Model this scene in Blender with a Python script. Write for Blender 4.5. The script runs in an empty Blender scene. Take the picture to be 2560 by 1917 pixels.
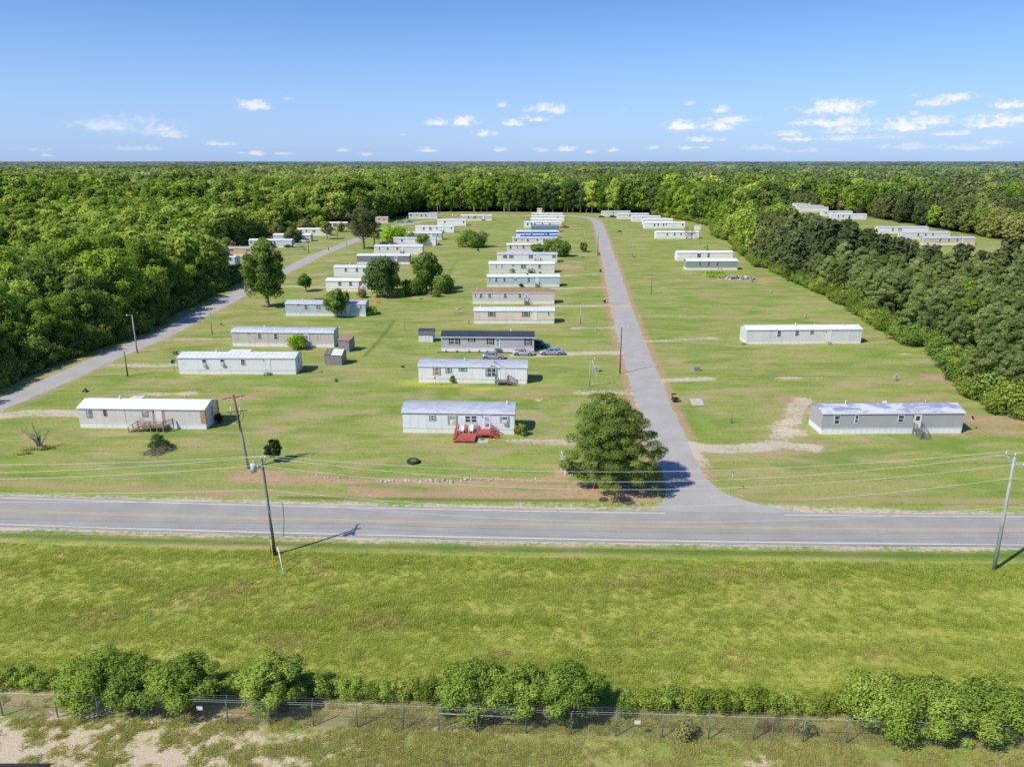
import bpy, math, random
import numpy as np
R=math.radians
random.seed(7)
sc=bpy.context.scene
COL=sc.collection
F=1900.0; CH=40.0; PIT=math.atan(557.5/F); CP=math.cos(PIT); SP=math.sin(PIT)
def G(u,v,z=0.0):
    a=(u-1280)/F; b=(958.5-v)/F
    t=(z-CH)/(-SP+b*CP)
    return (a*t,(CP+b*SP)*t)
# ---------------- node helpers ----------------
class NT:
    def __init__(s,nt): s.nt=nt; s.l=nt.links
    def n(s,t,**k):
        x=s.nt.nodes.new(t)
        for a,b in k.items():
            if a=='i':
                for q,w in b.items():
                    if isinstance(w,bpy.types.NodeSocket): s.l.new(w,x.inputs[q])
                    else: x.inputs[q].default_value=w
            else: setattr(x,a,b)
        return x
    def math(s,op,a,b=0.0,c=None,clamp=False):
        x=s.nt.nodes.new('ShaderNodeMath'); x.operation=op; x.use_clamp=clamp
        for k,w in enumerate((a,b) if c is None else (a,b,c)):
            if isinstance(w,bpy.types.NodeSocket): s.l.new(w,x.inputs[k])
            else: x.inputs[k].default_value=w
        return x.outputs[0]
    def mix(s,f,a,b,mode='MIX'):
        x=s.nt.nodes.new('ShaderNodeMix'); x.data_type='RGBA'; x.blend_type=mode
        for k,w in ((0,f),(6,a),(7,b)):
            if isinstance(w,bpy.types.NodeSocket): s.l.new(w,x.inputs[k])
            else:
                if k>0 and len(w)==3: w=(*w,1)
                x.inputs[k].default_value=w
        return x.outputs[2]
    def noise(s,vec,scale,detail=4,rough=.55,dist=0,out=0):
        x=s.n('ShaderNodeTexNoise',i={'Scale':scale,'Detail':detail,'Roughness':rough,'Distortion':dist})
        if vec is not None: s.l.new(vec,x.inputs['Vector'])
        return x.outputs[out]
    def ramp(s,f,lo,hi):
        x=s.n('ShaderNodeMapRange',interpolation_type='SMOOTHSTEP',i={0:f,1:lo,2:hi,3:0.0,4:1.0})
        return x.outputs[0]
    def vmap(s,vec,sc=(1,1,1),rot=(0,0,0)):
        return s.n('ShaderNodeMapping',i={0:vec,2:rot,3:sc}).outputs[0]
MATS={}
def newmat(name):
    m=bpy.data.materials.new(name); m.use_nodes=True
    nt=m.node_tree; bs=nt.nodes['Principled BSDF']
    return m,NT(nt),bs
def mat(name,col,rough=.6,metal=0,var=.12,scale=2.0,stretch=(1,1,1),col2=None,bump=0,bscale=None,spec=None):
    """plain painted / wooden / metal surface with procedural unevenness"""
    if name in MATS: return MATS[name]
    m,N,bs=newmat(name)
    tc=N.n('ShaderNodeTexCoord').outputs['Object']
    v=N.vmap(tc,stretch)
    n1=N.noise(v,scale,5,.6)
    c2=col2 or tuple(c*(1-2.2*var) for c in col)
    f=N.ramp(n1,.38,.72)
    c=N.mix(f,col,c2)
    n2=N.noise(tc,scale*9,3,.6)
    c=N.mix(N.math('MULTIPLY',n2,var),c,(col[0]*.5,col[1]*.5,col[2]*.5))
    N.l.new(c,bs.inputs['Base Color']); bs.inputs['Roughness'].default_value=rough
    bs.inputs['Metallic'].default_value=metal
    if spec is not None: bs.inputs['Specular IOR Level'].default_value=spec
    if bump:
        b=N.n('ShaderNodeBump',i={'Strength':bump,'Distance':.03,'Height':N.noise(v,bscale or scale*6,3)})
        N.l.new(b.outputs[0],bs.inputs['Normal'])
    MATS[name]=m; return m
def siding(name,col,kind='v',pitch=.3,stain=.35,rust=0,scol=None):
    if name in MATS: return MATS[name]
    m,N,bs=newmat(name)
    tc=N.n('ShaderNodeTexCoord').outputs['Object']
    sep=N.n('ShaderNodeSeparateXYZ',i={0:tc})
    # coordinate along the wall, whichever way it faces
    ax=N.math('ADD',sep.outputs[0],sep.outputs[1]) if kind=='v' else sep.outputs[2]
    fr=N.math('FRACT',N.math('DIVIDE',ax,pitch))
    groove=N.ramp(fr,0,.14)
    st=N.noise(N.vmap(tc,(1.6,1.6,.16)),1.4,6,.7)
    big=N.noise(tc,.35,3,.5)
    c=N.mix(N.math('MULTIPLY',N.ramp(st,.42,.8),stain),col,scol or tuple(x*.55 for x in col))
    c=N.mix(N.math('MULTIPLY',N.ramp(big,.4,.75),stain*.6),c,tuple(x*.72 for x in col))
    if rust:
        r=N.noise(N.vmap(tc,(1.3,1.3,.2)),.9,6,.75)
        c=N.mix(N.math('MULTIPLY',N.ramp(r,.6,.72),rust),c,(.36,.15,.05))
    c=N.mix(N.math('MULTIPLY',N.math('SUBTRACT',1,groove),.35 if kind=='v' else .45),c,tuple(x*.35 for x in col))
    N.l.new(c,bs.inputs['Base Color']); bs.inputs['Roughness'].default_value=.55
    b=N.n('ShaderNodeBump',i={'Strength':.5,'Distance':.02,'Height':fr if kind=='h' else groove})
    N.l.new(b.outputs[0],bs.inputs['Normal'])
    MATS[name]=m; return m
def roofmat(name,col,col2,rough=.5,ribs=0,stain=.7,sc=.7):
    if name in MATS: return MATS[name]
    m,N,bs=newmat(name)
    tc=N.n('ShaderNodeTexCoord').outputs['Object']
    n1=N.noise(N.vmap(tc,(.7,1.6,1),(0,0,.5)),sc,6,.62,.6)
    n2=N.noise(tc,6,4,.6)
    f=N.math('MULTIPLY',N.ramp(n1,.4,.62),stain)
    c=N.mix(f,col,col2)
    c=N.mix(N.math('MULTIPLY',n2,.18),c,tuple(x*.4 for x in col))
    if ribs:
        sep=N.n('ShaderNodeSeparateXYZ',i={0:tc})
        fr=N.math('FRACT',N.math('DIVIDE',sep.outputs[0],ribs))
        g=N.ramp(fr,0,.15)
        c=N.mix(N.math('MULTIPLY',N.math('SUBTRACT',1,g),.5),c,tuple(x*.3 for x in col2))
    N.l.new(c,bs.inputs['Base Color']); bs.inputs['Roughness'].default_value=rough
    MATS[name]=m; return m
def glass(name='window_glass',col=(.03,.04,.05)):
    if name in MATS: return MATS[name]
    m,N,bs=newmat(name)
    tc=N.n('ShaderNodeTexCoord').outputs['Object']
    n=N.noise(N.vmap(tc,(1,1,2)),.9,2,.5)
    N.l.new(N.mix(N.ramp(n,.4,.65),col,tuple(x*3.2+.03 for x in col)),bs.inputs['Base Color'])
    bs.inputs['Roughness'].default_value=.12
    MATS[name]=m; return m
# ---------------- object helpers ----------------
def link(o,parent=None):
    COL.objects.link(o)
    if parent is not None: o.parent=parent
    return o
def tag(o,label=None,cat=None,group=None,kind=None):
    if label: o['label']=label
    if cat: o['category']=cat
    if group: o['group']=group
    if kind: o['kind']=kind
    return o
def thing(name,loc,rz,label,cat,group=None,scale=None):
    o=bpy.data.objects.new(name,None); o.empty_display_size=.2; link(o)
    o.location=(loc[0],loc[1],loc[2] if len(loc)>2 else 0); o.rotation_euler=(0,0,rz)
    if scale: o.scale=scale if hasattr(scale,'__len__') else (scale,)*3
    return tag(o,label,cat,group)
class MB:
    def __init__(s): s.v=[]; s.f=[]; s.m=[]; s.sm=[]
    def add(s,vs,fs,m=0,smooth=False):
        b=len(s.v); s.v+= [tuple(map(float,q)) for q in vs]
        for f in fs: s.f.append(tuple(b+i for i in f)); s.m.append(m); s.sm.append(smooth)
        return s
    def box(s,x0,y0,z0,x1,y1,z1,m=0):
        return s.add([(x0,y0,z0),(x1,y0,z0),(x1,y1,z0),(x0,y1,z0),(x0,y0,z1),(x1,y0,z1),(x1,y1,z1),(x0,y1,z1)],
            [(0,3,2,1),(4,5,6,7),(0,1,5,4),(1,2,6,5),(2,3,7,6),(3,0,4,7)],m)
    def prism(s,prof,x0,x1,m=0,axis='x'):
        n=len(prof)
        mk=(lambda x,p:(x,p[0],p[1])) if axis=='x' else (lambda x,p:(p[0],x,p[1]))
        vs=[mk(x0,p) for p in prof]+[mk(x1,p) for p in prof]
        fs=[tuple(range(n-1,-1,-1)),tuple(range(n,2*n))]+[(i,(i+1)%n,n+(i+1)%n,n+i) for i in range(n)]
        return s.add(vs,fs,m)
    def tube(s,pts,rad,n=8,m=0,smooth=True,cap=True):
        pts=[np.array(p,float) for p in pts]
        if not hasattr(rad,'__len__'): rad=[rad]*len(pts)
        rings=[]
        for i,p in enumerate(pts):
            d=(pts[min(i+1,len(pts)-1)]-pts[max(i-1,0)]); d/= (np.linalg.norm(d)+1e-9)
            a=np.cross(d,(0,0,1) if abs(d[2])<.9 else (1,0,0)); a/=np.linalg.norm(a); b=np.cross(d,a)
            rings.append([p+rad[i]*(a*math.cos(t)+b*math.sin(t)) for t in [2*math.pi*k/n for k in range(n)]])
        vs=[q for r in rings for q in r]; fs=[]
        for i in range(len(pts)-1):
            for k in range(n): fs.append((i*n+k,i*n+(k+1)%n,(i+1)*n+(k+1)%n,(i+1)*n+k))
        s.add(vs,fs,m,smooth)
        if cap:
            b=len(s.v)-len(vs)
            s.f.append(tuple(b+k for k in range(n-1,-1,-1))); s.m.append(m); s.sm.append(False)
            s.f.append(tuple(b+(len(pts)-1)*n+k for k in range(n))); s.m.append(m); s.sm.append(False)
        return s
    def beam(s,p0,p1,w,h,m=0):
        """rectangular bar between two points (w across, h upright)"""
        p0=np.array(p0,float);p1=np.array(p1,float);d=p1-p0;d/=np.linalg.norm(d)
        a=np.cross(d,(0,0,1) if abs(d[2])<.95 else (0,1,0));a/=np.linalg.norm(a);b=np.cross(a,d)
        vs=[p+a*w/2*i+b*h/2*j for p in(p0,p1) for i,j in((-1,-1),(1,-1),(1,1),(-1,1))]
        return s.add(vs,[(0,1,2,3),(7,6,5,4),(0,4,5,1),(1,5,6,2),(2,6,7,3),(3,7,4,0)],m)
    def build(s,name,mats,parent=None,loc=None):
        me=bpy.data.meshes.new(name); me.from_pydata(s.v,[],s.f)
        if not isinstance(mats,(list,tuple)): mats=[mats]
        for q in mats: me.materials.append(q)
        me.polygons.foreach_set('material_index',s.m); me.polygons.foreach_set('use_smooth',s.sm)
        me.update()
        o=bpy.data.objects.new(name,me); link(o,parent)
        if loc: o.location=loc
        return o
def pts_on(base,rz,x,y):
    c,s=math.cos(rz),math.sin(rz); return (base[0]+c*x-s*y,base[1]+s*x+c*y)
# ---------------- camera, sun, sky ----------------
cam=bpy.data.cameras.new('camera'); cam.sensor_width=36; cam.lens=36*F/2560; cam.clip_end=60000; cam.clip_start=.5
co=bpy.data.objects.new('camera',cam); link(co); co.location=(0,0,CH); co.rotation_euler=(R(90)-PIT,0,0)
sc.camera=co
sc.view_settings.view_transform='Standard'; sc.view_settings.look='None'; sc.view_settings.exposure=0; sc.view_settings.gamma=1
SUN_EL=R(47); SAZ=R(36)     # shadows run 36 deg from +X towards +Y
sd=bpy.data.lights.new('sun','SUN'); sd.energy=5.0; sd.angle=R(.5); sd.color=(1,.93,.80)
so=bpy.data.objects.new('sun',sd); link(so); so.location=(0,0,200)
from mathutils import Vector
ld=Vector((math.cos(SAZ)*math.cos(SUN_EL),math.sin(SAZ)*math.cos(SUN_EL),-math.sin(SUN_EL)))
so.rotation_euler=ld.to_track_quat('-Z','Y').to_euler()
w=bpy.data.worlds.new('World'); sc.world=w; w.use_nodes=True
N=NT(w.node_tree); bg=w.node_tree.nodes['Background']
sky=N.n('ShaderNodeTexSky',sky_type='NISHITA'); sky.sun_disc=False; sky.sun_elevation=SUN_EL
sky.sun_rotation=math.atan2(-ld.x,-ld.y); sky.altitude=100; sky.air_density=1.0; sky.dust_density=.6; sky.ozone_density=1.6
hs=N.n('ShaderNodeHueSaturation',i={'Saturation':1.25,'Value':1.0,'Color':sky.outputs[0]})
# bright summer haze low over the horizon
tcw=N.n('ShaderNodeTexCoord').outputs['Generated']
sp=N.n('ShaderNodeSeparateXYZ',i={0:tcw})
hz=N.ramp(sp.outputs[2],.26,-.02)
skyc=N.mix(N.math('MULTIPLY',hz,.5),hs.outputs[0],(6.1,7.4,9.7))
skyc=N.mix(1.0,skyc,(0.76,0.955,1.33),'MULTIPLY')
N.l.new(skyc,bg.inputs['Color'])
bg.inputs['Strength'].default_value=.102
sc.cycles.max_bounces=6; sc.cycles.diffuse_bounces=3; sc.cycles.glossy_bounces=2; sc.cycles.transmission_bounces=3; sc.cycles.transparent_max_bounces=12
sc.cycles.use_adaptive_sampling=True; sc.cycles.adaptive_threshold=.02; sc.cycles.use_denoising=False
# ---------------- clouds: self-glowing flat cards standing far out over the country ----------------
mc=bpy.data.materials.new('cloud_glow_card'); mc.use_nodes=True; ntc=mc.node_tree; ntc.nodes.clear(); N=NT(ntc)
oc=N.n('ShaderNodeTexCoord').outputs['Object']; posn=N.n('ShaderNodeNewGeometry').outputs['Position']
le=N.n('ShaderNodeVectorMath',operation='LENGTH',i={0:oc}).outputs['Value']
szo=N.n('ShaderNodeSeparateXYZ',i={0:oc}).outputs[2]
nA=N.noise(N.vmap(posn,(1,1,1.7)),.0028,8,.66,.5); nB=N.noise(N.vmap(posn,(1,1,1.5)),.009,6,.65)
wob=N.math('ADD',N.math('MULTIPLY',N.math('SUBTRACT',nA,.5),3.4),N.math('MULTIPLY',N.math('SUBTRACT',nB,.5),1.6))
bot=N.math('MULTIPLY',N.ramp(szo,-.15,-.75),-.55)       # flat, thinning bases
dn_=N.math('ADD',N.math('ADD',N.math('SUBTRACT',1,le),wob),bot)
op_=N.n('ShaderNodeAttribute',attribute_type='OBJECT',attribute_name='density').outputs['Fac']
al=N.math('MULTIPLY',N.math('MULTIPLY',N.ramp(dn_,-.35,1.15),N.ramp(le,1.75,1.15)),op_)
core=N.ramp(N.math('ADD',dn_,N.math('MULTIPLY',szo,.45)),-.1,.8)
em=N.n('ShaderNodeEmission',i={'Color':N.mix(core,(.66,.76,.93),(.97,.98,1.0)),'Strength':1.0})  # glow stands in for sunlight; bluish shade and white lit tops are painted
df=N.n('ShaderNodeBsdfTransparent'); mxs=N.n('ShaderNodeMixShader',i={0:al,1:df.outputs[0],2:em.outputs[0]})
N.l.new(mxs.outputs[0],N.n('ShaderNodeOutputMaterial').inputs[0])
CL=[(631,267,32,12,.95),(665,272,11,5,.5),(720,249,14,5,.4),(270,314,72,19,.42),(376,325,62,20,.42),(430,337,34,15,.5),(555,361,42,6,.6),(1094,308,30,10,.85),(1163,307,33,13,1),(1204,335,25,10,.95),(1256,265,9,6,.6),(1076,377,26,6,.7),(1277,310,15,9,.85),(1250,376,18,6,.5),(645,385,18,5,.6),(607,383,15,4,.5),(78,374,28,6,.45),(700,385,26,4,.4),(340,372,45,8,.3),(120,390,16,4,.4),(855,377,14,4,.4),(915,387,18,5,.4),(1010,338,10,4,.3),
(1355,274,30,14,.8),(1390,280,24,11,.75),(1344,300,29,8,.9),(1297,313,16,8,.7),(1702,317,38,13,1),(1789,320,44,14,1),(1838,300,38,9,.8),(1809,277,28,9,.9),(1723,259,14,7,.55),(1752,351,26,7,.8),(1807,351,15,4,.45),(2078,276,72,17,1),(2113,267,34,14,1),(2073,310,70,13,.95),(2160,310,30,7,.6),(2107,329,50,10,.8),(1969,337,32,8,.85),(1998,349,40,6,.7),(2258,320,54,16,1),(2350,304,58,12,.85),(2335,260,40,10,.85),(2391,246,42,11,.85),(2287,241,13,7,.45),(2284,284,12,6,.55),(2530,264,38,12,1),(2489,311,72,14,.95),(2541,299,42,12,.9),(2099,348,42,6,.5),(2380,336,36,6,.6),(2478,358,32,6,.5),(2183,345,64,6,.5),(1413,374,26,6,.6),(1358,377,18,5,.5),(1471,381,16,5,.5),(1529,377,16,5,.6),(1633,371,14,5,.55),(1714,371,20,5,.5),(1763,370,12,4,.5),(1560,275,7,4,.3),(2270,370,60,8,.35),(1890,372,40,6,.35),(2420,372,60,8,.35),(2000,378,60,6,.35)]
cq=bpy.data.meshes.new('cloud'); cq.from_pydata([(-1.8,0,-1.8),(1.8,0,-1.8),(1.8,0,1.8),(-1.8,0,1.8)],[],[(0,1,2,3)]); cq.materials.append(mc)
for k,(u,v,ru,rv,op) in enumerate(CL):
    a=(u-1280)/F; b=(958.5-v)/F; dy=CP+b*SP; D=12000+k*120.0
    o=bpy.data.objects.new('cloud',cq); link(o); o.location=(a/dy*D,D,CH+(-SP+b*CP)/dy*D)
    o.scale=(ru/F*D*1.18/CP,1,rv/F*D*1.25/CP); o['density']=float(op); o.rotation_euler=(0,0,-math.atan2(a,dy)); tag(o,kind='structure')
# ---------------- ground ----------------
def pip(poly,x,y):
    poly=np.asarray(poly,float); inside=np.zeros(x.shape,bool); j=len(poly)-1
    for i in range(len(poly)):
        xi,yi=poly[i];xj,yj=poly[j]
        c=((yi>y)!=(yj>y))
        with np.errstate(divide='ignore',invalid='ignore'):
            xx=(xj-xi)*(y-yi)/((yj-yi) if yj!=yi else 1e-9)+xi
        inside^=c&(x<xx); j=i
    return inside
yR=G(2700,1062)[1]; yL=G(-300,1085)[1]
def P(*l): return [G(*q) for q in l]
CLEAR=[(-6000,-500),(6000,-500),(6000,yR)]+P((2700,1066),(2529,1046),(2413,990),(2355,914),(2334,874),(2247,856),(2160,802),(2108,767),(2050,735),(1992,709),(1926,675),(1883,663),(1848,629),(1822,602),(1790,594),(1778,567),(1735,555),(1628,538),(1480,533),(1280,530),(1060,530),(1010,542),(945,556),(880,560),(830,566),(740,578),(700,590),(610,612),(555,630),(505,652),(478,668),(545,684),(600,692),(612,697),(560,722),(455,777),(330,842),(150,904),(0,968),(-300,1088))+[(-6000,yL)]
RRC=P((1960,560),(2065,618),(2150,655),(2218,690),(2300,702),(2413,718),(2700,760),(2700,650),(2560,614),(2400,583),(2250,558),(2170,544),(2060,526),(1930,509),(1915,516))
def axis(segs):
    out=[segs[0][0]]
    for a,b,st in segs:
        n=max(1,int(round((b-a)/st))); out+= list(a+(b-a)*np.arange(1,n+1)/n)
    return out
ys=axis([(30,130,.4),(130,260,.8),(260,640,2.0)])
g=4.
while ys[-1]<30000: ys.append(ys[-1]+g); g*=1.3
ys=[-3000,-600,-120,-30,5,20]+ys
xs=axis([(0,88,.4),(88,200,1.2),(200,420,4)]); g=8.
while xs[-1]<30000: xs.append(xs[-1]+g); g*=1.35
xs=np.array([-q for q in xs[:0:-1]]+xs); ys=np.array(ys)
nx,ny=len(xs),len(ys)
GX,GY=np.meshgrid(xs,ys); gx=GX.ravel(); gy=GY.ravel()
# highway centre line
hp=np.array(P((0,1277),(215,1283.3),(430,1289),(645,1294.6),(860,1300),(1290,1310),(1720,1318),(2130,1322.5),(2560,1324.6)))
hc=np.polyfit(hp[:,0],hp[:,1],2)
def hwy(x):
    x=np.asarray(x,float); xc=np.clip(x,-62,60); y=np.polyval(hc,xc); sl=np.polyval(np.polyder(hc),xc)
    return y+sl*(x-xc)
def hslope(x): return float(np.polyval(np.polyder(hc),min(max(x,-62),60)))
chan={k:np.zeros(len(gx)) for k in ('gravel','dirt','lush','meadow','straw','forest','sand','dark')}
def segdist(pts,px,py):
    d=np.full(px.shape,1e9)
    for (x0,y0),(x1,y1) in zip(pts[:-1],pts[1:]):
        dx,dy=x1-x0,y1-y0; L=dx*dx+dy*dy+1e-12
        t=np.clip(((px-x0)*dx+(py-y0)*dy)/L,0,1)
        d=np.minimum(d,np.hypot(px-x0-t*dx,py-y0-t*dy))
    return d
def stroke(ch,pxs,width,soft=1.0,val=1.0,world=False):
    pts=[tuple(q) for q in (pxs if world else P(*pxs))]
    if len(pts)==1: pts=pts*2
    a=np.array(pts); m=width+soft+1
    sel=np.where((gx>a[:,0].min()-m)&(gx<a[:,0].max()+m)&(gy>a[:,1].min()-m)&(gy<a[:,1].max()+m))[0]
    d=segdist(pts,gx[sel],gy[sel]); f=np.clip((width/2+soft-d)/(soft+1e-6),0,1)*val
    chan[ch][sel]=np.maximum(chan[ch][sel],f)
def blob(ch,u,v,ru,rv,val=1.0,pw=1.0):
    """soft patch on the ground; ru, rv are metres across and along"""
    x,y=G(u,v); d=np.hypot((gx-x)/ru,(gy-y)/rv); f=np.clip((1-d)*1.6,0,1)**pw*val
    chan[ch][:]=np.maximum(chan[ch],f)
hd=gy-hwy(gx)                                   # signed distance to highway centre
near=(gy<140)
chan['gravel'][near]=np.maximum(chan['gravel'],np.clip((5.6-np.abs(hd))/1.3,0,1)*.85)[near]
fy=lambda x:47.7+(x+37.3)*(44.4-47.7)/(71.4)     # fence line
hedge_y=lambda x:fy(x)+2.9
mz=(hd<-7.2)&(gy>hedge_y(gx)-.5)
chan['meadow'][mz]=1.0
e=np.clip((-7.2-hd)/.8,0,1)*(gy>hedge_y(gx)-.5); chan['meadow'][:]=np.maximum(chan['meadow'],e)
# lime strip at the top of the meadow, mown verge
s_=np.exp(-((hd+8.0)/.45)**2)*near; chan['lush'][:]=np.maximum(chan['lush'],s_*(.5+.5*(gx>-12))*1.0)
s_=np.exp(-((hd+5.9)/.8)**2)*near; chan['dark'][:]=np.maximum(chan['dark'],s_*.8)
s_=np.exp(-((hd-6.3)/.8)**2)*near; chan['lush'][:]=np.maximum(chan['lush'],s_*.45)
# tan ditch beyond the road
stroke('straw',[(-200,1200),(0,1209),(300,1220),(600,1230),(860,1237),(1210,1240),(1480,1237)],.9,1.0,.95)
stroke('straw',[(1830,1240),(1950,1244),(2250,1249),(2700,1256)],.7,1.0,.9)
stroke('dark',[(700,1243),(1000,1246),(1250,1250),(1480,1250)],.3,.7,.8)
stroke('dirt',[(900,1225),(1100,1232),(1300,1236),(1480,1232),(1530,1225)],1.0,2.4,.66)
stroke('straw',[(1060,1240),(1200,1242),(1450,1243)],1.0,1.2,.9)
blob('dirt',640,1190,5.5,3.6,.95); blob('dirt',720,1205,7,2.2,.75); blob('dirt',560,1235,5,.8,.7)
stroke('dirt',[(760,1198),(1000,1203),(1260,1203),(1400,1197)],.7,1.6,.75)
blob('dirt',1500,1222,7,4.2,1.0); blob('dirt',1560,1240,6,3,.9); blob('dirt',1440,1232,5,2.2,.9); blob('dirt',1340,1215,6,1.4,.7)
blob('dirt',1405,1185,1.6,2.5,.8)
# street shoulders
ST=[(1704,1188.7),(1667,1096),(1628,994.5),(1580.9,858),(1552.5,767),(1527.8,669.9),(1514,622),(1503,583),(1497,562),(1487,549),(1462,542.5),(1413,539.5),(1280,540),(1234,541),(1147,545),(1046,555),(973,568),(930,583),(872,607.5),(796.5,636.5),(735.6,667),(620,720.6),(536,770),(493,788),(463.8,809),(376.8,849.6),(304,878.6),(246.4,903),(171,938),(68,983),(0,1011),(-150,1072)]
STW=P(*ST)
stroke('dirt',[q for q in STW[:12]],7.6,1.4,.60,world=True)
stroke('straw',[q for q in STW],8.2,1.8,.7,world=True)
stroke('gravel',[q for q in STW],5.9,.5,.6,world=True)
stroke('gravel',[(1700,1280),(1760,1268),(1900,1274),(2060,1279),(2300,1286)],2.0,.9,.8)
stroke('gravel',[(1740,1190),(1790,1240),(1850,1258)],1.4,1.0,.8)
stroke('gravel',[(1640,1262),(1500,1262),(1300,1262)],.8,.8,.6)
DR=[([(1404,690),(1440,687),(1507,684)],2.2,.8),([(1381,722),(1440,720),(1513,718.6)],2.2,.9),([(1360,766),(1440,765),(1525,764)],2.4,.95),([(1436,821),(1480,819.5),(1538,819)],2.4,.8),([(1290,889),(1345,889),(1416,884),(1548,882)],2.8,1),([(1450,981),(1500,980),(1580,980)],2.8,.75),([(1280,1102),(1340,1101),(1460,1101)],.7,.8),([(1300,1109),(1340,1108),(1460,1109)],.7,.8),([(1560,1112),(1600,1118),(1650,1130)],2.4,.9),
 ([(1718,1110),(1760,1120),(1830,1124),(1900,1117),(1950,1112),(2030,1120)],3.2,1),([(1700,1100),(1740,1145),(1755,1160)],2.5,.8),([(1935,1113),(1962,1085),(1982,1050),(1990,1018),(2010,1000)],3.2,.8),([(1960,1090),(1995,1045),(2030,1020)],2.0,.55),([(1657,951),(1700,949),(1773,946.7)],2.6,.9),([(1616,854),(1680,851),(1784,845)],2.2,.8),([(1602,790),(1650,791),(1709,790)],1.6,.6),([(1550,670),(1607,670)],1.6,.5),([(1570,706),(1715,703)],1.2,.5),([(1535,608),(1620,606)],1.0,.45),([(1522,577),(1600,577)],1.0,.35),
 ([(1396,586),(1440,585),(1487,583.5)],2.2,.85),([(1422,570.5),(1486,570)],2.2,.9),([(1434,614.5),(1491,614.5)],2.0,.75),([(1420,636),(1493,636)],2.0,.8),([(1440,658),(1500,657)],1.6,.5),([(1410,600),(1490,600)],1.2,.45),([(1440,556),(1486,557)],1.6,.5),
 ([(215,914),(269.6,913),(350,913),(445,912)],2.6,.9),([(395,851),(430,849.6),(582,846)],1.3,.7),([(-100,1050),(0,1040),(60,1034),(120,1033),(200,1034)],3.4,1),([(540,781),(640,777),(700,777)],1.2,.6),([(722,688),(780,686),(834,684)],2.0,.85),([(780,655),(843,652.5)],1.8,.8),([(716,641),(779,641)],2.4,1),([(832,631),(892,629.5)],2.0,.85),([(774,620),(825,620)],2,.8),([(782,606),(866,605)],1.8,.8),([(690,717),(721,716),(816,718)],2.6,.9),([(870,613),(905,612)],2,.6),([(600,676),(640,679)],3,.9)]
for pts,wd,val in DR:
    stroke('gravel',pts,wd*.75,1.1,val*.92); stroke('straw',pts,wd+1.2,1.6,.5)
for (u,v,a,b,val) in [(390,985,7,2,.55),(470,983,4,2.2,.75),(340,988,5,1.2,.4),(1970,1075,5,7,.6),(1975,945,5,1.3,.9),(2040,945,6,1,.5),(1346,1000,1.3,1,.8),(1570,935,1.5,1.2,.8),(2260,885,3,1,.8),(1000,848,1.4,1.4,.7)]: blob('sand',u,v,a,b,val)
for (u,v,a,b,val) in [(1420,668,9,10,.85),(2180,838,4,2,.75),(2200,855,4,1.6,.7),(2270,1000,5,1.5,.6),(2370,945,8,6,.55),(2470,1050,12,6,.62),(2520,1075,8,5,.62),(2440,1080,7,2,.5),(2390,960,9,8,.45),(1850,700,22,6,.8),(1800,745,16,3,.45),(250,1122,3,1.0,.6),(490,1100,3,1,.5),(1110,590,3,3,.6),(1180,665,3,2.5,.6),(985,772,2,2,.6),(1800,1033,1.8,.9,.8),(1750,1020,1.3,1,.6),(1190,1070,2.5,.8,.4),(945,760,3,3,.4),(1330,1100,8,1.2,.5),(1340,985,12,1.3,.5),(1390,1115,6,2,.4),(2000,1100,10,6,.4),(2420,1075,10,6,.5),(2120,715,20,4,.5),(2400,640,20,6,.5),(2480,650,20,5,.6),(1240,655,4,6,.3),(1920,560,30,20,.3)]: blob('dirt',u,v,a,b,val)
for (u,v,a,b,val) in [(110,1150,10,2,.6),(2100,985,16,2.2,.8),(2010,960,9,1.5,.5),(1760,1060,3,6,.7),(1270,1150,5,3,1),(1180,1130,7,2,.6),(300,1180,18,2.5,.6),(1010,730,3,20,.4),(1640,660,16,8,.7),(1400,950,12,5,.6),(1750,810,14,5,.35),(2080,1085,6,3,.8),(1150,905,16,4,.55),(200,1110,14,2,.4),(1500,1140,4,3,.3),(930,860,10,14,.5),(700,1010,14,6,.45),(1450,780,8,12,.5),(1450,860,8,8,.45),(1650,780,8,14,.35)]: blob('lush',u,v,a,b,val)
stroke('dark',[(912,890),(940,860),(965,830),(985,800)],.5,1.0,.7); stroke('dark',[(1118,690),(1128,672),(1140,655)],.5,1.5,.5)
stroke('dark',[(930,815),(985,798)],1,3,.4); stroke('straw',[(640,1070),(720,1030),(830,985),(900,930)],2.5,4,.5)
stroke('straw',[(560,1030),(700,1000),(760,985)],3,4,.35)
for (u,v,a,b,val) in [(150,1150,9,1.3,.7),(430,960,20,6,.45),(600,1100,9,5,.4),(860,1120,16,4,.35),(2300,1180,30,3,.3),(2000,1150,14,3,.4),(1900,930,22,4,.45),(2300,930,14,6,.5),(1800,820,16,8,.45),(1880,735,30,6,.5),(1200,600,20,20,.3),(1900,600,20,20,.4),(1050,1165,12,2,.4),(1160,640,4,9,.3)]: blob('straw',u,v,a,b,val)
rq=np.random.default_rng(55)
for k in range(70):
    u=rq.uniform(-100,2600); v=620+1100*(rq.random()**1.6)*.5; 
    if v>1180: continue
    blob('dirt' if k%3 else 'straw',u,v,rq.uniform(1.5,7),rq.uniform(.8,2.6),rq.uniform(.3,.62))
stroke('straw',[(1280,985),(1400,980),(1560,985)],1.5,3,.7); stroke('dirt',[(1450,1235),(1560,1250),(1630,1245)],1.2,1.2,.7)
for (u,v,a,b_,val) in ((1700,1000,3,5,.5),(1940,1130,9,2,.6),(1700,700,14,3,.6),(1650,670,10,2,.5),(1980,1000,6,5,.6),(2330,1000,7,5,.55),(600,990,10,4,.5),(1250,1120,14,1.2,.5),(1050,1120,10,1.2,.4),(1890,870,12,3,.4)): blob('dirt',u,v,a,b_,val)
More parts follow.
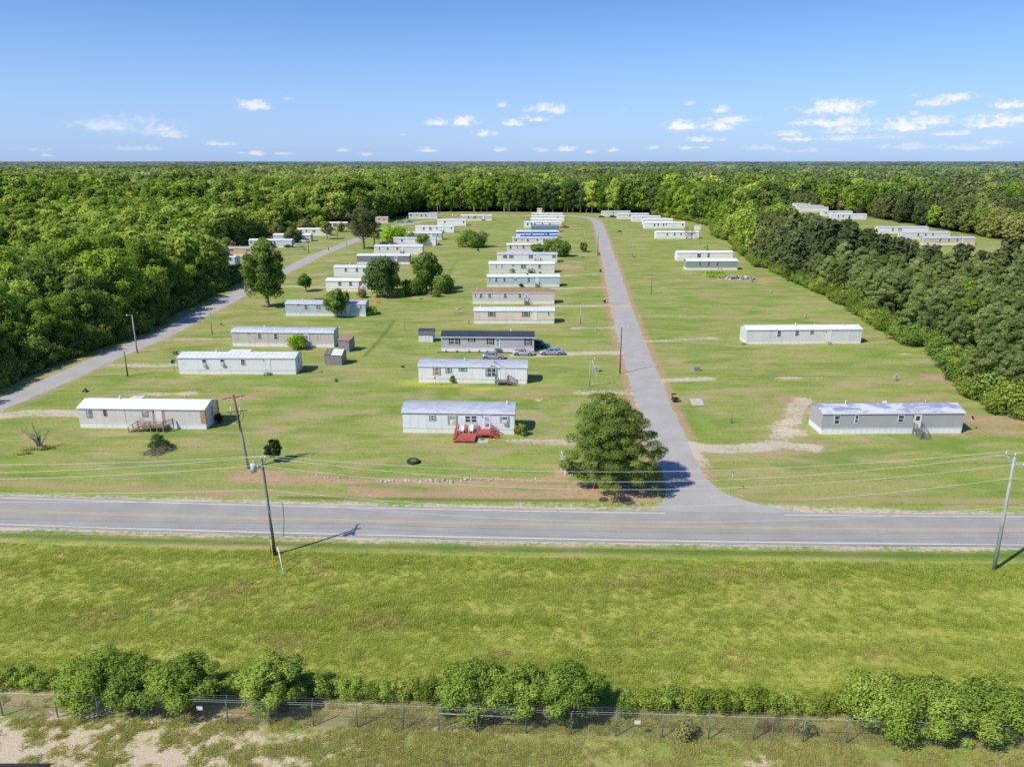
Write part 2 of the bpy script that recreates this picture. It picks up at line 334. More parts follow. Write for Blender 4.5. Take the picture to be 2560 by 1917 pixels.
# below the hedge: sandy, weedy ground
by=hedge_y(gx)-gy
bm=(by>.3)&(gy>0)
rng=np.random.default_rng(3)
chan['straw'][bm]=.42
sandw=np.clip((12-gx)/40,0.12,1)*np.clip((by-2.2)/1.5,0,1)
chan['sand'][bm]=np.maximum(chan['sand'],np.clip(sandw*.8,0,.74))[bm]
for (u,v,a,b,val) in [(330,1885,9,1.1,1),(180,1880,6,1.0,1),(30,1875,4,1.2,.9),(500,1860,3.5,1.3,.95),(120,1792,2.6,.9,1),(230,1775,2.5,1.5,.9),(560,1795,2.4,.8,.9),(620,1900,3,.8,.9),(940,1905,3.4,1.0,1),(1895,1900,1.7,.8,1),(2080,1912,2,.6,.8),(700,1890,3,1,.8),(60,1830,3,1.6,.8),(320,1800,7,.6,.8),(1130,1820,3,.8,.6),(400,1830,4,1.2,.7),(1000,1810,3,1,.6)]: blob('sand',u,v,a,b,val)
bk=(by>-.2)&(by<2.6)&(gy>0); chan['dirt'][bk]=np.maximum(chan['dirt'],.45)[bk]; chan['dark'][bk]=np.maximum(chan['dark'],.4)[bk]; chan['lush'][bm]*=0
# meadow character
for k in range(46):
    u=rng.uniform(-100,2660); v=rng.uniform(1400,1740); blob('lush',u,v,rng.uniform(2,6),rng.uniform(.5,1.3),rng.uniform(.2,.6))
for k in range(34):
    u=rng.uniform(-100,2660); v=rng.uniform(1400,1740); blob('straw',u,v,rng.uniform(2,7),rng.uniform(.4,1.2),rng.uniform(.25,.6))
blob('dirt',170,1385,4,.8,.75); blob('dirt',620,1398,4,.5,.6); blob('dirt',1790,1555,1.4,.5,.8); blob('dirt',930,1530,2,.4,.4)
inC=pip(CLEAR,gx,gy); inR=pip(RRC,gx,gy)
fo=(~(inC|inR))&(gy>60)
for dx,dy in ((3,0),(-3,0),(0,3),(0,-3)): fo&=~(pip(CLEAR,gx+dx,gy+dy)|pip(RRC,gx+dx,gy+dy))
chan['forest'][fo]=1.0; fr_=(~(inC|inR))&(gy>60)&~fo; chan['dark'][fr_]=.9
# yellow wild flowers handled by 'dark' channel sign in B.a
fl=np.zeros(len(gx))
for (u,v,a,b) in [(1040,958,4,2.2),(1110,965,7,1.4),(1210,972,5,1.5),(1478,650,2.6,3.5),(880,668,8,3),(1180,655,10,7),(1070,672,9,4)]:
    x,y=G(u,v); fl=np.maximum(fl,np.clip((1-np.hypot((gx-x)/a,(gy-y)/b))*1.6,0,1)*(1 if v>900 or u==1478 else .35))
me=bpy.data.meshes.new('ground')
nv=nx*ny; co_=np.zeros((nv,3)); co_[:,0]=gx; co_[:,1]=gy
me.vertices.add(nv); me.vertices.foreach_set('co',co_.ravel())
i,j=np.meshgrid(np.arange(nx-1),np.arange(ny-1)); a=(j*nx+i).ravel()
q=np.stack([a,a+1,a+1+nx,a+nx],1).ravel()
nf=len(a); me.loops.add(nf*4); me.loops.foreach_set('vertex_index',q)
me.polygons.add(nf); me.polygons.foreach_set('loop_start',np.arange(0,nf*4,4)); me.polygons.foreach_set('loop_total',np.full(nf,4))
me.update(calc_edges=True)
def attr(name,arr4):
    at=me.attributes.new(name,'FLOAT_COLOR','POINT'); at.data.foreach_set('color',np.stack(arr4,1).astype(np.float32).ravel())
attr('maskA',[chan['gravel'],chan['dirt'],chan['lush'],chan['meadow']])
attr('maskB',[chan['straw'],chan['forest'],chan['sand'],chan['dark']])
attr('maskC',[fl,fl*0,fl*0,fl*0+1])
ground=bpy.data.objects.new('ground',me); link(ground); tag(ground,kind='structure')
m,N,bs=newmat('ground_mix'); me.materials.append(m)
pos=N.n('ShaderNodeNewGeometry').outputs['Position']
A=N.n('ShaderNodeAttribute',attribute_name='maskA'); B=N.n('ShaderNodeAttribute',attribute_name='maskB'); C_=N.n('ShaderNodeAttribute',attribute_name='maskC')
sa=N.n('ShaderNodeSeparateColor',i={0:A.outputs['Color']}); sb=N.n('ShaderNodeSeparateColor',i={0:B.outputs['Color']}); scc=N.n('ShaderNodeSeparateColor',i={0:C_.outputs['Color']})
n_big=N.noise(pos,.035,4,.55); n_mid=N.noise(N.vmap(pos,(.6,1.6,1)),.22,5,.6); n_fin=N.noise(pos,1.6,5,.65); n_gr=N.noise(pos,9,4,.7); n_gr2=N.noise(N.vmap(pos,(1,.55,1)),4.2,4,.7)
stripe=N.noise(N.vmap(pos,(.045,2.0,1),(0,0,.035)),1.0,3,.6)
lawn=N.mix(N.ramp(n_mid,.32,.68),(.175,.28,.038),(.30,.34,.08))
lawn=N.mix(N.math('MULTIPLY',N.ramp(n_big,.4,.7),.55),lawn,(.41,.36,.15))
lawn=N.mix(N.math('MULTIPLY',N.ramp(stripe,.5,.7),.5),lawn,(.15,.21,.04))
lawn=N.mix(N.math('MULTIPLY',N.ramp(stripe,.5,.32),.45),lawn,(.39,.36,.14))
lawn=N.mix(N.math('MULTIPLY',N.ramp(n_fin,.55,.75),.42),lawn,(.13,.185,.04))
lawn=N.mix(N.math('MULTIPLY',N.ramp(n_gr2,.5,.72),.40),lawn,(.14,.19,.045))
n_m3=N.noise(pos,.75,6,.72)
n_s=N.noise(N.vmap(pos,(1,.7,1)),2.4,4,.75)
lawn=N.mix(N.math('MULTIPLY',N.ramp(n_m3,.52,.66),.55),lawn,(.36,.34,.12))
lawn=N.mix(N.math('MULTIPLY',N.ramp(n_s,.54,.64),.60),lawn,(.11,.17,.03))
lawn=N.mix(N.math('MULTIPLY',N.ramp(n_s,.46,.36),.45),lawn,(.42,.42,.15))
n_pt=N.noise(N.vmap(pos,(.45,1.3,1)),.16,6,.68,.5)
lawn=N.mix(N.math('MULTIPLY',N.ramp(n_pt,.50,.62),.72),lawn,(.41,.33,.18))
n_pl=N.noise(N.vmap(pos,(.5,1.2,1),(0,0,0)),.11,5,.6,.4)
lawn=N.mix(N.math('MULTIPLY',N.ramp(n_pl,.50,.36),.6),lawn,(.13,.235,.03))
mead=N.mix(N.ramp(n_mid,.35,.65),(.31,.35,.065),(.42,.42,.10))
n_ms=N.noise(N.vmap(pos,(.12,1.1,1),(0,0,.03)),.55,5,.6,.3)
mead=N.mix(N.math('MULTIPLY',N.ramp(n_ms,.5,.66),.55),mead,(.36,.32,.11))
mead=N.mix(N.math('MULTIPLY',N.ramp(n_ms,.5,.34),.45),mead,(.19,.28,.04))
mead=N.mix(N.math('MULTIPLY',N.ramp(n_fin,.45,.7),.5),mead,(.25,.29,.055))
def thr(mask,noi,k=.9,lo=.35,hi=.62):
    return N.ramp(N.math('ADD',mask,N.math('MULTIPLY',N.math('SUBTRACT',noi,.5),k)),lo,hi)
nmix=N.math('ADD',N.math('MULTIPLY',n_fin,.6),N.math('MULTIPLY',n_gr,.4))
nmix2=N.math('ADD',N.math('MULTIPLY',n_mid,.4),N.math('MULTIPLY',n_fin,.6))
c=N.mix(N.ramp(A.outputs['Alpha'],.3,.7),lawn,mead)
c=N.mix(N.math('MULTIPLY',thr(sa.outputs[2],nmix2,.8,.25,.9),.6),c,(.25,.37,.045))
strawc=N.mix(N.ramp(n_gr,.4,.65),(.46,.35,.19),(.27,.21,.09))
c=N.mix(N.math('MULTIPLY',thr(sb.outputs[0],nmix,1.6,.3,.9),.72),c,strawc)
c=N.mix(N.math('MULTIPLY',thr(B.outputs['Alpha'],nmix,.8,.2,.9),.7),c,(.085,.145,.02))
dirtc=N.mix(N.ramp(n_fin,.35,.65),(.53,.365,.235),(.37,.23,.145))
c=N.mix(N.math('MULTIPLY',thr(sa.outputs[1],nmix2,3.0,.22,.72),.85),c,dirtc)
sandc=N.mix(N.ramp(n_gr,.35,.7),(.66,.55,.42),(.42,.33,.24))
c=N.mix(N.math('MULTIPLY',thr(sb.outputs[2],nmix2,2.6,.42,.72),.92),c,sandc)
gravc=N.mix(N.ramp(n_gr,.35,.7),(.66,.58,.48),(.46,.40,.32))
c=N.mix(N.math('MULTIPLY',thr(sa.outputs[0],nmix2,4.2,.30,1.0),.85),c,gravc)
n_fl=N.noise(pos,3.5,3,.7)
c=N.mix(N.math('MULTIPLY',N.math('MULTIPLY',scc.outputs[0],N.ramp(n_fl,.42,.62)),.85),c,(.62,.56,.03))
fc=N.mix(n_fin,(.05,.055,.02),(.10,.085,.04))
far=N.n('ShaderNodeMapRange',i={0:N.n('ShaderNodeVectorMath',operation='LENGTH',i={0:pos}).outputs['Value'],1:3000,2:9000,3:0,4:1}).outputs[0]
fc=N.mix(far,fc,(.24,.34,.42))  # distance haze painted into the far forest floor colour
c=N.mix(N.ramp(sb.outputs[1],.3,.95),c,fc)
N.l.new(c,bs.inputs['Base Color']); bs.inputs['Roughness'].default_value=.95; bs.inputs['Specular IOR Level'].default_value=.15
bh=N.math('ADD',N.math('MULTIPLY',n_gr,.5),N.math('ADD',n_gr2,N.math('MULTIPLY',n_fin,.8)))
b=N.n('ShaderNodeBump',i={'Strength':.6,'Distance':.12,'Height':bh}); N.l.new(b.outputs[0],bs.inputs['Normal'])
# ---------------- roads ----------------
def asphalt(name,c1,c2,cracks=.35):
    m,N,bs=newmat(name); pos=N.n('ShaderNodeNewGeometry').outputs['Position']
    n1=N.noise(pos,.25,5,.6); n2=N.noise(pos,14,4,.7); n3=N.noise(N.vmap(pos,(.05,1.2,1)),1,3,.5)
    c=N.mix(N.ramp(n1,.3,.7),c1,c2); c=N.mix(N.math('MULTIPLY',n2,.35),c,tuple(x*.55 for x in c1))
    c=N.mix(N.math('MULTIPLY',N.ramp(n3,.45,.7),.10),c,tuple(x*.78 for x in c1))
    vo=N.n('ShaderNodeTexVoronoi',feature='DISTANCE_TO_EDGE',i={'Scale':.16,'Vector':N.n('ShaderNodeVectorMath',operation='ADD',i={0:pos,1:N.n('ShaderNodeVectorMath',operation='SCALE',i={0:N.noise(pos,.6,3,.6,0,1),3:3.0}).outputs[0]}).outputs[0]})
    cr=N.ramp(vo.outputs['Distance'],.010,.002)
    c=N.mix(N.math('MULTIPLY',N.math('MULTIPLY',cr,N.ramp(n1,.5,.65)),cracks),c,tuple(x*.3 for x in c1))
    N.l.new(c,bs.inputs['Base Color']); bs.inputs['Roughness'].default_value=.88
    b=N.n('ShaderNodeBump',i={'Strength':.25,'Distance':.01,'Height':n2}); N.l.new(b.outputs[0],bs.inputs['Normal'])
    return m
M_HW=asphalt('highway_asphalt',(.325,.315,.29),(.385,.375,.345)); M_ST=asphalt('street_asphalt',(.39,.378,.35),(.46,.446,.415),.5)
def strip(name,pts,offs,z,m,jit=0,seed=1):
    """sheet following pts; offs = (left,right) offsets to the side"""
    r=random.Random(seed); vs=[];fs=[]
    for k,(x,y) in enumerate(pts):
        x0,y0=pts[max(k-1,0)];x1,y1=pts[min(k+1,len(pts)-1)]
        d=math.hypot(x1-x0,y1-y0); nxx,nyy=-(y1-y0)/d,(x1-x0)/d
        for o_ in offs:
            o2=o_+r.uniform(-jit,jit); vs.append((x+nxx*o2,y+nyy*o2,z))
        if k: fs.append((2*k-2,2*k-1,2*k+1,2*k))
    o=MB().add(vs,[f[::-1] for f in fs]).build(name,m); return tag(o,kind='structure')
def dens(pts,st):
    out=[pts[0]]
    for (x0,y0),(x1,y1) in zip(pts[:-1],pts[1:]):
        n=max(1,int(math.hypot(x1-x0,y1-y0)/st))
        out+=[(x0+(x1-x0)*k/n,y0+(y1-y0)*k/n) for k in range(1,n+1)]
    return out
def smooth(pts,it=3):
    p=[np.array(q) for q in pts]
    for _ in range(it):
        q=[p[0]]
        for a,b in zip(p[:-1],p[1:]): q+=[.75*a+.25*b,.25*a+.75*b]
        q.append(p[-1]); p=q
    return [tuple(x) for x in p]
hx=list(np.arange(-400,401,2.0)); HL=[(x,float(hwy(x))) for x in hx]
strip('highway',HL,(-3.95,3.95),.03,M_HW,.05)
def paint(name,col):
    m,N,bs=newmat(name); pos=N.n('ShaderNodeNewGeometry').outputs['Position']
    n=N.noise(pos,5,5,.7); N.l.new(N.mix(N.ramp(n,.5,.75),col,tuple(x*.62 for x in col)),bs.inputs['Base Color']); bs.inputs['Roughness'].default_value=.7; return m
M_WP=paint('white_road_paint',(.78,.78,.77)); M_YP=paint('yellow_road_paint',(.66,.46,.17))
gapx=(17.5,31.5)
strip('highway_edge_line_south',HL,(-3.47,-3.33),.036,M_WP)
strip('highway_edge_line_north',[q for q in HL if q[0]<gapx[0]+1],(3.33,3.46),.036,M_WP)
strip('highway_edge_line_north',[q for q in HL if q[0]>gapx[1]-1],(3.33,3.46),.036,M_WP)
strip('highway_centre_line',HL,(.13,.24),.036,M_YP); strip('highway_centre_line',HL,(-.24,-.13),.036,M_YP)
SP_=smooth(STW[1:] ,2)
x0,y0=STW[0]; hy=float(hwy(26.5))
SP_=dens([(x0+1.2,y0-6.0)]+[STW[0]]+SP_,3)
strip('side_street',SP_,(-2.85,2.85),.018,M_ST,.10,5)
# flared mouth of the street
jx0,jy0=STW[0]
fl_=[]
yt=jy0+1.0
for k in range(13):
    t=k/12; yy=yt+(hwy(26)+3.6-yt)*t; e=t**3
    fl_.append(((jx0-2.85+.3)-.2*t-3.6*e, yy, (jx0+2.85-.3)+1.6*t+9.0*e**1.25))
vs=[];fs=[]
for k,(l,yy,r_) in enumerate(fl_):
    vs+=[(l,yy,.024),(r_,yy,.024)]
    if k: fs.append((2*k-2,2*k,2*k+1,2*k-1))
tag(MB().add(vs,fs).build('street_junction',M_ST),kind='structure')
def crossline(u,v,dirpx,wid,name):
    a=G(*dirpx[0]);b=G(*dirpx[1]); strip(name,[a,b],(-wid/2,wid/2),.04,M_YP)
crossline(0,0,((1526.5,767.5),(1578.5,767.5)),1.6,'yellow_speed_bump_line')
crossline(0,0,((1499,622.2),(1530,622.2)),2.2,'yellow_speed_bump_line')
crossline(0,0,((520,769.5),(556,767.5)),1.5,'yellow_speed_bump_line')
crossline(0,0,((806,629),(834,629)),2,'yellow_speed_bump_line')
o=MB().add([(*q,.02) for q in P((1731,1014),(1760,1013),(1755,997),(1723.5,997))],[(0,1,2,3)])
M_CON=mat('pale_concrete',(.55,.52,.47),.9,var=.15,scale=1.5)
pd=MB(); q=P((1731,1014),(1760,1013),(1755,997),(1723.5,997))
pd.add([(*a,0) for a in q]+[(*a,.09) for a in q],[(4,5,6,7),(0,1,5,4),(1,2,6,5),(2,3,7,6),(3,0,4,7)])
tag(pd.build('concrete_slab',M_CON),'bare square concrete slab in the lawn beside the two wheeled bins','slab')
# ---------------- foliage ----------------
def leafmat(name,c1,c2,c3,hazy=False,trans=.3,brn=None,vark=.8):
    m=bpy.data.materials.new(name); m.use_nodes=True; nt=m.node_tree; nt.nodes.clear(); N=NT(nt)
    out=N.n('ShaderNodeOutputMaterial')
    at=N.n('ShaderNodeAttribute',attribute_name='tint').outputs['Fac']
    oi=N.n('ShaderNodeObjectInfo').outputs['Random']
    f=N.math('ADD',N.math('MULTIPLY',at,1-vark*.45),N.math('MULTIPLY',N.math('SUBTRACT',oi,.5),vark),clamp=True)
    c=N.mix(N.ramp(f,.0,.55),c1,c2); c=N.mix(N.ramp(f,.5,1.0),c,c3)
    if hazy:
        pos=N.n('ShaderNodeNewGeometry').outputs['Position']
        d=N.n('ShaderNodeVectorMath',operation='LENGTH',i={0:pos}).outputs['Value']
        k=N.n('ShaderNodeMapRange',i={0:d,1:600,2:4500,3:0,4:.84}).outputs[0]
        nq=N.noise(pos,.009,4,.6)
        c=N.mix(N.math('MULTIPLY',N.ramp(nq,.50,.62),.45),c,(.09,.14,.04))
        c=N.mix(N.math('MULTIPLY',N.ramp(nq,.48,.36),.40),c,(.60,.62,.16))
        c=N.mix(k,c,(.25,.35,.43))  # aerial haze painted into the leaf colour, stronger with distance
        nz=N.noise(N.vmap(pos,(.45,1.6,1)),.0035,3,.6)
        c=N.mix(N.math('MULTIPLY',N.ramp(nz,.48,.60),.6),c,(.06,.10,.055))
    df=N.n('ShaderNodeBsdfDiffuse',i={'Color':c}); tr=N.n('ShaderNodeBsdfTranslucent',i={'Color':N.mix(.5,c,(c3[0]*1.1,c3[1]*1.1,c3[2]*.6))})
    mx=N.n('ShaderNodeMixShader',i={0:trans,1:df.outputs[0],2:tr.outputs[0]})
    N.l.new(mx.outputs[0],out.inputs[0]); return m
L_GREEN=leafmat('broadleaf_leaves',(.135,.24,.035),(.33,.48,.06),(.58,.68,.16),vark=1.15)
L_BRT=leafmat('bright_tree_leaves',(.17,.27,.045),(.33,.45,.08),(.52,.60,.16),vark=.3)
L_MID=leafmat('garden_leaves',(.09,.165,.035),(.20,.31,.06),(.34,.45,.12),vark=.3)
L_HEDGET=leafmat('fence_tree_leaves',(.13,.22,.04),(.28,.40,.065),(.48,.57,.14),vark=.3)
L_LIME=leafmat('lime_leaves',(.24,.40,.03),(.38,.58,.045),(.52,.68,.09))
L_OLVP=leafmat('olive_pine_needles',(.10,.12,.05),(.19,.21,.09),(.32,.33,.15),vark=.3)
L_DARK=leafmat('dark_leaves',(.06,.12,.035),(.12,.20,.06),(.20,.29,.09))
L_YEL=leafmat('spring_leaves',(.19,.30,.045),(.36,.48,.08),(.56,.62,.17))
L_PINE=leafmat('pine_needles',(.15,.205,.068),(.30,.37,.125),(.51,.56,.23),trans=.35,vark=.6)
L_BIGP=leafmat('bright_pine_needles',(.075,.125,.028),(.165,.235,.045),(.32,.39,.095),trans=.14,vark=.3)
L_OLV=leafmat('olive_leaves',(.19,.21,.07),(.30,.31,.10),(.42,.40,.17))
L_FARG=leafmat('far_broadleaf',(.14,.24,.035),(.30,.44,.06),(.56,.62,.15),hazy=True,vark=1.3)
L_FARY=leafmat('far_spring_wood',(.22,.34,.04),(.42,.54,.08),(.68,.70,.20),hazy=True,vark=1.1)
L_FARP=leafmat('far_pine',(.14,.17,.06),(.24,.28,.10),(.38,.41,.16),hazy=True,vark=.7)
L_WEED=leafmat('weed_leaves',(.30,.33,.09),(.47,.47,.15),(.62,.57,.27),vark=.5,trans=.4)
L_GRASS=leafmat('grass_blades',(.32,.42,.08),(.50,.57,.135),(.71,.69,.27),vark=.9,trans=.5)
L_STRAW=leafmat('dry_grass_blades',(.34,.25,.14),(.50,.38,.24),(.62,.50,.34),vark=.5)
L_RUST=leafmat('seed_heads',(.36,.32,.11),(.48,.42,.16),(.60,.54,.24),vark=.5)
L_YEW=leafmat('hedge_leaves',(.17,.24,.04),(.33,.40,.07),(.52,.57,.15))
M_BARK=mat('bark',(.16,.12,.09),.9,var=.2,scale=3,stretch=(1,1,.2),bump=.6)
M_BARKG=mat('grey_bark',(.27,.24,.21),.9,var=.2,scale=3,stretch=(1,1,.2),bump=.6)
def setn(me,nv):
    me.polygons.foreach_set('use_smooth',np.ones(len(me.polygons),bool)); me.normals_split_custom_set_from_vertices(nv.tolist())
def unit(a): return a/(np.linalg.norm(a,axis=1,keepdims=True)+1e-9)
def leafmesh(name,lobes,n,size,mats,rng,up=.25,rnd=.7,inner=.55,aspect=.62,droop=0):
    """lobes: rows cx,cy,cz,rx,ry,rz.  n leaf-sized faces spread over the lobes' shells"""
    lb=np.array(lobes,float); wgt=(lb[:,3]*lb[:,4]+lb[:,3]*lb[:,5]); wgt/=wgt.sum()
    idx=rng.choice(len(lb),n,p=wgt); d=unit(rng.normal(size=(n,3)))
    d[:,2]=np.where((d[:,2]<-.35)&(rng.random(n)<.6),-d[:,2],d[:,2])
    rr=inner+(1.02-inner)*rng.random(n)**.45
    rr=np.where(rng.random(n)<.06,rng.uniform(1.0,1.28,n),rr)
    bmp=1+.16*np.sin(d[:,0]*7+lb[idx,0]*3)*np.sin(d[:,1]*6+lb[idx,2])+.1*rng.normal(size=n)
    c=lb[idx,:3]+d*lb[idx,3:6]*(rr*bmp)[:,None]
    nr=unit(d/(lb[idx,3:6]/lb[idx,3:4])+rnd*rng.normal(size=(n,3))+np.array([0,0,up]))
    t=unit(np.cross(nr,rng.normal(size=(n,3)))); b=np.cross(nr,t)
    s=size*rng.uniform(.55,1.25,n)[:,None]
    k=rng.uniform(.6,1.25,(n,4,1))
    v=np.stack([c+t*s*k[:,0],c+b*s*aspect*k[:,1],c-t*s*k[:,2],c-b*s*aspect*k[:,3]],1)
    v[:,0,2]-=droop*s[:,0]; v[:,2,2]-=droop*s[:,0]
    lt=rng.uniform(.1,.9,len(lb)); tint=np.clip(lt[idx]*.6+.2+rng.normal(0,.16,n),0,1)
    me=bpy.data.meshes.new(name); me.vertices.add(n*4); me.vertices.foreach_set('co',v.ravel())
    me.loops.add(n*4); me.loops.foreach_set('vertex_index',np.arange(n*4))
    me.polygons.add(n); me.polygons.foreach_set('loop_start',np.arange(0,n*4,4)); me.polygons.foreach_set('loop_total',np.full(n,4))
    me.update(calc_edges=True)
    at=me.attributes.new('tint','FLOAT','POINT'); at.data.foreach_set('value',np.repeat(tint,4).astype(np.float32))
    me.materials.append(mats)
    cc=(lb[:,:3]*wgt[:,None]).sum(0); on=unit(.5*d+.35*unit(c-cc)+.8*nr+np.array([0,0,.15])); on=np.where((on*nr).sum(1,keepdims=True)<.1,nr,on)
    setn(me,np.repeat(on,4,axis=0)); return me
def broad_lobes(rng,H,Rr,n=18,base=.22,top=1.0,lr=.34,round_=1.0,ragged=.12):
    zc=H*(base+top)/2; rz=H*(top-base)/2; out=[]
    for k in range(n):
        z=-0.85+1.8*(k+.5)/n+rng.normal(0,.05); z=max(-.9,min(.93,z)); a=k*2.4+rng.normal(0,.3)
        rad=math.sqrt(max(0,1-z*z))**round_*(.74+ragged*rng.normal())
        if z<-.3: rad*=.95
        r=lr*Rr*rng.uniform(.75,1.3)
        out.append((Rr*rad*math.cos(a),Rr*rad*math.sin(a),zc+rz*z*.82,r,r,r*rng.uniform(.75,1.05)))
    out.append((0,0,zc,Rr*.55,Rr*.55,rz*.6)); out.append((0,0,zc+rz*.55,Rr*.34,Rr*.34,rz*.36))
    return out
def pine_lobes(rng,H,Rr,n=40,base=.3,top=1.0,flat=.45,shape=.6,lr=.24):
    out=[]
    for k in range(n):
        t=(k+.5)/n; z=H*(base+(top-base)*t); env=Rr*(math.sin(math.pi*min(1,(t*.86+.14)**shape*.98))**.75 if t>.1 else .8)
        env=max(env,.12*Rr); a=k*2.4+rng.normal(0,.35); rad=env*rng.uniform(.35,.95); r=lr*Rr*rng.uniform(.7,1.25)
        out.append((rad*math.cos(a),rad*math.sin(a),z+rng.normal(0,.02*H),r,r,r*flat*rng.uniform(.8,1.2)))
    out.append((0,0,H*(base+top)/2,Rr*.3,Rr*.3,H*(top-base)*.4))
    return out
def trunkmesh(name,H,r,lobes,rng,m,nb=7,top=.8,lean=.02):
    mb=MB(); bend=rng.normal(0,lean*H,2)
    def ax(t): return np.array([bend[0]*t*t,bend[1]*t*t,H*top*t])
    mb.tube([ax(t) for t in (0,.04,.2,.45,.7,1)],[r*1.45,r*1.05,r*.9,r*.7,r*.45,r*.12],9)
    L=[l for l in lobes]; rng.shuffle(L)
    for l in L[:nb]:
        e=np.array(l[:3]); t0=max(.18,min(.85,(e[2]/(H*top))-rng.uniform(.12,.3))); s=ax(t0)
        mid=(s+e)/2+np.array([0,0,-.03*H]); mb.tube([s,mid,e],[r*.38*(1.1-t0),r*.22*(1.1-t0),r*.05],6)
    me_o=mb.build(name,m); me=me_o.data; bpy.data.objects.remove(me_o); return me
def variant(kind,seed,H,Rr,n,size,lm,bm=None,**k):
    rng=np.random.default_rng(seed)
    lk={q:k.pop(q) for q in list(k) if q in('base','top','lr','round_','ragged','flat','shape')}
    nl=k.pop('nl',None); tk=k.pop('tr',.028*H); nb=k.pop('nb',7); lean=k.pop('lean',.02)
    if kind=='broad': lb=broad_lobes(rng,H,Rr,nl or 18,**lk)
    else: lb=pine_lobes(rng,H,Rr,nl or 40,**lk)
    cr=leafmesh('crown',lb,n,size,lm,rng,**k)
    tr=trunkmesh('trunk',H,tk,lb,rng,bm or M_BARK,nb,lean=lean) if bm is not False else None
    return cr,tr
def put_tree(name,v,xy,scale,rz,label,cat='tree',group=None,z=0,crown='crown'):
    o=thing(name,(xy[0],xy[1],z),rz,label,cat,group,scale)
    c=bpy.data.objects.new(crown,v[0]); link(c,o)
    if v[1] is not None: link(bpy.data.objects.new('trunk',v[1]),o)
    return o
def joinmesh(name,a,b):
    """one mesh out of a crown and a trunk (only for far-off woodland)"""
    va=np.zeros(len(a.vertices)*3); a.vertices.foreach_get('co',va)
    return a
def scatter(name,meshes,pos,scl,rot,idx,label=None,tagk='stuff',cat=None):
    """thousands of copies nobody could count, as one object"""
    c=bpy.data.collections.new(name+'_source')
    for k,me in enumerate(meshes):
        o=bpy.data.objects.new('%s_src_%02d'%(name,k),me); c.objects.link(o)
    pm=bpy.data.meshes.new(name); n=len(pos); pm.vertices.add(n); pm.vertices.foreach_set('co',np.asarray(pos,float).ravel())
    def at(nm,ty,arr,key='value'):
        q=pm.attributes.new(nm,ty,'POINT'); q.data.foreach_set(key,np.asarray(arr).ravel())
    at('scl','FLOAT_VECTOR',np.asarray(scl,np.float32),'vector'); at('rt','FLOAT_VECTOR',np.asarray(rot,np.float32),'vector'); at('pick','INT',np.asarray(idx,np.int32))
    o=bpy.data.objects.new(name,pm); link(o)
    ng=bpy.data.node_groups.new(name,'GeometryNodeTree')
    ng.interface.new_socket('Geometry',in_out='INPUT',socket_type='NodeSocketGeometry'); ng.interface.new_socket('Geometry',in_out='OUTPUT',socket_type='NodeSocketGeometry')
    N=NT(ng); gi=N.n('NodeGroupInput'); go=N.n('NodeGroupOutput')
    ci=N.n('GeometryNodeCollectionInfo'); ci.inputs['Collection'].default_value=c; ci.inputs['Separate Children'].default_value=True; ci.inputs['Reset Children'].default_value=True
    def na(nm,ty):
        x=N.n('GeometryNodeInputNamedAttribute',data_type=ty); x.inputs['Name'].default_value=nm
        return x.outputs['Attribute']
    ip=N.n('GeometryNodeInstanceOnPoints'); ip.inputs['Pick Instance'].default_value=True
    N.l.new(gi.outputs[0],ip.inputs['Points']); N.l.new(ci.outputs[0],ip.inputs['Instance'])
    N.l.new(na('pick','INT'),ip.inputs['Instance Index']); N.l.new(na('scl','FLOAT_VECTOR'),ip.inputs['Scale'])
    er=N.n('FunctionNodeEulerToRotation'); N.l.new(na('rt','FLOAT_VECTOR'),er.inputs[0]); N.l.new(er.outputs[0],ip.inputs['Rotation'])
    N.l.new(ip.outputs[0],go.inputs[0])
    md=o.modifiers.new('scatter','NODES'); md.node_group=ng
    tag(o,label,cat,None,tagk); return o
# ---- where the woods stand ----
rng=np.random.default_rng(11)
def grid(y0,y1,st,xr=None):
    out=[]
    n=int((y1-y0)/st)
    for k in range(n):
        y=y0+(k+.5)*st; hw=.74*y+70
        xx=np.arange(-hw,hw,st)+rng.uniform(0,st)
        out.append(np.stack([xx+rng.uniform(-.38,.38,len(xx))*st,np.full(len(xx),y)+rng.uniform(-.38,.38,len(xx))*st],1))
    return np.concatenate(out)
def vnoise(x,y,s,seed=0):
    """cheap smooth value noise"""
    r=np.random.default_rng(seed); T=r.random((64,64)); fx=np.asarray(x)/s; fy_=np.asarray(y)/s
    ix=np.floor(fx).astype(int); iy=np.floor(fy_).astype(int); tx=fx-ix; ty=fy_-iy; tx=tx*tx*(3-2*tx); ty=ty*ty*(3-2*ty)
    g=lambda a,b:T[a%64,b%64]
    return (g(ix,iy)*(1-tx)+g(ix+1,iy)*tx)*(1-ty)+(g(ix,iy+1)*(1-tx)+g(ix+1,iy+1)*tx)*ty
def wooded(p):
    return ~(pip(CLEAR,p[:,0],p[:,1])|pip(RRC,p[:,0],p[:,1]))
p1=grid(60,760,6.1); p1=p1[wooded(p1)]
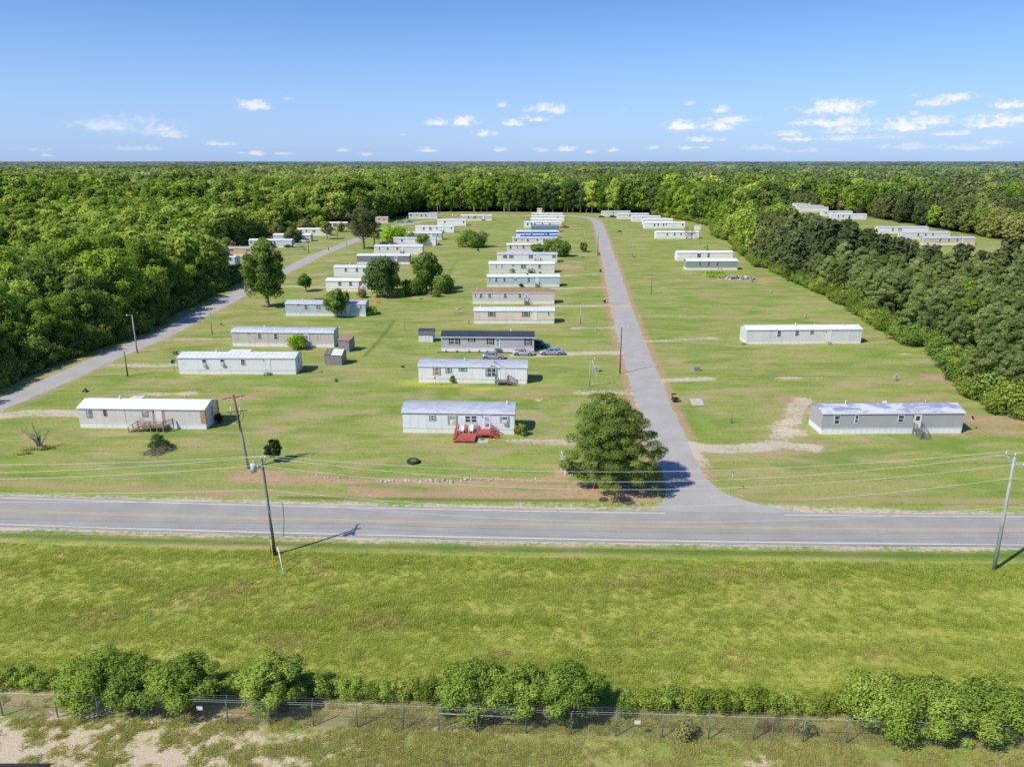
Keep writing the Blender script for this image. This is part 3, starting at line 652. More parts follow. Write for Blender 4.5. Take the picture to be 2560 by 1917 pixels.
# a tree's foot keeps a little off the mown edge
keep=np.ones(len(p1),bool)
for dx,dy in ((2.0,0),(-2.0,0),(0,2.0),(0,-2.0)):
    keep&=wooded(p1+np.array([dx,dy]))
for dx,dy in ((5.0,0),(0,-4.0),(4,-3)):
    keep&=wooded(p1+np.array([dx,dy]))|(p1[:,0]>0)|(p1[:,1]>520)
p1=p1[keep]; dist=np.hypot(p1[:,0],p1[:,1])
LINE=P((1880,560),(1920,515))     # pine country east of the street
stand=(p1[:,0]>0)&((p1[:,1]<G(0,700)[1])|(p1[:,0]>.47*p1[:,1]-62))
backp=(p1[:,0]>0)&(p1[:,0]>.40*p1[:,1])
pine=(p1[:,0]>20)&(p1[:,0]>.33*p1[:,1]-8)&(rng.random(len(p1))<np.where((vnoise(p1[:,0],p1[:,1],60,5)>.72)&(p1[:,1]>330),.3,.985))
pine&=~((p1[:,1]>470)&(p1[:,0]<205))
# the rim of bushes along the pine stand
rim=np.zeros(len(p1),bool)
for dx,dy in ((-5.5,0),(0,-5.5),(-4,-4)):
    rim|=~wooded(p1+np.array([dx,dy]))
rimb=rim&(p1[:,0]>20)&(p1[:,1]>135)
rimw=np.zeros(len(p1),bool)
for dx,dy in ((5.5,0),(0,-5.5),(4,-4)):
    rimw|=~wooded(p1+np.array([dx,dy]))
rimw&=(p1[:,0]<0)
PV=[variant('pine',100+k,13,3.7,12000,.25,L_PINE,M_BARK,nl=62,base=.16,inner=.55,up=.4,rnd=.6,aspect=.36,flat=.75,shape=.85,lr=.2) for k in range(5)]
WV=[.62,1.25]
BV=[variant('broad',200+k,[15,16.5,14,17.5,12.5,15][k],[4.6,5.4,4.2,4.8,5.0,5.2][k],10000,.30,[L_GREEN,L_GREEN,L_YEL,L_GREEN,L_YEL,L_MID][k],M_BARKG,nl=[30,36,24,40,26,34][k],base=.02,inner=.5,lr=[.3,.27,.33,.26,.34,.29][k],ragged=.2,rnd=.9) for k in range(6)]
BU=[variant('broad',300+k,3.2,2.6,4200,.19,[L_YEW,L_YEW,L_MID][k],M_BARKG,nl=14,base=.0,inner=.5,lr=.38,tr=.08,nb=3,ragged=.25) for k in range(3)]
BT=[variant('broad',400+k,24,6.2,9000,.44,[L_GREEN,L_MID,L_DARK,L_GREEN][k],M_BARKG,nl=30,base=.0,inner=.5,lr=.3) for k in range(4)]
# lighter versions for the same woods further off
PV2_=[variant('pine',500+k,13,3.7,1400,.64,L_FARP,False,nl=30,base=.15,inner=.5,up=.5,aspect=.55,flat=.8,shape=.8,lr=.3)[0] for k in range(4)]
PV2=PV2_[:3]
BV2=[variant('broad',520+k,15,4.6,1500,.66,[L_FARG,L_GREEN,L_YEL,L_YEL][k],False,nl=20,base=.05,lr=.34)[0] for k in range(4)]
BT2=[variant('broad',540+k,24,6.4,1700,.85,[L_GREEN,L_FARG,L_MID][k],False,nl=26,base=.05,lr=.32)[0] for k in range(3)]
tall=(p1[:,1]>505)&(~pine)
order=np.argsort(dist)
# bushes of the rim: things, walked along the mown edge
def walk(pts,st):
    out=[];acc=0
    for (x0,y0),(x1,y1) in zip(pts[:-1],pts[1:]):
        L=math.hypot(x1-x0,y1-y0); t=acc
        while t<L: out.append((x0+(x1-x0)*t/L,y0+(y1-y0)*t/L,(x1-x0)/L,(y1-y0)/L)); t+=st
        acc=t-L
    return out
used=set()
BL=(['yellow green bush along the mown edge of the pine stand','bushy yellow green shrub along the mown edge of the pine stand','leafy green bush along the mown edge of the pine stand'],['yellow green undergrowth bush at the rim of the western woods','bushy yellow green undergrowth shrub at the rim of the western woods','leafy green undergrowth bush at the rim of the western woods'])
E1=P((2690,1064),(2529,1050),(2413,992),(2355,914),(2334,874),(2247,856),(2160,802),(2108,767),(2050,735),(1992,709),(1926,675),(1883,663),(1848,629),(1822,602),(1790,594),(1778,567),(1735,555),(1628,538))
E2=P((0,968),(150,904),(330,842),(455,777),(560,722),(612,697),(600,692),(545,684),(478,668))
for side,(E_,sg) in enumerate(((E1,1),(E2,-1))):
    for row,(off,st) in enumerate(((1.6,3.3),(4.2,4.6))):
        for (x,y,dx,dy) in walk(E_,st if side==0 else st*.85):
            # step away from the mown side
            nx_,ny_=(-dy,dx)
            if not wooded(np.array([[x+nx_*4,y+ny_*4]]))[0]: nx_,ny_=-nx_,-ny_
            k=int(rng.choice(3,p=[.35,.25,.4] if side==0 else [.12,.28,.6])); s=rng.uniform(.55,1.1)*(1.0 if row==0 else 1.45)*(1 if y<400 else 1.15); q=off+rng.normal(0,.7)
            put_tree('bush',BU[k],(x+nx_*q,y+ny_*q),(s*rng.uniform(.9,1.3),s,s*rng.uniform(.75,1.15)),rng.uniform(0,6.28),BL[side][k],'bush',('bushes along the edge of the pine stand','undergrowth at the rim of the western woods')[side])
def H_at(i):
    x,y=p1[i]
    if tall[i]: return 1.0
    v=vnoise(x,y,38,9)
    return (.62+.62*v)*(1-.24*float(pine[i] and y>300 and x<.47*y-5))
def put_near(i,V,name,labs,group,base):
    x,y=p1[i]; k=int(rng.integers(0,len(V))); s=H_at(i)*rng.uniform(.88,1.12)*base
    w_=s*rng.uniform(.92,1.18)
    put_tree(name,V[k],(x,y),(w_,w_*rng.uniform(.95,1.05),s),rng.uniform(0,6.28),labs[k%len(labs)],'pine tree' if 'pine' in name else 'tree',group)
    used.add(int(i))
pi_=[i for i in order if pine[i] and i not in used][:300]
for i in pi_: put_near(i,PV,'pine_tree',['dark olive pine crowded in the stand east of the street'],'pines of the eastern stand',1.03)
bl=[i for i in order if (not pine[i]) and (not tall[i]) and i not in used and p1[i,0]<0][:215]
for i in bl:
    x,y=p1[i]
    if rng.random()<.07: put_near(i,PV,'pine_tree',['dark olive pine standing among the western broadleaf woods'],'pines among the western woods',1.15); continue
    if not wooded(np.array([[x+9,y]]))[0] and y<330: put_near(i,BV,'broadleaf_tree',['lower green broadleaf tree in the front row by side road','lower green broadleaf tree in the front row by side road','lower pale green tree in the front row by side road','lower green broadleaf tree in the front row by side road','lower pale green tree in the front row by side road','lower dark green tree in the front row by side road'],'front row of trees by the side road',.78); continue
    put_near(i,BV,'broadleaf_tree',['mid green broadleaf tree in the woods west of the side road','mid green broadleaf tree in the woods west of the side road','pale yellow green tree in the woods west of the side road','mid green broadleaf tree in the woods west of the side road','pale yellow green tree in the woods west of the side road','dark green broadleaf tree in the woods west of the side road'],'broadleaf trees of the western woods',1.0)
# front row of the tall northern treeline
tl=[i for i in order if tall[i] and i not in used and abs(p1[i,0])<260 and rim[i]][:85]
for i in tl: put_near(i,BT,'tall_tree',['tall green tree in the treeline behind the last homes','tall green tree in the treeline behind the last homes','tall dark tree in the treeline behind the last homes','tall green tree in the treeline behind the last homes'],'tall trees of the northern treeline',1.0)
rest=np.array([i for i in range(len(p1)) if i not in used])
def scat(name,ids,meshes,base,label,cat,P_=None,wide=1.0):
    pp=p1[ids] if P_ is None else P_; n=len(pp)
    if n==0: return
    h=(.6+.7*vnoise(pp[:,0],pp[:,1],38,9))*rng.uniform(.82,1.2,n)*base
    if name=='pine_woodland': h=h*(1-.26*((pp[:,1]>300)&(pp[:,0]<.47*pp[:,1]-5)))
    w_=h*rng.uniform(.95,1.2,n)*wide
    scatter(name,meshes,np.c_[pp,np.zeros(n)],np.stack([w_,w_,h],1),np.stack([np.zeros(n),np.zeros(n),rng.uniform(0,6.28,n)],1),(np.where(vnoise(pp[:,0],pp[:,1],110,77)+rng.normal(0,.12,n)+np.where(pp[:,0]<0,.10,-.04)>.54,2,0)+rng.integers(0,2,n)) if len(meshes)==4 else rng.integers(0,len(meshes),n),label,'stuff',cat)
r_p=rest[pine[rest]]; r_t=rest[tall[rest]]; r_b=rest[(~pine[rest])&(~tall[rest])]
scat('pine_woodland',r_p,PV2,1.03,'dense dark pine woods beyond the nearer pines','woods')
scat('broadleaf_woodland',r_b,BV2,1.0,'dense green broadleaf woods behind the nearer trees','woods')
scat('tall_woodland',r_t,BT2,.92,'tall green woods behind the northern treeline','woods')
# far woods to the horizon
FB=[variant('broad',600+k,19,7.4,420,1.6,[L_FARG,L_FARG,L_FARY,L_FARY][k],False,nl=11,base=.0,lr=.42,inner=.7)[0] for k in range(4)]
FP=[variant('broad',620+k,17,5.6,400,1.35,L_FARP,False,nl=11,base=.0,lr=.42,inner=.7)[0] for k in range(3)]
p2=grid(750,2600,10.2); z=vnoise(p2[:,0],p2[:,1],260,21)*.65+vnoise(p2[:,0],p2[:,1],95,22)*.35
east=(p2[:,0]>.05*p2[:,1]); isp=(z>np.where(east,.5,.66)); isp^=(rng.random(len(p2))<.12)
isp&=~((p2[:,0]<-.12*p2[:,1])&(p2[:,1]<1900)&(rng.random(len(p2))<.8))
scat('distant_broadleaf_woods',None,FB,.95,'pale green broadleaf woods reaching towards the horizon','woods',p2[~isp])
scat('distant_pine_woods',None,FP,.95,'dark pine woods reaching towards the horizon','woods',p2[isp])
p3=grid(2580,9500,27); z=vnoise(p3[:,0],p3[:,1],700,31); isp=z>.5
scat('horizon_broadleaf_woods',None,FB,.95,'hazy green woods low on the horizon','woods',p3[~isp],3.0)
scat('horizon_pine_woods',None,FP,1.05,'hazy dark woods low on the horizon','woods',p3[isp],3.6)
# ---- single trees among the homes ----
def single(name,v,u,vv,label,cat='tree',s=1,rz=0,crown='crown'):
    return put_tree(name,v,G(u,vv),s,rz,label,cat,None,crown=crown)
V=variant('broad',1,19.5,5.6,15000,.36,L_MID,M_BARKG,nl=44,base=.06,lr=.27,ragged=.2,inner=.45,nb=12); single('broadleaf_tree',V,670,768,'tall ragged green tree beside the side road, left of the blue grey home')
V=variant('broad',2,5.6,2.4,3600,.25,L_MID,M_BARKG,nl=16,base=.15,lr=.3,nb=8,inner=.4); single('small_tree',V,765,729,'small loose green tree between the side road and two white homes')
V=variant('broad',3,7.6,3.0,6000,.26,L_MID,M_BARKG,nl=22,base=.08,lr=.32,inner=.45,nb=9); single('small_tree',V,842,793,'young green tree in front of the long blue grey home')
V=variant('broad',4,11.5,5.4,13000,.34,L_DARK,M_BARKG,nl=30,base=.03,lr=.3); single('round_tree',V,955,743,'round dark green tree hiding the right end of a white home')
V=variant('broad',5,12.3,4.8,12000,.34,L_MID,M_BARKG,nl=30,base=.03,lr=.31,ragged=.16); single('broadleaf_tree',V,1066,727,'tall bushy green tree right of the round dark tree')
V=variant('broad',6,5.0,3.4,5000,.28,L_MID,M_BARKG,nl=14,base=0,lr=.36); single('bush',V,1108,732,'dark bush at the right foot of the bushy green tree','bush')
V=variant('broad',7,4.4,4.0,4500,.28,L_GREEN,M_BARKG,nl=14,base=0,lr=.36); single('bush',V,1035,736,'rounded green bush in front of the bushy green tree','bush')
V=variant('broad',8,6.6,7.0,7500,.36,L_MID,M_BARKG,nl=26,base=0,lr=.33); single('bush',V,1183,618,'wide domed bush alone in the lawn between the two rows','bush')
V=variant('broad',9,7.6,6.4,8000,.36,L_LIME,M_BARKG,nl=24,base=.04,lr=.33); single('round_tree',V,983,606,'bright lime round tree in front of a white home')
V=variant('broad',10,19.5,7.4,15000,.36,L_OLVP,M_BARK,nl=58,base=.2,inner=.4,lr=.22,ragged=.22,aspect=.4,nb=18,tr=.5); single('pine_tree',V,910,622,'big brownish spreading pine beside the side road')
V=variant('pine',11,11,4.2,4000,.36,L_PINE,M_BARK,nl=34,base=.3,inner=.3,lr=.24,aspect=.4,nb=10,tr=.35); single('pine_tree',V,936,613,'smaller pine just behind the big brownish pine')
V=variant('broad',12,5.4,3.0,3500,.3,L_YEL,M_BARKG,nl=14,base=.1,lr=.34); single('small_tree',V,1055,614,'small pale tree in front of the white home with blue barrel')
V=variant('broad',13,3.4,3.0,2600,.3,L_GREEN,M_BARKG,nl=10,base=0,lr=.4); single('bush',V,1022,600,'low green bush behind the bright lime tree','bush')
V=variant('broad',14,4.5,2.8,3600,.3,L_MID,M_BARKG,nl=14,base=.1,lr=.34); single('small_tree',V,1344,636,'small feathery tree in front of the cream home with red trim')
V=variant('broad',15,7.0,4.4,7000,.32,L_MID,M_BARKG,nl=22,base=.03,lr=.33,ragged=.15); single('round_tree',V,1382,640,'left half of the green tree pair at the end of a home')
V=variant('broad',16,6.4,4.4,6500,.32,L_MID,M_BARKG,nl=20,base=0,lr=.34); single('round_tree',V,1403,641,'right half of the green tree pair at the end of a home')
V=variant('broad',17,4.3,1.9,3200,.26,L_YEW,M_BARKG,nl=14,base=.03,lr=.35); single('small_tree',V,1459,630,'small cone shaped tree on the lawn left of the street')
V=variant('broad',18,9.0,3.4,2600,.34,L_OLV,M_BARKG,nl=20,base=.2,lr=.28,inner=.3,nb=14); single('thin_tree',V,818,598,'thin half bare tree in front of the white home')
V=variant('broad',19,6.4,4.4,5000,.34,L_OLV,M_BARKG,nl=18,base=.0,lr=.33); single('olive_bush',V,733,606,'dull olive bush left of the pale blue home','bush')
V=variant('broad',20,5.2,3.6,3500,.34,L_DARK,M_BARKG,nl=14,base=.0,lr=.35); single('dark_bush',V,746,603,'dark bush beside the white car and pale blue home','bush')
V=variant('broad',21,3.1,2.15,4200,.17,L_LIME,M_BARKG,nl=16,base=0,lr=.36,tr=.07); single('bush',V,742,873,'round bright green bush in front of the rust streaked home','bush')
V=variant('broad',22,1.7,.95,1700,.11,L_YEW,M_BARKG,nl=12,base=0,lr=.38,tr=.04); single('bush',V,1302,1088,'round bush at the right end of the home with red deck','bush')
V=variant('broad',23,3.3,1.25,1900,.17,L_DARK,M_BARKG,nl=18,base=.1,lr=.26,inner=.35,nb=9,tr=.07); single('small_tree',V,686,1153,'small dark upright tree beside the two utility poles')
V=variant('broad',24,1.5,.55,500,.14,L_GREEN,M_BARKG,nl=6,base=0,lr=.45,tr=.03); single('bush',V,1130.5,957.5,'little bush against the wall of the home with grey arched roof','bush')
V=variant('broad',25,2.4,1.2,900,.2,L_LIME,M_BARKG,nl=9,base=.1,lr=.4,tr=.04); single('small_tree',V,1765,626,'tiny lone green tree behind the two long eastern homes')
M_RED=leafmat('red_leaves',(.12,.02,.02),(.22,.04,.04),(.32,.08,.07))
V=variant('broad',26,1.3,.8,700,.13,M_RED,M_BARKG,nl=8,base=0,lr=.4,tr=.04); single('red_bush',V,548,1055,'dark red bush at the right end of the tan trimmed home','bush')
V=variant('broad',27,1.2,.8,450,.13,M_RED,M_BARKG,nl=8,base=0,lr=.4,tr=.04); single('red_bush',V,1303,718,'small red leaved bush in front of the light blue home','bush')
for u,v_,s in ((1281,682,1.0),(1324,683,.8),(1350,684,.5)):
    V=variant('broad',int(u),1.7,1.0,600,.18,L_YEW,M_BARKG,nl=8,base=0,lr=.42,tr=.03); single('bush',V,u,v_,{1281:'round bush left of the wooden steps of the long cream home',1324:'bush beside the wooden steps of the long cream home',1350:'tiny bush right of the wooden steps of the cream home'}[u],'bush',s)
for u,v_,lb in ((905,744,'low pale shrub left of the round dark tree'),(1090,742,'brown dead shrub under the bushy green tree'),(924,787,'scrubby bush at the right end of the blue grey home'),(1150,617,'grey green shrub at the left foot of the domed bush'),(1000,742,'shrub between the two big trees')):
    V=variant('broad',int(u)+7,2.0,1.7,900,.22,L_OLV if 'dead' in lb or 'pale' in lb else L_GREEN,M_BARKG,nl=9,base=0,lr=.42,tr=.03); single('shrub',V,u,v_,lb,'bush')
for k,(u,v_,H_,R_,lm_,lab) in enumerate(((566,628,5.5,4.6,L_OLV,'olive scrub tree behind the left end of peach orange home'),(592,616,6.0,4.8,L_OLV,'olive scrub tree between the woods and pale blue home'),(620,606,6.5,4.8,L_YEL,'pale scrub tree behind the left end of pale blue home'),(650,597,6.8,5.2,L_OLV,'wide olive tree behind the middle of pale blue home'),(690,590,6.0,4.8,L_OLV,'olive tree above the pale blue home roofs'),(722,583,6.4,4.4,L_GREEN,'fresh green tree behind the olive bush'),(762,579,7.0,5.0,L_OLV,'pale olive tree left of the cream home'),(800,573,7.0,4.4,L_GREEN,'green tree at the left end of brick red home'),(852,580,5.0,3.0,L_OLV,'olive tree in front of the brick red home'),(660,621,4.4,3.0,L_GREEN,'green tree in front of the pale blue home left part'))):
    V=variant('broad',3000+k,H_,R_,3600,.34,lm_,M_BARKG,nl=20,base=.02,lr=.32,ragged=.22); single('scrub_tree',V,u,v_,lab)
# the big corner pine
rg=np.random.default_rng(77)
lb=[]
cxs=[(0,0,11.3,1.9),(0,0,10.5,3.3),(0,0,9.4,4.2),(0,0,8.0,4.8),(0,0,6.6,5.2),(0,0,5.0,5.7),(0,0,3.6,5.9),(0,0,2.6,4.9)]
for li,(a_,b_,z,rad) in enumerate(cxs):
    n=max(3,int(rad*2.5))
    for k in range(n):
        th=k*6.283/n+li*.7+rg.normal(0,.2); rr=rad*rg.uniform(.62,1.08); r=rg.uniform(.6,1.15)
        lb.append((rr*math.cos(th),rr*math.sin(th),z+rg.normal(0,.35),r,r,r*.62))
        if rad>2.5 and k%2: lb.append((rr*.5*math.cos(th+.3),rr*.5*math.sin(th+.3),z+.4,r*1.1,r*1.1,r*.7))
lb+=[(0,0,9,2.2,2.2,1.8),(0,0,6,2.8,2.8,2.2),(0,0,3.6,3.0,3.0,1.6)]
lb+=[(5.4,-1.5,5.3,1.1,.9,.55),(6.2,-1.2,5.7,.9,.8,.45),(5.8,-.6,2.2,1.0,1.0,.5),(-5.6,-.5,3.6,1.0,1.0,.6),(5.0,-2.0,2.7,1.1,1,.6)]
cr=leafmesh('crown',lb,76000,.165,L_BIGP,rg,up=.35,rnd=.55,inner=.5,aspect=.3)
tr=trunkmesh('trunk',12,.34,lb,rg,M_BARK,26,top=.9,lean=.01)
put_tree('pine_tree',(cr,tr),G(1522,1222),1,0,'big rounded bright green pine on the corner of street and highway','pine tree')
# trees standing in the hedge by the wire fence
def hp(u,y=None):
    x=G(u,1780)[0]; return (x,float(hedge_y(x)))
FT=[(235,1700,4.4,2.7,L_HEDGET,'leftmost of the three merging trees over the wire fence'),(330,1700,4.1,2.3,L_HEDGET,'middle of the three merging trees over the wire fence'),(455,1700,4.1,2.5,L_HEDGET,'right of the three merging trees over the wire fence'),(680,1700,4.5,2.2,L_BRT,'lone bright green tree over the wire fence'),
 (1180,1700,4.5,2.5,L_HEDGET,'left of the three merging trees by the fence gate'),(1290,1700,4.3,2.3,L_HEDGET,'middle of the three merging trees by the fence gate'),(1410,1700,4.6,2.3,L_HEDGET,'right of the three merging trees by the fence gate'),(2190,1700,4.3,2.9,L_HEDGET,'left of the wide tree pair over the fence'),(2300,1700,4.2,2.6,L_HEDGET,'middle of the wide tree mass over the fence'),(2440,1700,3.9,2.9,L_HEDGET,'rightmost tree leaning over the fence')]
for k,(u,_,H,Rr,lm,lab) in enumerate(FT):
    V=variant('broad',900+k,H,Rr,21000,.105,lm,M_BARKG,nl=34,base=.06,lr=.28,ragged=.16,tr=.11,nb=12,lean=.05,inner=.45,rnd=.9)
    x,y=hp(u); put_tree('fence_tree',V,(x,y-.9),(1.05,1,.86),0,lab,'tree')
HV=[variant('broad',950+k,1.6,.9,2600,.075,[L_YEW,L_YEW,L_BRT,L_YEW][k],M_BARKG,nl=12,base=0,lr=.42,tr=.04,nb=3,rnd=.9)  for k in range(4)]
gaps=[(-37,-31.5) ,(-8,-7)]
x=-43.; n=0
while x<43:
    k=int(rng.integers(0,4)); s=rng.uniform(.75,1.12)
    if not(-36<x<-33.5) and not(6.8<x<8.2):
        put_tree('hedge_shrub',HV[k],(x,float(hedge_y(x))+.35+rng.normal(0,.1)),(s,s,s*rng.uniform(.8,1.05)),rng.uniform(0,6.28),'yellow green shrub in the low hedge behind the wire fence','shrub','shrubs of the low hedge behind the fence')
    x+=rng.uniform(.9,1.35)
for u,v_,s,lab in ((1711,1845,1.0,'round dark bush just behind the fence, right of centre'),(2012,1835,.8,'grey green bush behind the fence right of the dry grass'),(2418,1868,.5,'small bush at the foot of the fence near its right end'),(1560,1790,.8,'loose green bush behind the fence beside the white sign'),(170,1760,.8,'loose bush behind the fence near its left end'),(1115,1792,.7,'green bush behind the fence gate')):
    V=variant('broad',int(u)+3,1.35,.75,1100,.09,L_OLV if u in(1711,2012) else L_GREEN,M_BARKG,nl=10,base=0,lr=.42,tr=.03); single('bush',V,u,v_,lab,'bush',s)
# grass
def tuft(seed,n,h,wd,spread,m,lean=.5):
    r=np.random.default_rng(seed); base=r.normal(0,spread,(n,2)); a=r.uniform(0,6.283,n); hh=h*r.uniform(.5,1.15,n); ln=r.uniform(lean*.3,lean,n)*hh
    tip=np.c_[base[:,0]+ln*np.cos(a),base[:,1]+ln*np.sin(a),hh]; s=np.c_[-np.sin(a),np.cos(a)]*wd*.5
    v=np.stack([np.c_[base-s,np.zeros(n)],np.c_[base+s,np.zeros(n)],tip],1)
    me=bpy.data.meshes.new('tuft'); me.vertices.add(n*3); me.vertices.foreach_set('co',v.ravel()); me.loops.add(n*3); me.loops.foreach_set('vertex_index',np.arange(n*3))
    me.polygons.add(n); me.polygons.foreach_set('loop_start',np.arange(0,n*3,3)); me.polygons.foreach_set('loop_total',np.full(n,3)); me.update(calc_edges=True)
    at=me.attributes.new('tint','FLOAT','POINT'); at.data.foreach_set('value',np.repeat(np.clip(r.normal(.5,.2,n),0,1),3).astype(np.float32)); me.materials.append(m)
    return me
TU=[tuft(k,26,.17,.045,.2,L_GRASS,2.2) for k in range(5)]+[tuft(9,26,.30,.035,.16,L_RUST,1.0),tuft(10,40,.34,.05,.26,L_GRASS,1.2)]
n=60000; gxx=rng.uniform(-58,58,n); t_=rng.random(n)
y0_=hedge_y(gxx)+.6; y1_=hwy(gxx)-7.6; gyy=y0_+(y1_-y0_)*t_
dn=vnoise(gxx*.22,gyy*1.6,3.2,41)*.6+vnoise(gxx,gyy,1.1,42)*.4
k_=(np.abs(gxx)<.72*gyy+4)&(rng.random(n)<.12+.95*dn); gxx,gyy,dn=gxx[k_],gyy[k_],dn[k_]; n=len(gxx)
s_=(.6+.6*dn)*rng.uniform(.75,1.2,n)
pk=rng.integers(0,5,n); rp_=vnoise(gxx*.35,gyy,2.2,61); pk[(rng.random(n)<.5)&(rp_>.80)]=5; pk[(rng.random(n)<.30)&(vnoise(gxx*.5,gyy*1.3,3.0,63)>.60)]=6
scatter('meadow_grass',TU,np.c_[gxx,gyy,np.zeros(n)],np.stack([s_,s_,s_*.9],1),np.stack([np.zeros(n),np.zeros(n),rng.uniform(0,6.28,n)],1),pk,'tall yellow green meadow grass between highway and hedge','stuff','grass')
WE=[tuft(20+k,44,.15,.06,.17,L_WEED,2.0) for k in range(4)]+[tuft(29,30,.3,.03,.12,L_STRAW)]
n=34000; gxx=rng.uniform(-45,45,n); gyy=rng.uniform(35,52,n); b_=hedge_y(gxx)-gyy
dn=vnoise(gxx,gyy*2,2.6,51)*.6+vnoise(gxx,gyy,.8,52)*.4; lim=np.clip((12-gxx)/50,0,1)*.32
k_=(b_>-.3)&(rng.random(n)<np.clip((dn-.30-lim*.75)*3.2,0,1)+.03); gxx,gyy=gxx[k_],gyy[k_]; n=len(gxx); s_=rng.uniform(.5,1.15,n)
pk=rng.integers(0,4,n); pk[rng.random(n)<.12]=4
scatter('verge_weeds',WE,np.c_[gxx,gyy,np.zeros(n)],np.stack([s_,s_,s_],1),np.stack([np.zeros(n),np.zeros(n),rng.uniform(0,6.28,n)],1),pk,'low weeds and dry grass on the sandy ground before the fence','stuff','weeds')
RG=tuft(33,70,1.25,.05,.28,L_STRAW,.35)
for u,v_,s,lab in ((1905,1822,1.0,'left clump of tall dry tan grass behind the fence'),(1930,1822,1.15,'middle clump of tall dry tan grass behind the fence'),(1980,1826,.95,'right clump of tall dry tan grass behind the fence'),(175,868,1.0,'left tan grass clump on the wooded bank of side road'),(193,862,1.1,'right tan grass clump on the wooded bank of side road')):
    o=bpy.data.objects.new('dry_grass_clump',RG); link(o); o.location=(*G(u,v_),0); o.scale=(s,s,s); tag(o,lab,'grass clump')
# ---------------- mobile homes ----------------
M_SK=siding('white_skirting',(.79,.785,.79),'v',.28,.45)
M_TRIM=mat('white_trim',(.78,.79,.8),.5,var=.05)
M_GLASS=glass(); M_DOOR=mat('white_door',(.76,.78,.80),.4,var=.05)
M_TAN=mat('tan_boards',(.50,.31,.17),.8,var=.15,scale=3,stretch=(3,3,.4))
M_WOOD=mat('weathered_deck_wood',(.34,.26,.17),.85,var=.25,scale=4,stretch=(.4,3,3))
M_GWOOD=mat('grey_weathered_wood',(.24,.22,.20),.9,var=.25,scale=4,stretch=(3,3,.4))
M_RDECK=mat('red_deck_paint',(.50,.115,.095),.75,var=.2,scale=3,stretch=(.5,3,3))
M_DARK=mat('dark_void',(.02,.02,.02),.9,var=.05)
M_METAL=mat('galvanised_metal',(.48,.50,.52),.45,metal=.6,var=.1)
M_BLACK=mat('black_plastic',(.025,.027,.03),.5,var=.1)
M_GREYP=mat('grey_plastic',(.42,.43,.44),.5,var=.1)
SH=lambda nm,c:mat('shutter_'+nm,c,.6,var=.1)
HOMES={}
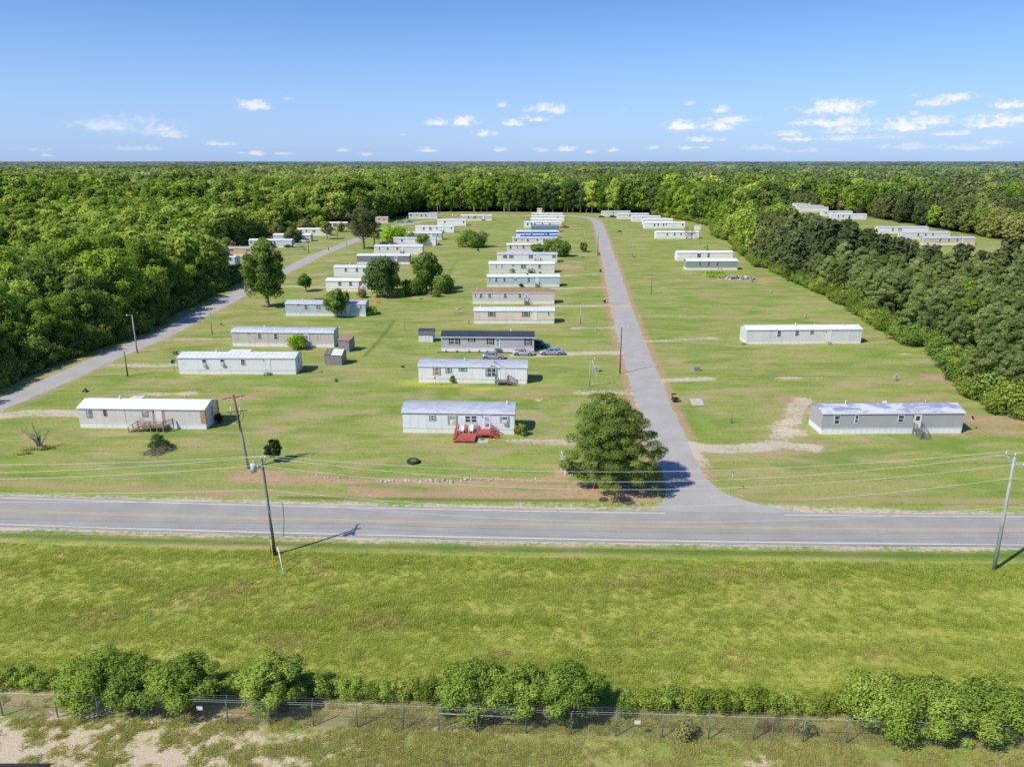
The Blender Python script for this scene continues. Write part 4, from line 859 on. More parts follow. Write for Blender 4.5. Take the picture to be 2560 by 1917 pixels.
def home(key,a,b,wall,roof,label,w=4.5,wh=3.3,sk=.85,rg=.6,rtype='gable',wins=(),doors=(),rot=None,steps=None,eave=None,eh=.38,ends=None,group='mobile homes of the park',sh=None,vent=(.3,.72),corner=None,skm=None,ov=.12,name='mobile_home',extra=None):
    A_=np.array(G(*a)); B_=np.array(G(*b)); L=float(np.linalg.norm(B_-A_)); rz=math.atan2(B_[1]-A_[1],B_[0]-A_[0])
    if rot is not None:
        mid=(A_+B_)/2; rz=R(rot); A_=mid-np.array([math.cos(rz),math.sin(rz)])*L/2
    H=thing(name,(A_[0],A_[1],0),rz,label,'mobile home',group)
    HOMES[key]=(H,L,rz,tuple(A_))
    t=.07
    if rtype=='gable': prof=[(0,wh),(w/2,wh+rg),(w,wh)]
    elif rtype=='round': prof=[(0,wh)]+[(w/2-w/2*math.cos(q),wh+rg*math.sin(q)) for q in [math.pi*k/10 for k in range(1,10)]]+[(w,wh)]
    else: prof=[(0,wh),(w*.12,wh+rg*.75),(w/2,wh+rg),(w*.88,wh+rg*.75),(w,wh)]
    # walls
    MB().prism([(0,sk),(w,sk)]+[(y,z-.005) for y,z in prof[::-1]],0,L).build('wall',wall,H)
    MB().box(.03,.03,0,L-.03,w-.03,sk-.002).build('skirt',skm or M_SK,H)
    mb=MB().box(-.02,-.02,sk-.04,L+.02,-.003,sk+.05).build('trim',M_TRIM,H)
    # roof shell
    n=len(prof); up=[];
    pr=[(prof[0][0]-ov,prof[0][1]-ov*.18)]+prof[1:-1]+[(prof[-1][0]+ov,prof[-1][1]-ov*.18)]
    poly=[(y,z) for y,z in pr]+[(y,z+t) for y,z in pr[::-1]]
    MB().prism(poly,-.12,L+.12).build('roof',roof,H)
    f=MB().box(-.13,-ov-.04,wh-ov*.18-.09,L+.13,-ov-.002,wh+t-ov*.18+.01)
    f.build('fascia',M_TRIM,H)
    if eave: MB().box(0,-.025,wh-eh,L,-.004,wh-.03).build('eave_band',eave,H)
    if corner:
        MB().box(L-.75,-.03,sk+.06,L+.0,-.004,wh-.04).box(L+.004,-.03,sk+.06,L+.03,.22,wh-.05).box(L+.004,w-.5,sk+.06,L+.03,w,wh-.05).build('corner_board',corner,H)
    for k,fr in enumerate(vent):
        x=fr*L; y=w*.5-.15*(-1)**k
        MB().tube([(x,y,wh+rg*.8),(x,y,wh+rg+.42)],.11,8).tube([(x,y,wh+rg+.42),(x,y,wh+rg+.5)],.17,8).build('roof_vent',M_METAL if k else M_TRIM,H)
    for q in wins:
        fr,ww,hh,*o=q; zt=o[0] if o else wh-.33; st=o[1] if len(o)>1 else ''
        x=fr*L; z0=zt-hh; fw=.07
        W=MB().box(x-ww/2-fw,-.055,z0-fw,x-ww/2,-.004,zt+fw).box(x+ww/2,-.055,z0-fw,x+ww/2+fw,-.004,zt+fw).box(x-ww/2,-.055,zt,x+ww/2,-.004,zt+fw).box(x-ww/2,-.055,z0-fw,x+ww/2,-.004,z0)
        if hh>.5: W.box(x-ww/2,-.05,z0+hh*.5-.035,x+ww/2,-.006,z0+hh*.5+.035)
        if 'd' in st: W.box(x-.05,-.052,z0,x+.05,-.005,zt)
        if 'g' in st: W.box(x-.02,-.048,z0,x+.02,-.008,zt)
        tm=M_TRIM if 't' not in st else M_TAN
        wo=W.build('window',tm,H)
        gm=M_GLASS
        if 'c' in st: gm=glass('curtained_glass',(.30,.27,.2))
        if 'o' in st: gm=mat('brown_curtain',(.42,.24,.12),.8,var=.3,scale=5)
        if 'b' in st: gm=glass('blue_glass',(.16,.2,.26))
        MB().add([(x-ww/2,-.02,z0),(x+ww/2,-.02,z0),(x+ww/2,-.02,zt),(x-ww/2,-.02,zt)],[(0,1,2,3)]).build('pane',gm,wo)
        if sh and 'n' not in st:
            s_=sh; sw=.30
            for sg in(-1,1):
                cx_=x+sg*(ww/2+fw+sw/2+.02)
                MB().box(cx_-sw/2,-.045,z0-.05,cx_+sw/2,-.004,zt+.05).build('shutter',s_,wo)
        if 'a' in st:
            MB().box(x-.3,-.42,z0-.12,x+.3,-.06,z0+.32).box(x-.22,-.43,z0-.05,x+.22,-.421,z0+.24,1).build('air_conditioner',[M_TRIM,M_GREYP],H)
    for q in doors:
        fr,*o=q if hasattr(q,'__len__') else (q,); st=o[0] if o else ''
        x=fr*L; d=MB().box(x-.55,-.06,sk+.02,x-.46,-.004,sk+2.16).box(x+.46,-.06,sk+.02,x+.55,-.004,sk+2.16).box(x-.46,-.06,sk+2.06,x+.46,-.004,sk+2.16).box(x-.46,-.035,sk+.05,x+.46,-.006,sk+2.055,1)
        dm=mat('blue_door',(.03,.14,.5),.5) if 'b' in st else M_DOOR
        do=d.build('door',[M_TRIM if 'b' not in st else dm,dm],H)
        if 'w' in st: MB().box(x-.3,-.045,sk+.35,x+.3,-.036,sk+1.9).build('pane',glass('blue_glass',(.16,.2,.26)),do)
        elif 'l' in st: MB().box(x-.3,-.045,sk+1.2,x+.3,-.036,sk+1.9).build('pane',M_GLASS,do)
        MB().box(x+.34,-.08,sk+1.0,x+.4,-.036,sk+1.1).build('handle',M_METAL,do)
        if 't' in st: MB().box(x-.95,-.03,sk+.06,x-.56,-.004,wh-.04).box(x+.56,-.03,sk+.06,x+.95,-.004,wh-.04).build('door_board',M_TAN,H)
        MB().tube([(x-.75,-.08,sk+1.85),(x-.75,-.08,sk+2.02)],.06,6).build('porch_light',M_BLACK,H)
    if ends:
        for (fy_,ww,hh,side) in ends:
            y=fy_*w; zt=wh-.3; z0=zt-hh; xx=L if side>0 else 0; s=side
            x0,x1=sorted((xx+s*.004,xx+s*.05))
            wo=MB().box(x0,y-ww/2-.07,z0-.07,x1,y-ww/2,zt+.07).box(x0,y+ww/2,z0-.07,x1,y+ww/2+.07,zt+.07).box(x0,y-ww/2,zt,x1,y+ww/2,zt+.07).box(x0,y-ww/2,z0-.07,x1,y+ww/2,z0).box(x0,y-ww/2,z0+hh/2-.03,x1,y+ww/2,z0+hh/2+.03).build('window',M_TRIM,H)
            px=xx+s*.02
            MB().add([(px,y-ww/2,z0),(px,y+ww/2,z0),(px,y+ww/2,zt),(px,y-ww/2,zt)],[(0,1,2,3)]).build('pane',M_GLASS,wo)
    # small things of the far side that show past the roof ridge stay off
    return H
def steps(key,fr,label,m=None,n=4,wd=1.1,z=.82,rail=True,side=0,name='wooden_steps',plat=.9,off=0):
    """small landing and flight in front of a door; side 0 = straight out, +1/-1 = along the wall"""
    m=m or M_GWOOD; H,L,rz,A_=HOMES[key]; x0=fr*L+off; q=pts_on(A_,rz,x0,-.08)
    T=thing(name,q,rz,label,'steps'); mb=MB()
    mb.box(-wd/2,-plat,z-.06,wd/2,0,z)
    pf=mb.build('landing',m,T); st=MB()
    for k in range(n):
        zz=z*(n-k)/(n+1); 
        if side==0: y=-plat-.27*k; st.box(-wd/2,y-.27,zz-.05,wd/2,y-.002,zz)
        else:
            xx=side*(wd/2+.27*k); xa,xb=sorted((xx+side*.002,xx+side*.27)); st.box(xa,-plat,zz-.05,xb,0,zz)
    e=.27*n
    if side==0:
        for s in(-1,1): st.beam((s*(wd/2-.05),-plat,z-.14),(s*(wd/2-.05),-plat-e,.05),.05,.22)
    else:
        for yy in(-.06,-plat+.06): st.beam((side*wd/2,yy,z-.14),(side*(wd/2+e),yy,.05),.05,.22)
    st.build('tread',m,T)
    if rail:
        r=MB()
        for s in(-1,1):
            for yy in(-.06,-plat+.04): r.box(s*wd/2-.04,yy-.04,0,s*wd/2+.04,yy+.04,z+.95)
            if side==0 or s!=side: 
                r.beam((s*wd/2,-.05,z+.95),(s*wd/2,-plat,z+.95),.06,.09); r.beam((s*wd/2,-.05,z+.45),(s*wd/2,-plat,z+.45),.03,.07)
            if side==0:
                r.beam((s*wd/2,-plat,z+.95),(s*wd/2,-plat-e,.98),.06,.09); r.beam((s*wd/2,-plat,z+.5),(s*wd/2,-plat-e,.5),.03,.07)
                r.box(s*wd/2-.04,-plat-e-.04,0,s*wd/2+.04,-plat-e+.04,1.0)
        if side:
            for yy in(-.04,-plat): 
                r.beam((side*wd/2,yy,z+.95),(side*(wd/2+e),yy,.95),.06,.09); r.beam((side*wd/2,yy,z+.5),(side*(wd/2+e),yy,.5),.03,.07); r.box(side*(wd/2+e)-.04,yy-.04,0,side*(wd/2+e)+.04,yy+.04,.98)
            r.beam((-wd/2,-plat,z+.95),(wd/2,-plat,z+.95),.06,.09); r.beam((-wd/2,-plat,z+.5),(wd/2,-plat,z+.5),.03,.07)
        r.build('railing',m,T)
    return T
W=lambda n,c,**k: siding('siding_'+n,c,**k)
wc_tan=W('pale_taupe',(.64,.60,.58),stain=.3); wc_white=W('white_ribbed',(.76,.765,.79),stain=.3); wc_rust=W('rusty_cream',(.55,.52,.48),stain=.6,rust=.8)
wc_blue=W('streaky_blue_grey',(.43,.51,.56),stain=.7,scol=(.62,.66,.68)); wc_w2=W('clean_white',(.80,.795,.81),stain=.2); wc_lil=W('plum_grey',(.215,.205,.27),kind='h',pitch=.22,stain=.1)
wc_crm=W('cream',(.70,.68,.61),stain=.25); wc_gry=W('light_grey_lap',(.46,.46,.49),kind='h',pitch=.22,stain=.08); wc_tn2=W('tan_lap',(.60,.50,.38),stain=.15); wc_lb=W('light_blue',(.45,.55,.62),stain=.25)
wc_rc=W('rust_stained_cream',(.70,.64,.54),stain=.45,rust=.25,scol=(.55,.45,.33)); wc_beige=W('pale_beige',(.60,.585,.545),kind='h',pitch=.24,stain=.12); wc_dkblue=W('slate_blue',(.13,.22,.31),stain=.15)
wc_grn=W('sage_grey_green',(.27,.32,.30),stain=.2); wc_org=W('peach_orange',(.68,.44,.25),stain=.15); wc_r1=W('cool_grey_lap',(.40,.405,.435),kind='h',pitch=.2,stain=.06); wc_pb=W('pale_blue_grey',(.55,.62,.66),stain=.2)
wc_red=W('brick_red',(.42,.13,.08),stain=.3); wc_bw=W('bright_white_lap',(.80,.795,.81),kind='h',pitch=.3,stain=.08)
r_white=roofmat('roof_white_metal',(.80,.83,.79),(.74,.76,.74),.45,ribs=0,stain=.5); r_whr=roofmat('roof_white_worn',(.72,.75,.77),(.50,.54,.62),.5,ribs=.9,stain=.5)
r_sil=roofmat('roof_silver',(.56,.60,.66),(.42,.46,.55),.45,ribs=.9,stain=.7); r_mott=roofmat('roof_blue_mottled',(.60,.64,.68),(.24,.27,.42),.5,stain=.95,sc=.45); r_dark=roofmat('roof_charcoal_ribbed',(.04,.05,.075),(.06,.07,.10),.5,ribs=.55)
r_brn=roofmat('roof_rusty_brown',(.36,.21,.16),(.26,.15,.12),.8,stain=.7); r_lil=roofmat('roof_lilac_grey',(.46,.48,.58),(.58,.60,.66),.5,ribs=.9); r_cream=roofmat('roof_cream',(.76,.75,.71),(.66,.66,.64),.5,ribs=1.0)
r_arch=roofmat('roof_grey_arched',(.46,.50,.57),(.33,.37,.46),.5,stain=.8,sc=1.1)
sh_g=SH('grey',(.30,.33,.34)); sh_k=SH('black',(.03,.028,.035)); sh_m=SH('maroon',(.24,.08,.08)); sh_w=SH('pale',(.62,.66,.66)); sh_b=SH('slate',(.10,.12,.17))
home('L1',(201.5,1069),(516.8,1073.3),wc_tan,r_white,'pale taupe mobile home with tan trim boards and a wooden ramp deck',w=5.0,wh=3.25,rg=.75,corner=M_TAN,wins=[(.088,.8,1.25,2.98,'gtb'),(.214,.45,.95,2.95,'t'),(.53,.85,.95,2.95,'tb')],doors=[(.634,'t')],ends=[(.5,.7,1.3,1)],vent=(.28,.80))
home('L2',(448.7,935),(740.6,936),wc_white,r_mott if 0 else r_whr,'long bare white mobile home with two window air conditioners',w=4.6,rg=.6,wins=[(.225,.75,1.15,2.95,'a'),(.38,.75,1.0,2.95,'a'),(.555,.75,1.1,2.95)],doors=[(.763,)],ends=[(.5,.7,1.3,1)])
home('L3',(582,865.5),(835.6,868.4),wc_rust,r_sil,'rust streaked cream mobile home behind a round green bush',w=4.2,rtype='round',rg=.55,wins=[(.17,.8,.25,3.1),(.275,.75,1.2),(.435,.8,1.2),(.62,.8,.9)],doors=[(.735,'w')],ends=[(.6,.4,.6,1)])
home('L4',(714.8,789.6),(914.8,791),wc_blue,r_sil,'streaky blue grey mobile home with a young tree in front',w=4.6,rg=.6,wins=[(.165,1.0,.3,3.05),(.26,.8,1.2),(.415,1.2,1.1,2.95,'d'),(.6,.9,1.2),(.94,.5,.9)],doors=[(.78,)],vent=(.2,.6))
home('L5',(816,727.8),(982,729),wc_w2,r_white,'white mobile home half hidden by the round dark tree',wins=[(.21,.9,1.2),(.37,.9,1.2),(.515,.9,1.1)],doors=[(.66,)],rot=-1.5)
home('L6',(835.6,691.6),(961,692.5),wc_white,r_whr,'small pale white mobile home just behind the half hidden white one',wins=[(.24,.8,1.2),(.46,.8,1.2),(.6,.8,1.2)],rot=-1.5)
home('L7',(893,660.3),(1024,660.6),wc_lil,r_whr,'plum grey mobile home with white roof and white door',rg=.6,wins=[(.275,.8,1.4),(.44,1.9,1.1,3.0,'d'),(.626,.8,1.4)],doors=[(.743,'l')],rot=-1)
home('L8',(937.7,634.5),(1055,636.5),wc_crm,r_whr,'off white mobile home directly behind the plum grey home',w=4.8,wins=[(.11,.6,1.1),(.28,.9,1.1),(.48,.9,1.1)],doors=[(.58,)],rot=-1.5)
home('L9',(985,613.6),(1088.8,614.7),wc_w2,r_sil,'white mobile home behind the bright lime round tree',wins=[(.2,.8,1.2),(.62,.9,1.4)],rot=-1.5)
home('L10',(1001,598.6),(1103.8,599.6),wc_gry,r_whr,'light grey mobile home behind the lime tree with white door',wins=[(.53,.9,.8),(.9,.9,1.1)],doors=[(.75,)],rot=-1.5)
home('L11',(1040,581),(1134,582.5),wc_w2,r_whr,'bright white mobile home with one orange curtained window',wins=[(.22,.9,1.5),(.39,1.3,1.5,3.0,'d'),(.56,.8,1.3,3.0,'o'),(.93,.6,1.2)],doors=[(.7,)],rot=-1.5)
home('L12',(1094,564),(1165,564.8),wc_w2,r_cream,'white mobile home with dark vents, left of the tan home',wins=[(.26,1.0,1.3),(.91,.9,1.3)],rot=-1)
home('L13',(1152,551.5),(1230,551.8),wc_tn2,r_whr,'tan mobile home farthest back beside the end of the road',wins=[(.25,.9,1.6),(.45,1.8,1.6,3.0,'d'),(.62,.9,.9)],doors=[(.72,)],rot=-.5)
home('L14',(1021.6,547),(1094,546.2),wc_beige,r_sil,'beige mobile home against the northern treeline',wins=[(.08,1.2,1.2),(.28,.7,1.2),(.44,.9,1.6),(.6,.9,1.6)],doors=[(.73,'')],rot=1)
home('LL1',(743.5,588.5),(824,589.5),wc_crm,r_white,'cream mobile home behind the thin half bare tree',wins=[(.14,1.2,1.2),(.3,.9,1.0),(.52,1.6,1.2,3.0,'d')],rot=-1,doors=[(.8,)])
home('LL2',(684,604),(776.7,604.4),wc_pb,r_white,'pale blue mobile home beside the white parked car',wins=[(.3,.9,1.2)],ends=[(.5,.9,1.5,1)],rot=-1.5)
home('LL3',(624,618.5),(729,619.4),wc_pb,r_whr,'pale blue mobile home behind the silver parked car',wins=[(.06,.8,1.0),(.6,.9,1.2)],ends=[(.5,.7,1.5,1)],rot=-1.5)
home('LL4',(563.7,640),(678,641),wc_org,roofmat('roof_peach_grey',(.46,.42,.42),(.36,.33,.34),.6),'peach orange mobile home at the edge of the western woods',sh=sh_k,wins=[(.14,1.3,.9),(.5,.8,.8),(.74,1.2,.9)],rot=-1.5)
home('LL5',(497,664.5),(590,665),wc_pb,r_whr,'pale home poking out of the western woods beside the road',wins=[(.8,.9,1.3)],ends=[(.5,.8,1.5,1)],rot=-7)
home('LB1',(790,571.5),(868,572),wc_red,r_cream,'brick red mobile home behind the big brownish pine',wins=[(.45,1.2,1.4,3.0),(.62,1,1.4)],doors=[(.52,)],rot=-1)
home('LB2',(938,557.5),(970,557),W('pale_peach',(.58,.47,.34),stain=.3),roofmat('roof_weathered_tan',(.45,.38,.3),(.35,.3,.25),.8),'small peach coloured home under the tall trees',wins=[(.3,.8,1.2),(.7,.8,1.2)],rot=0,w=6)
# column left of the street
home('C1',(1007.5,1081.4),(1286,1085.8),wc_w2 if 0 else W('blue_white',(.70,.74,.79),stain=.1,pitch=1.2),r_arch,'white mobile home with grey arched roof and big red deck',w=4.6,wh=3.35,rtype='round',rg=.75,eave=W('grey_band',(.42,.47,.50),stain=.3),sh=sh_g,wins=[(.27,.32,.85,2.85),(.45,.75,1.35,2.85,'gc'),(.585,.72,.95,2.85,'n'),(.64,.72,.95,2.85,'n'),(.914,.7,.9,2.8,'a')],doors=[(.757,'w')],vent=(.93,))
home('C2',(1047,956),(1317.7,959.7),W('white_peeling',(.78,.78,.80),stain=.3,pitch=.6),r_arch,'white mobile home with a raised gable over its double window',w=4.4,wh=3.2,rtype='round',rg=.6,sh=sh_g,wins=[(.17,.75,1.4,2.9,'o'),(.28,.5,1.0,2.9),(.41,.85,.6,2.9),(.673,1.5,1.5,2.9,'d')],doors=[(.778,)],ends=[(.3,.7,1.3,1)],vent=(.42,))
home('C3',(1103.8,878.5),(1335,880),wc_gry,r_dark,'grey mobile home with charcoal metal roof and black shutters',w=4.6,wh=3.3,rg=.8,ov=.3,sh=sh_k,wins=[(.143,1.6,1.3,2.95,'d'),(.328,.75,.7,2.95),(.53,.8,1.25,2.95,'g'),(.935,.8,1.4,2.95,'g')],doors=[(.61,'w')],vent=(.75,.45))
home('C4',(1185,809),(1385.8,809),wc_rc,r_whr,'rust stained cream mobile home with maroon shutters',w=4.4,rg=.55,sh=sh_m,wins=[(.22,1.1,1.15),(.645,1.2,1.2),(.927,.4,.8,2.95,'n')],doors=[(.755,)],vent=(.08,))
home('C5',(1181.4,759.7),(1385.8,759.7),wc_beige,r_brn,'pale beige mobile home with rusty brown roof',w=4.4,rg=.6,sh=sh_w,wins=[(.037,.3,.9,2.95,'n'),(.105,.8,1.2,2.95,'g'),(.21,.8,1.2,2.95,'g'),(.40,.8,1.2,2.95,'g'),(.578,.8,1.2,2.95,'g')],doors=[(.657,'w')],vent=(.05,.48))
home('C6',(1217.4,717.5),(1398.8,716.8),wc_lb,r_white,'light blue mobile home with white door and wooden steps',w=4.4,rg=.6,sh=sh_w,wins=[(.04,.3,1.0,2.95,'n'),(.13,.8,1.2),(.242,.8,1.2),(.39,1.0,.4,2.6,'n'),(.575,.8,1.4)],doors=[(.687,)],rot=1,vent=(.56,))
home('C7',(1222,682.5),(1386,682),wc_crm if 0 else W('warm_off_white',(.68,.67,.63),stain=.2),r_white,'long off white mobile home with bushes and wooden steps',w=4.4,rg=.7,wins=[(.113,.35,1.3),(.2,.35,1.3),(.372,.9,.55),(.505,.8,1.4,3.0),(.545,.8,1.4,3.0),(.77,.9,1.3)],doors=[(.628,'')],rot=0,vent=())
home('C8',(1243,656.3),(1393,656.6),wc_white,r_lil,'white mobile home with lilac grey roof and dark shutters',sh=sh_b,wins=[(.13,1.0,1.2),(.235,1.0,1.2),(.56,1.0,1.3,3.0,'g'),(.948,.8,1.1)],doors=[(.665,)],rot=0,vent=())
home('C9',(1266.8,631),(1386,631),W('cream_red_trim',(.66,.62,.58),stain=.15),r_cream,'cream mobile home half hidden by the feathery tree',wins=[(.08,.9,1.3),(.22,.5,1.1),(.35,.9,1.3),(.6,.9,1.1)],eave=mat('red_brown_band',(.38,.12,.07),.6),rot=0,vent=())
home('C10',(1281,613),(1390,613),wc_crm,r_lil,'yellowish cream mobile home just in front of the blue striped one',wins=[(.075,1.2,1.2,3,'d'),(.22,.5,1.0),(.35,.9,1.2),(.57,.8,.9),(.72,.9,1.2)],rot=0,vent=())
home('C11',(1290.5,595),(1394.3,595),W('blue_striped',(.78,.79,.80),stain=.05),r_whr,'white mobile home with bright blue stripes and door',wins=[(.215,.5,1.3),(.37,1.0,1.3),(.69,1.0,1.3)],doors=[(.77,'b')],rot=0,vent=(),eave=mat('bright_blue_paint',(.015,.13,.62),.5,var=.05),eh=.95,ov=.02)
home('C12',(1328,580),(1398.4,580),wc_dkblue,roofmat('roof_dark_blue',(.10,.16,.22),(.14,.19,.26),.6),'slate blue mobile home behind the blue striped one',wins=[(.2,1.0,1.2)],rot=0,vent=())
home('C13',(1310,570),(1399.7,570),wc_bw,r_whr,'white mobile home beside the red parked car',wins=[(.1,.9,1.4),(.21,.9,1.4),(.3,.8,1.4),(.515,.9,.8),(.72,.9,1.4)],doors=[(.82,)],rot=0,vent=())
home('C14',(1327,562.2),(1403.8,562),wc_w2,r_white,'white roofed mobile home, third from the far end of its row',rot=0,vent=())
home('C15',(1328,554.2),(1410.6,554),wc_w2,r_cream,'pale mobile home, second from the far end of its row',rot=0,vent=(),wins=[(.8,.9,1.2)])
home('C16',(1329,546.8),(1406.5,546.8),wc_crm,r_cream,'cream mobile home at the far end of its row',wins=[(.06,.9,.6),(.2,.9,.6),(.55,.9,.6)],rot=0,vent=())
# right of the street
home('R1',(2051,1085.5),(2403,1083),wc_r1,r_mott,'cool grey mobile home with blue mottled roof and wooden steps',w=4.7,wh=3.35,sk=.92,rg=.72,skm=siding('plain_white_skirt',(.77,.78,.79),'v',.9,.1),wins=[(.105,.75,1.3,3.0),(.242,.42,1.15,3.0),(.556,.8,1.05,2.95)],doors=[(.674,'l')],vent=(.2,.78))
home('R2',(1865.5,861),(2150,857.7),W('white_wavy',(.68,.69,.69),stain=.45,pitch=.35),r_white,'long white mobile home alone on the eastern lawn',w=4.6,rg=.55,wins=[(.21,.9,.15,3.1),(.28,.8,1.25),(.435,.8,1.05),(.565,.85,.75)],doors=[(.716,)],rot=1.6,vent=(.45,.62,.87))
home('R3',(1715.4,675),(1843.8,675),wc_grn,r_white,'sage green mobile home behind the lime green dumpster',w=5,rg=.7,wins=[(.26,1.0,1.5),(.43,1.0,1.5),(.6,1.0,1.5)],rot=1,vent=())
home('R4',(1693,652.5),(1830.7,651.5),wc_w2,r_white,'white mobile home directly behind the sage green one',w=4.6,wins=[(.39,1.5,1.5,2.9),(.56,.9,1.5)],rot=1,vent=())
home('R5',(1639.4,597),(1747.2,597),wc_bw,r_white,'white mobile home behind the bare leafless tree',wins=[(.15,1.2,.2,3.1),(.26,.9,1.4),(.43,.9,1.3),(.58,.8,1.2),(.83,.9,1.3)],rot=1,vent=())
home('R6',(1610,571.5),(1712.8,571.8),wc_bw,r_white,'white mobile home left of the small white box shed',wins=[(.25,.9,1.5),(.34,.9,1.3),(.47,.9,1.3),(.54,.8,.9),(.94,.9,1.3)],doors=[(.7,)],rot=1,vent=())
home('R7',(1607,562),(1682,562.3),wc_w2,r_white,'white mobile home with only its roof showing, eastern row',rot=1,vent=())
home('R8',(1579.4,554.3),(1651,554.5),wc_white,r_whr,'white mobile home, third from the far end of eastern row',wins=[(.38,.9,1)],rot=1,vent=())
home('R9',(1543.8,547.5),(1622,547.3),wc_crm,r_whr,'off white mobile home, second from the far end of eastern row',wins=[(.39,.9,1.4)],rot=1,vent=())
home('R10',(1504.6,541),(1575.7,541),wc_crm,r_sil,'cream mobile home at the far end of the eastern row',wins=[(.4,.9,1.2)],rot=3,vent=(),ends=[(.5,.9,1.3,-1)])
home('RR1',(2306,612),(2438,612.8),wc_tn2,r_sil,'tan mobile home in the clearing behind the pine stand',wins=[(.32,.9,1.5),(.49,.9,1.3),(.65,.9,1.3)],doors=[(.74,)],ends=[(.5,.8,1.4,-1)],rot=-1,vent=())
home('RR2',(2253.3,598),(2374,598),W('orange_stained_white',(.70,.70,.68),stain=.3,rust=.35),r_sil,'rust stained white mobile home in the clearing behind the pines',wins=[(.34,.9,1.5),(.49,.9,1.3),(.64,.9,1.3)],ends=[(.5,.8,1.4,-1)],rot=0,vent=())
home('RR3',(2193.3,583.8),(2320.9,584),wc_w2,r_sil,'long clean white mobile home in the clearing behind the pines',wins=[(.29,.9,1.6),(.41,.8,1.4),(.45,.8,1.4)],ends=[(.5,.8,1.4,-1)],rot=1,vent=())
home('RR4',(2076.5,548.7),(2167.2,548.9),wc_white,r_whr,'white mobile home nearest the lawn gap far behind the pines',wins=[(.2,.9,1.3),(.33,.9,1.3),(.52,1.0,2.0,3.0)],rot=1,vent=())
home('RR5',(2054.8,541),(2131,541),wc_w2,r_sil,'white mobile home with silver roof partly behind another white one',wins=[(.12,.9,1.5),(.38,.9,1.2)],rot=1,vent=())
home('RR6',(1998,530),(2070.7,530),wc_w2,r_sil,'silver roofed mobile home among the far pine tops',rot=1,vent=())
home('RR7',(1990,525),(2059,525),wc_w2,roofmat('roof_pinkish',(.62,.42,.36),(.66,.6,.58),.6),'mobile home with pinkish rusty roof far behind the pines',rot=1,vent=())
home('RR8',(1984,519.5),(2034,519.5),wc_w2,r_lil,'lilac roofed mobile home farthest back in the pine clearing',rot=1,vent=())
home('RR9',(1936,516.5),(1954,516.5),wc_w2,r_white,'small white building end at the far tip of the clearing',rot=1,vent=())
home('RP1',(2180,697),(2276,698),W('strong_blue',(.06,.2,.42),stain=.1),r_white,'blue walled mobile home glimpsed through the pine stand',wins=[(.3,.9,1.2)],rot=0,vent=())
home('RT1',(1826,516),(1866,516.5),wc_w2,r_sil,'pale mobile home roof glimpsed among the northeastern trees',rot=0,vent=())
home('RB1',(2518,655),(2640,657),W('dim_brown',(.2,.16,.13),stain=.2),roofmat('roof_old_tan',(.42,.33,.26),(.30,.24,.2),.8),'low brown shelter at the right edge of the clearing',wh=2.4,rg=.4,rot=-2,vent=())
# C2 gable and C11 stripe: parts of those homes
H,L,rz,A_=HOMES['C2']; x=.69*L
g_=MB(); gw=2.3
g_.add([(x-gw,-.16,3.22),(x+gw,-.16,3.22),(x,-.16,4.02),(x,2.1,4.02)],[(0,1,2),(0,2,3),(1,3,2)])
g_.build('gable_roof',r_arch,H)
MB().add([(x-gw+.25,-.175,3.24),(x+gw-.25,-.175,3.24),(x,-.175,3.9)],[(0,1,2)]).build('gable_front',M_TRIM,H)
MB().add([(x-.75,-.185,3.3),(x-.06,-.185,3.3),(x-.06,-.185,3.55)],[(0,1,2)]).add([(x+.06,-.185,3.3),(x+.75,-.185,3.3),(x+.06,-.185,3.55)],[(0,1,2)]).build('arched_pane',M_GLASS,H)
H,L,rz,A_=HOMES['C11']; MB().box(2.2,-.03,.9,L,-.004,1.65).build('stripe',MATS['bright_blue_paint'],H)
H,L,rz,A_=HOMES['C4']; ob=mat('orange_rust_line',(.55,.30,.12),.8,var=.3)
MB().box(0,-.012,.92,L,-.003,1.0).box(0,-.012,3.18,L,-.003,3.24).build('rust_line',ob,H)
H,L,rz,A_=HOMES['L1']; MB().box(.37*L-.07,-.02,.9,.37*L+.07,-.003,3.2).build('yellow_seam',mat('yellow_stain',(.60,.46,.25),.8),H)
# roof top units
def roofbox(key,fr,y,w_,d_,h_,m=M_TRIM,nm='roof_unit',z=None):
    H,L,rz,A_=HOMES[key]; z=z or 3.9; MB().box(fr*L-w_/2,y,z-.3,fr*L+w_/2,y+d_,z+h_).build(nm,m,H)
roofbox('R1',.5,2.9,.55,.3,.28,z=4.0)
H,L,rz,A_=HOMES['L2']; MB().box(.36*L,3.4,3.3,.36*L+4.3,6.4,3.42).box(.36*L+.05,6.2,0,.36*L+.17,6.3,3.3,1).box(.36*L+4.1,6.2,0,.36*L+4.2,6.3,3.3,1).build('lean_to_roof',[r_white,M_GWOOD],H)
H,L,rz,A_=HOMES['L1']; MB().box(.30*L,4.2,3.45,.30*L+2.0,5.5,3.6).build('back_porch_roof',r_whr,H)
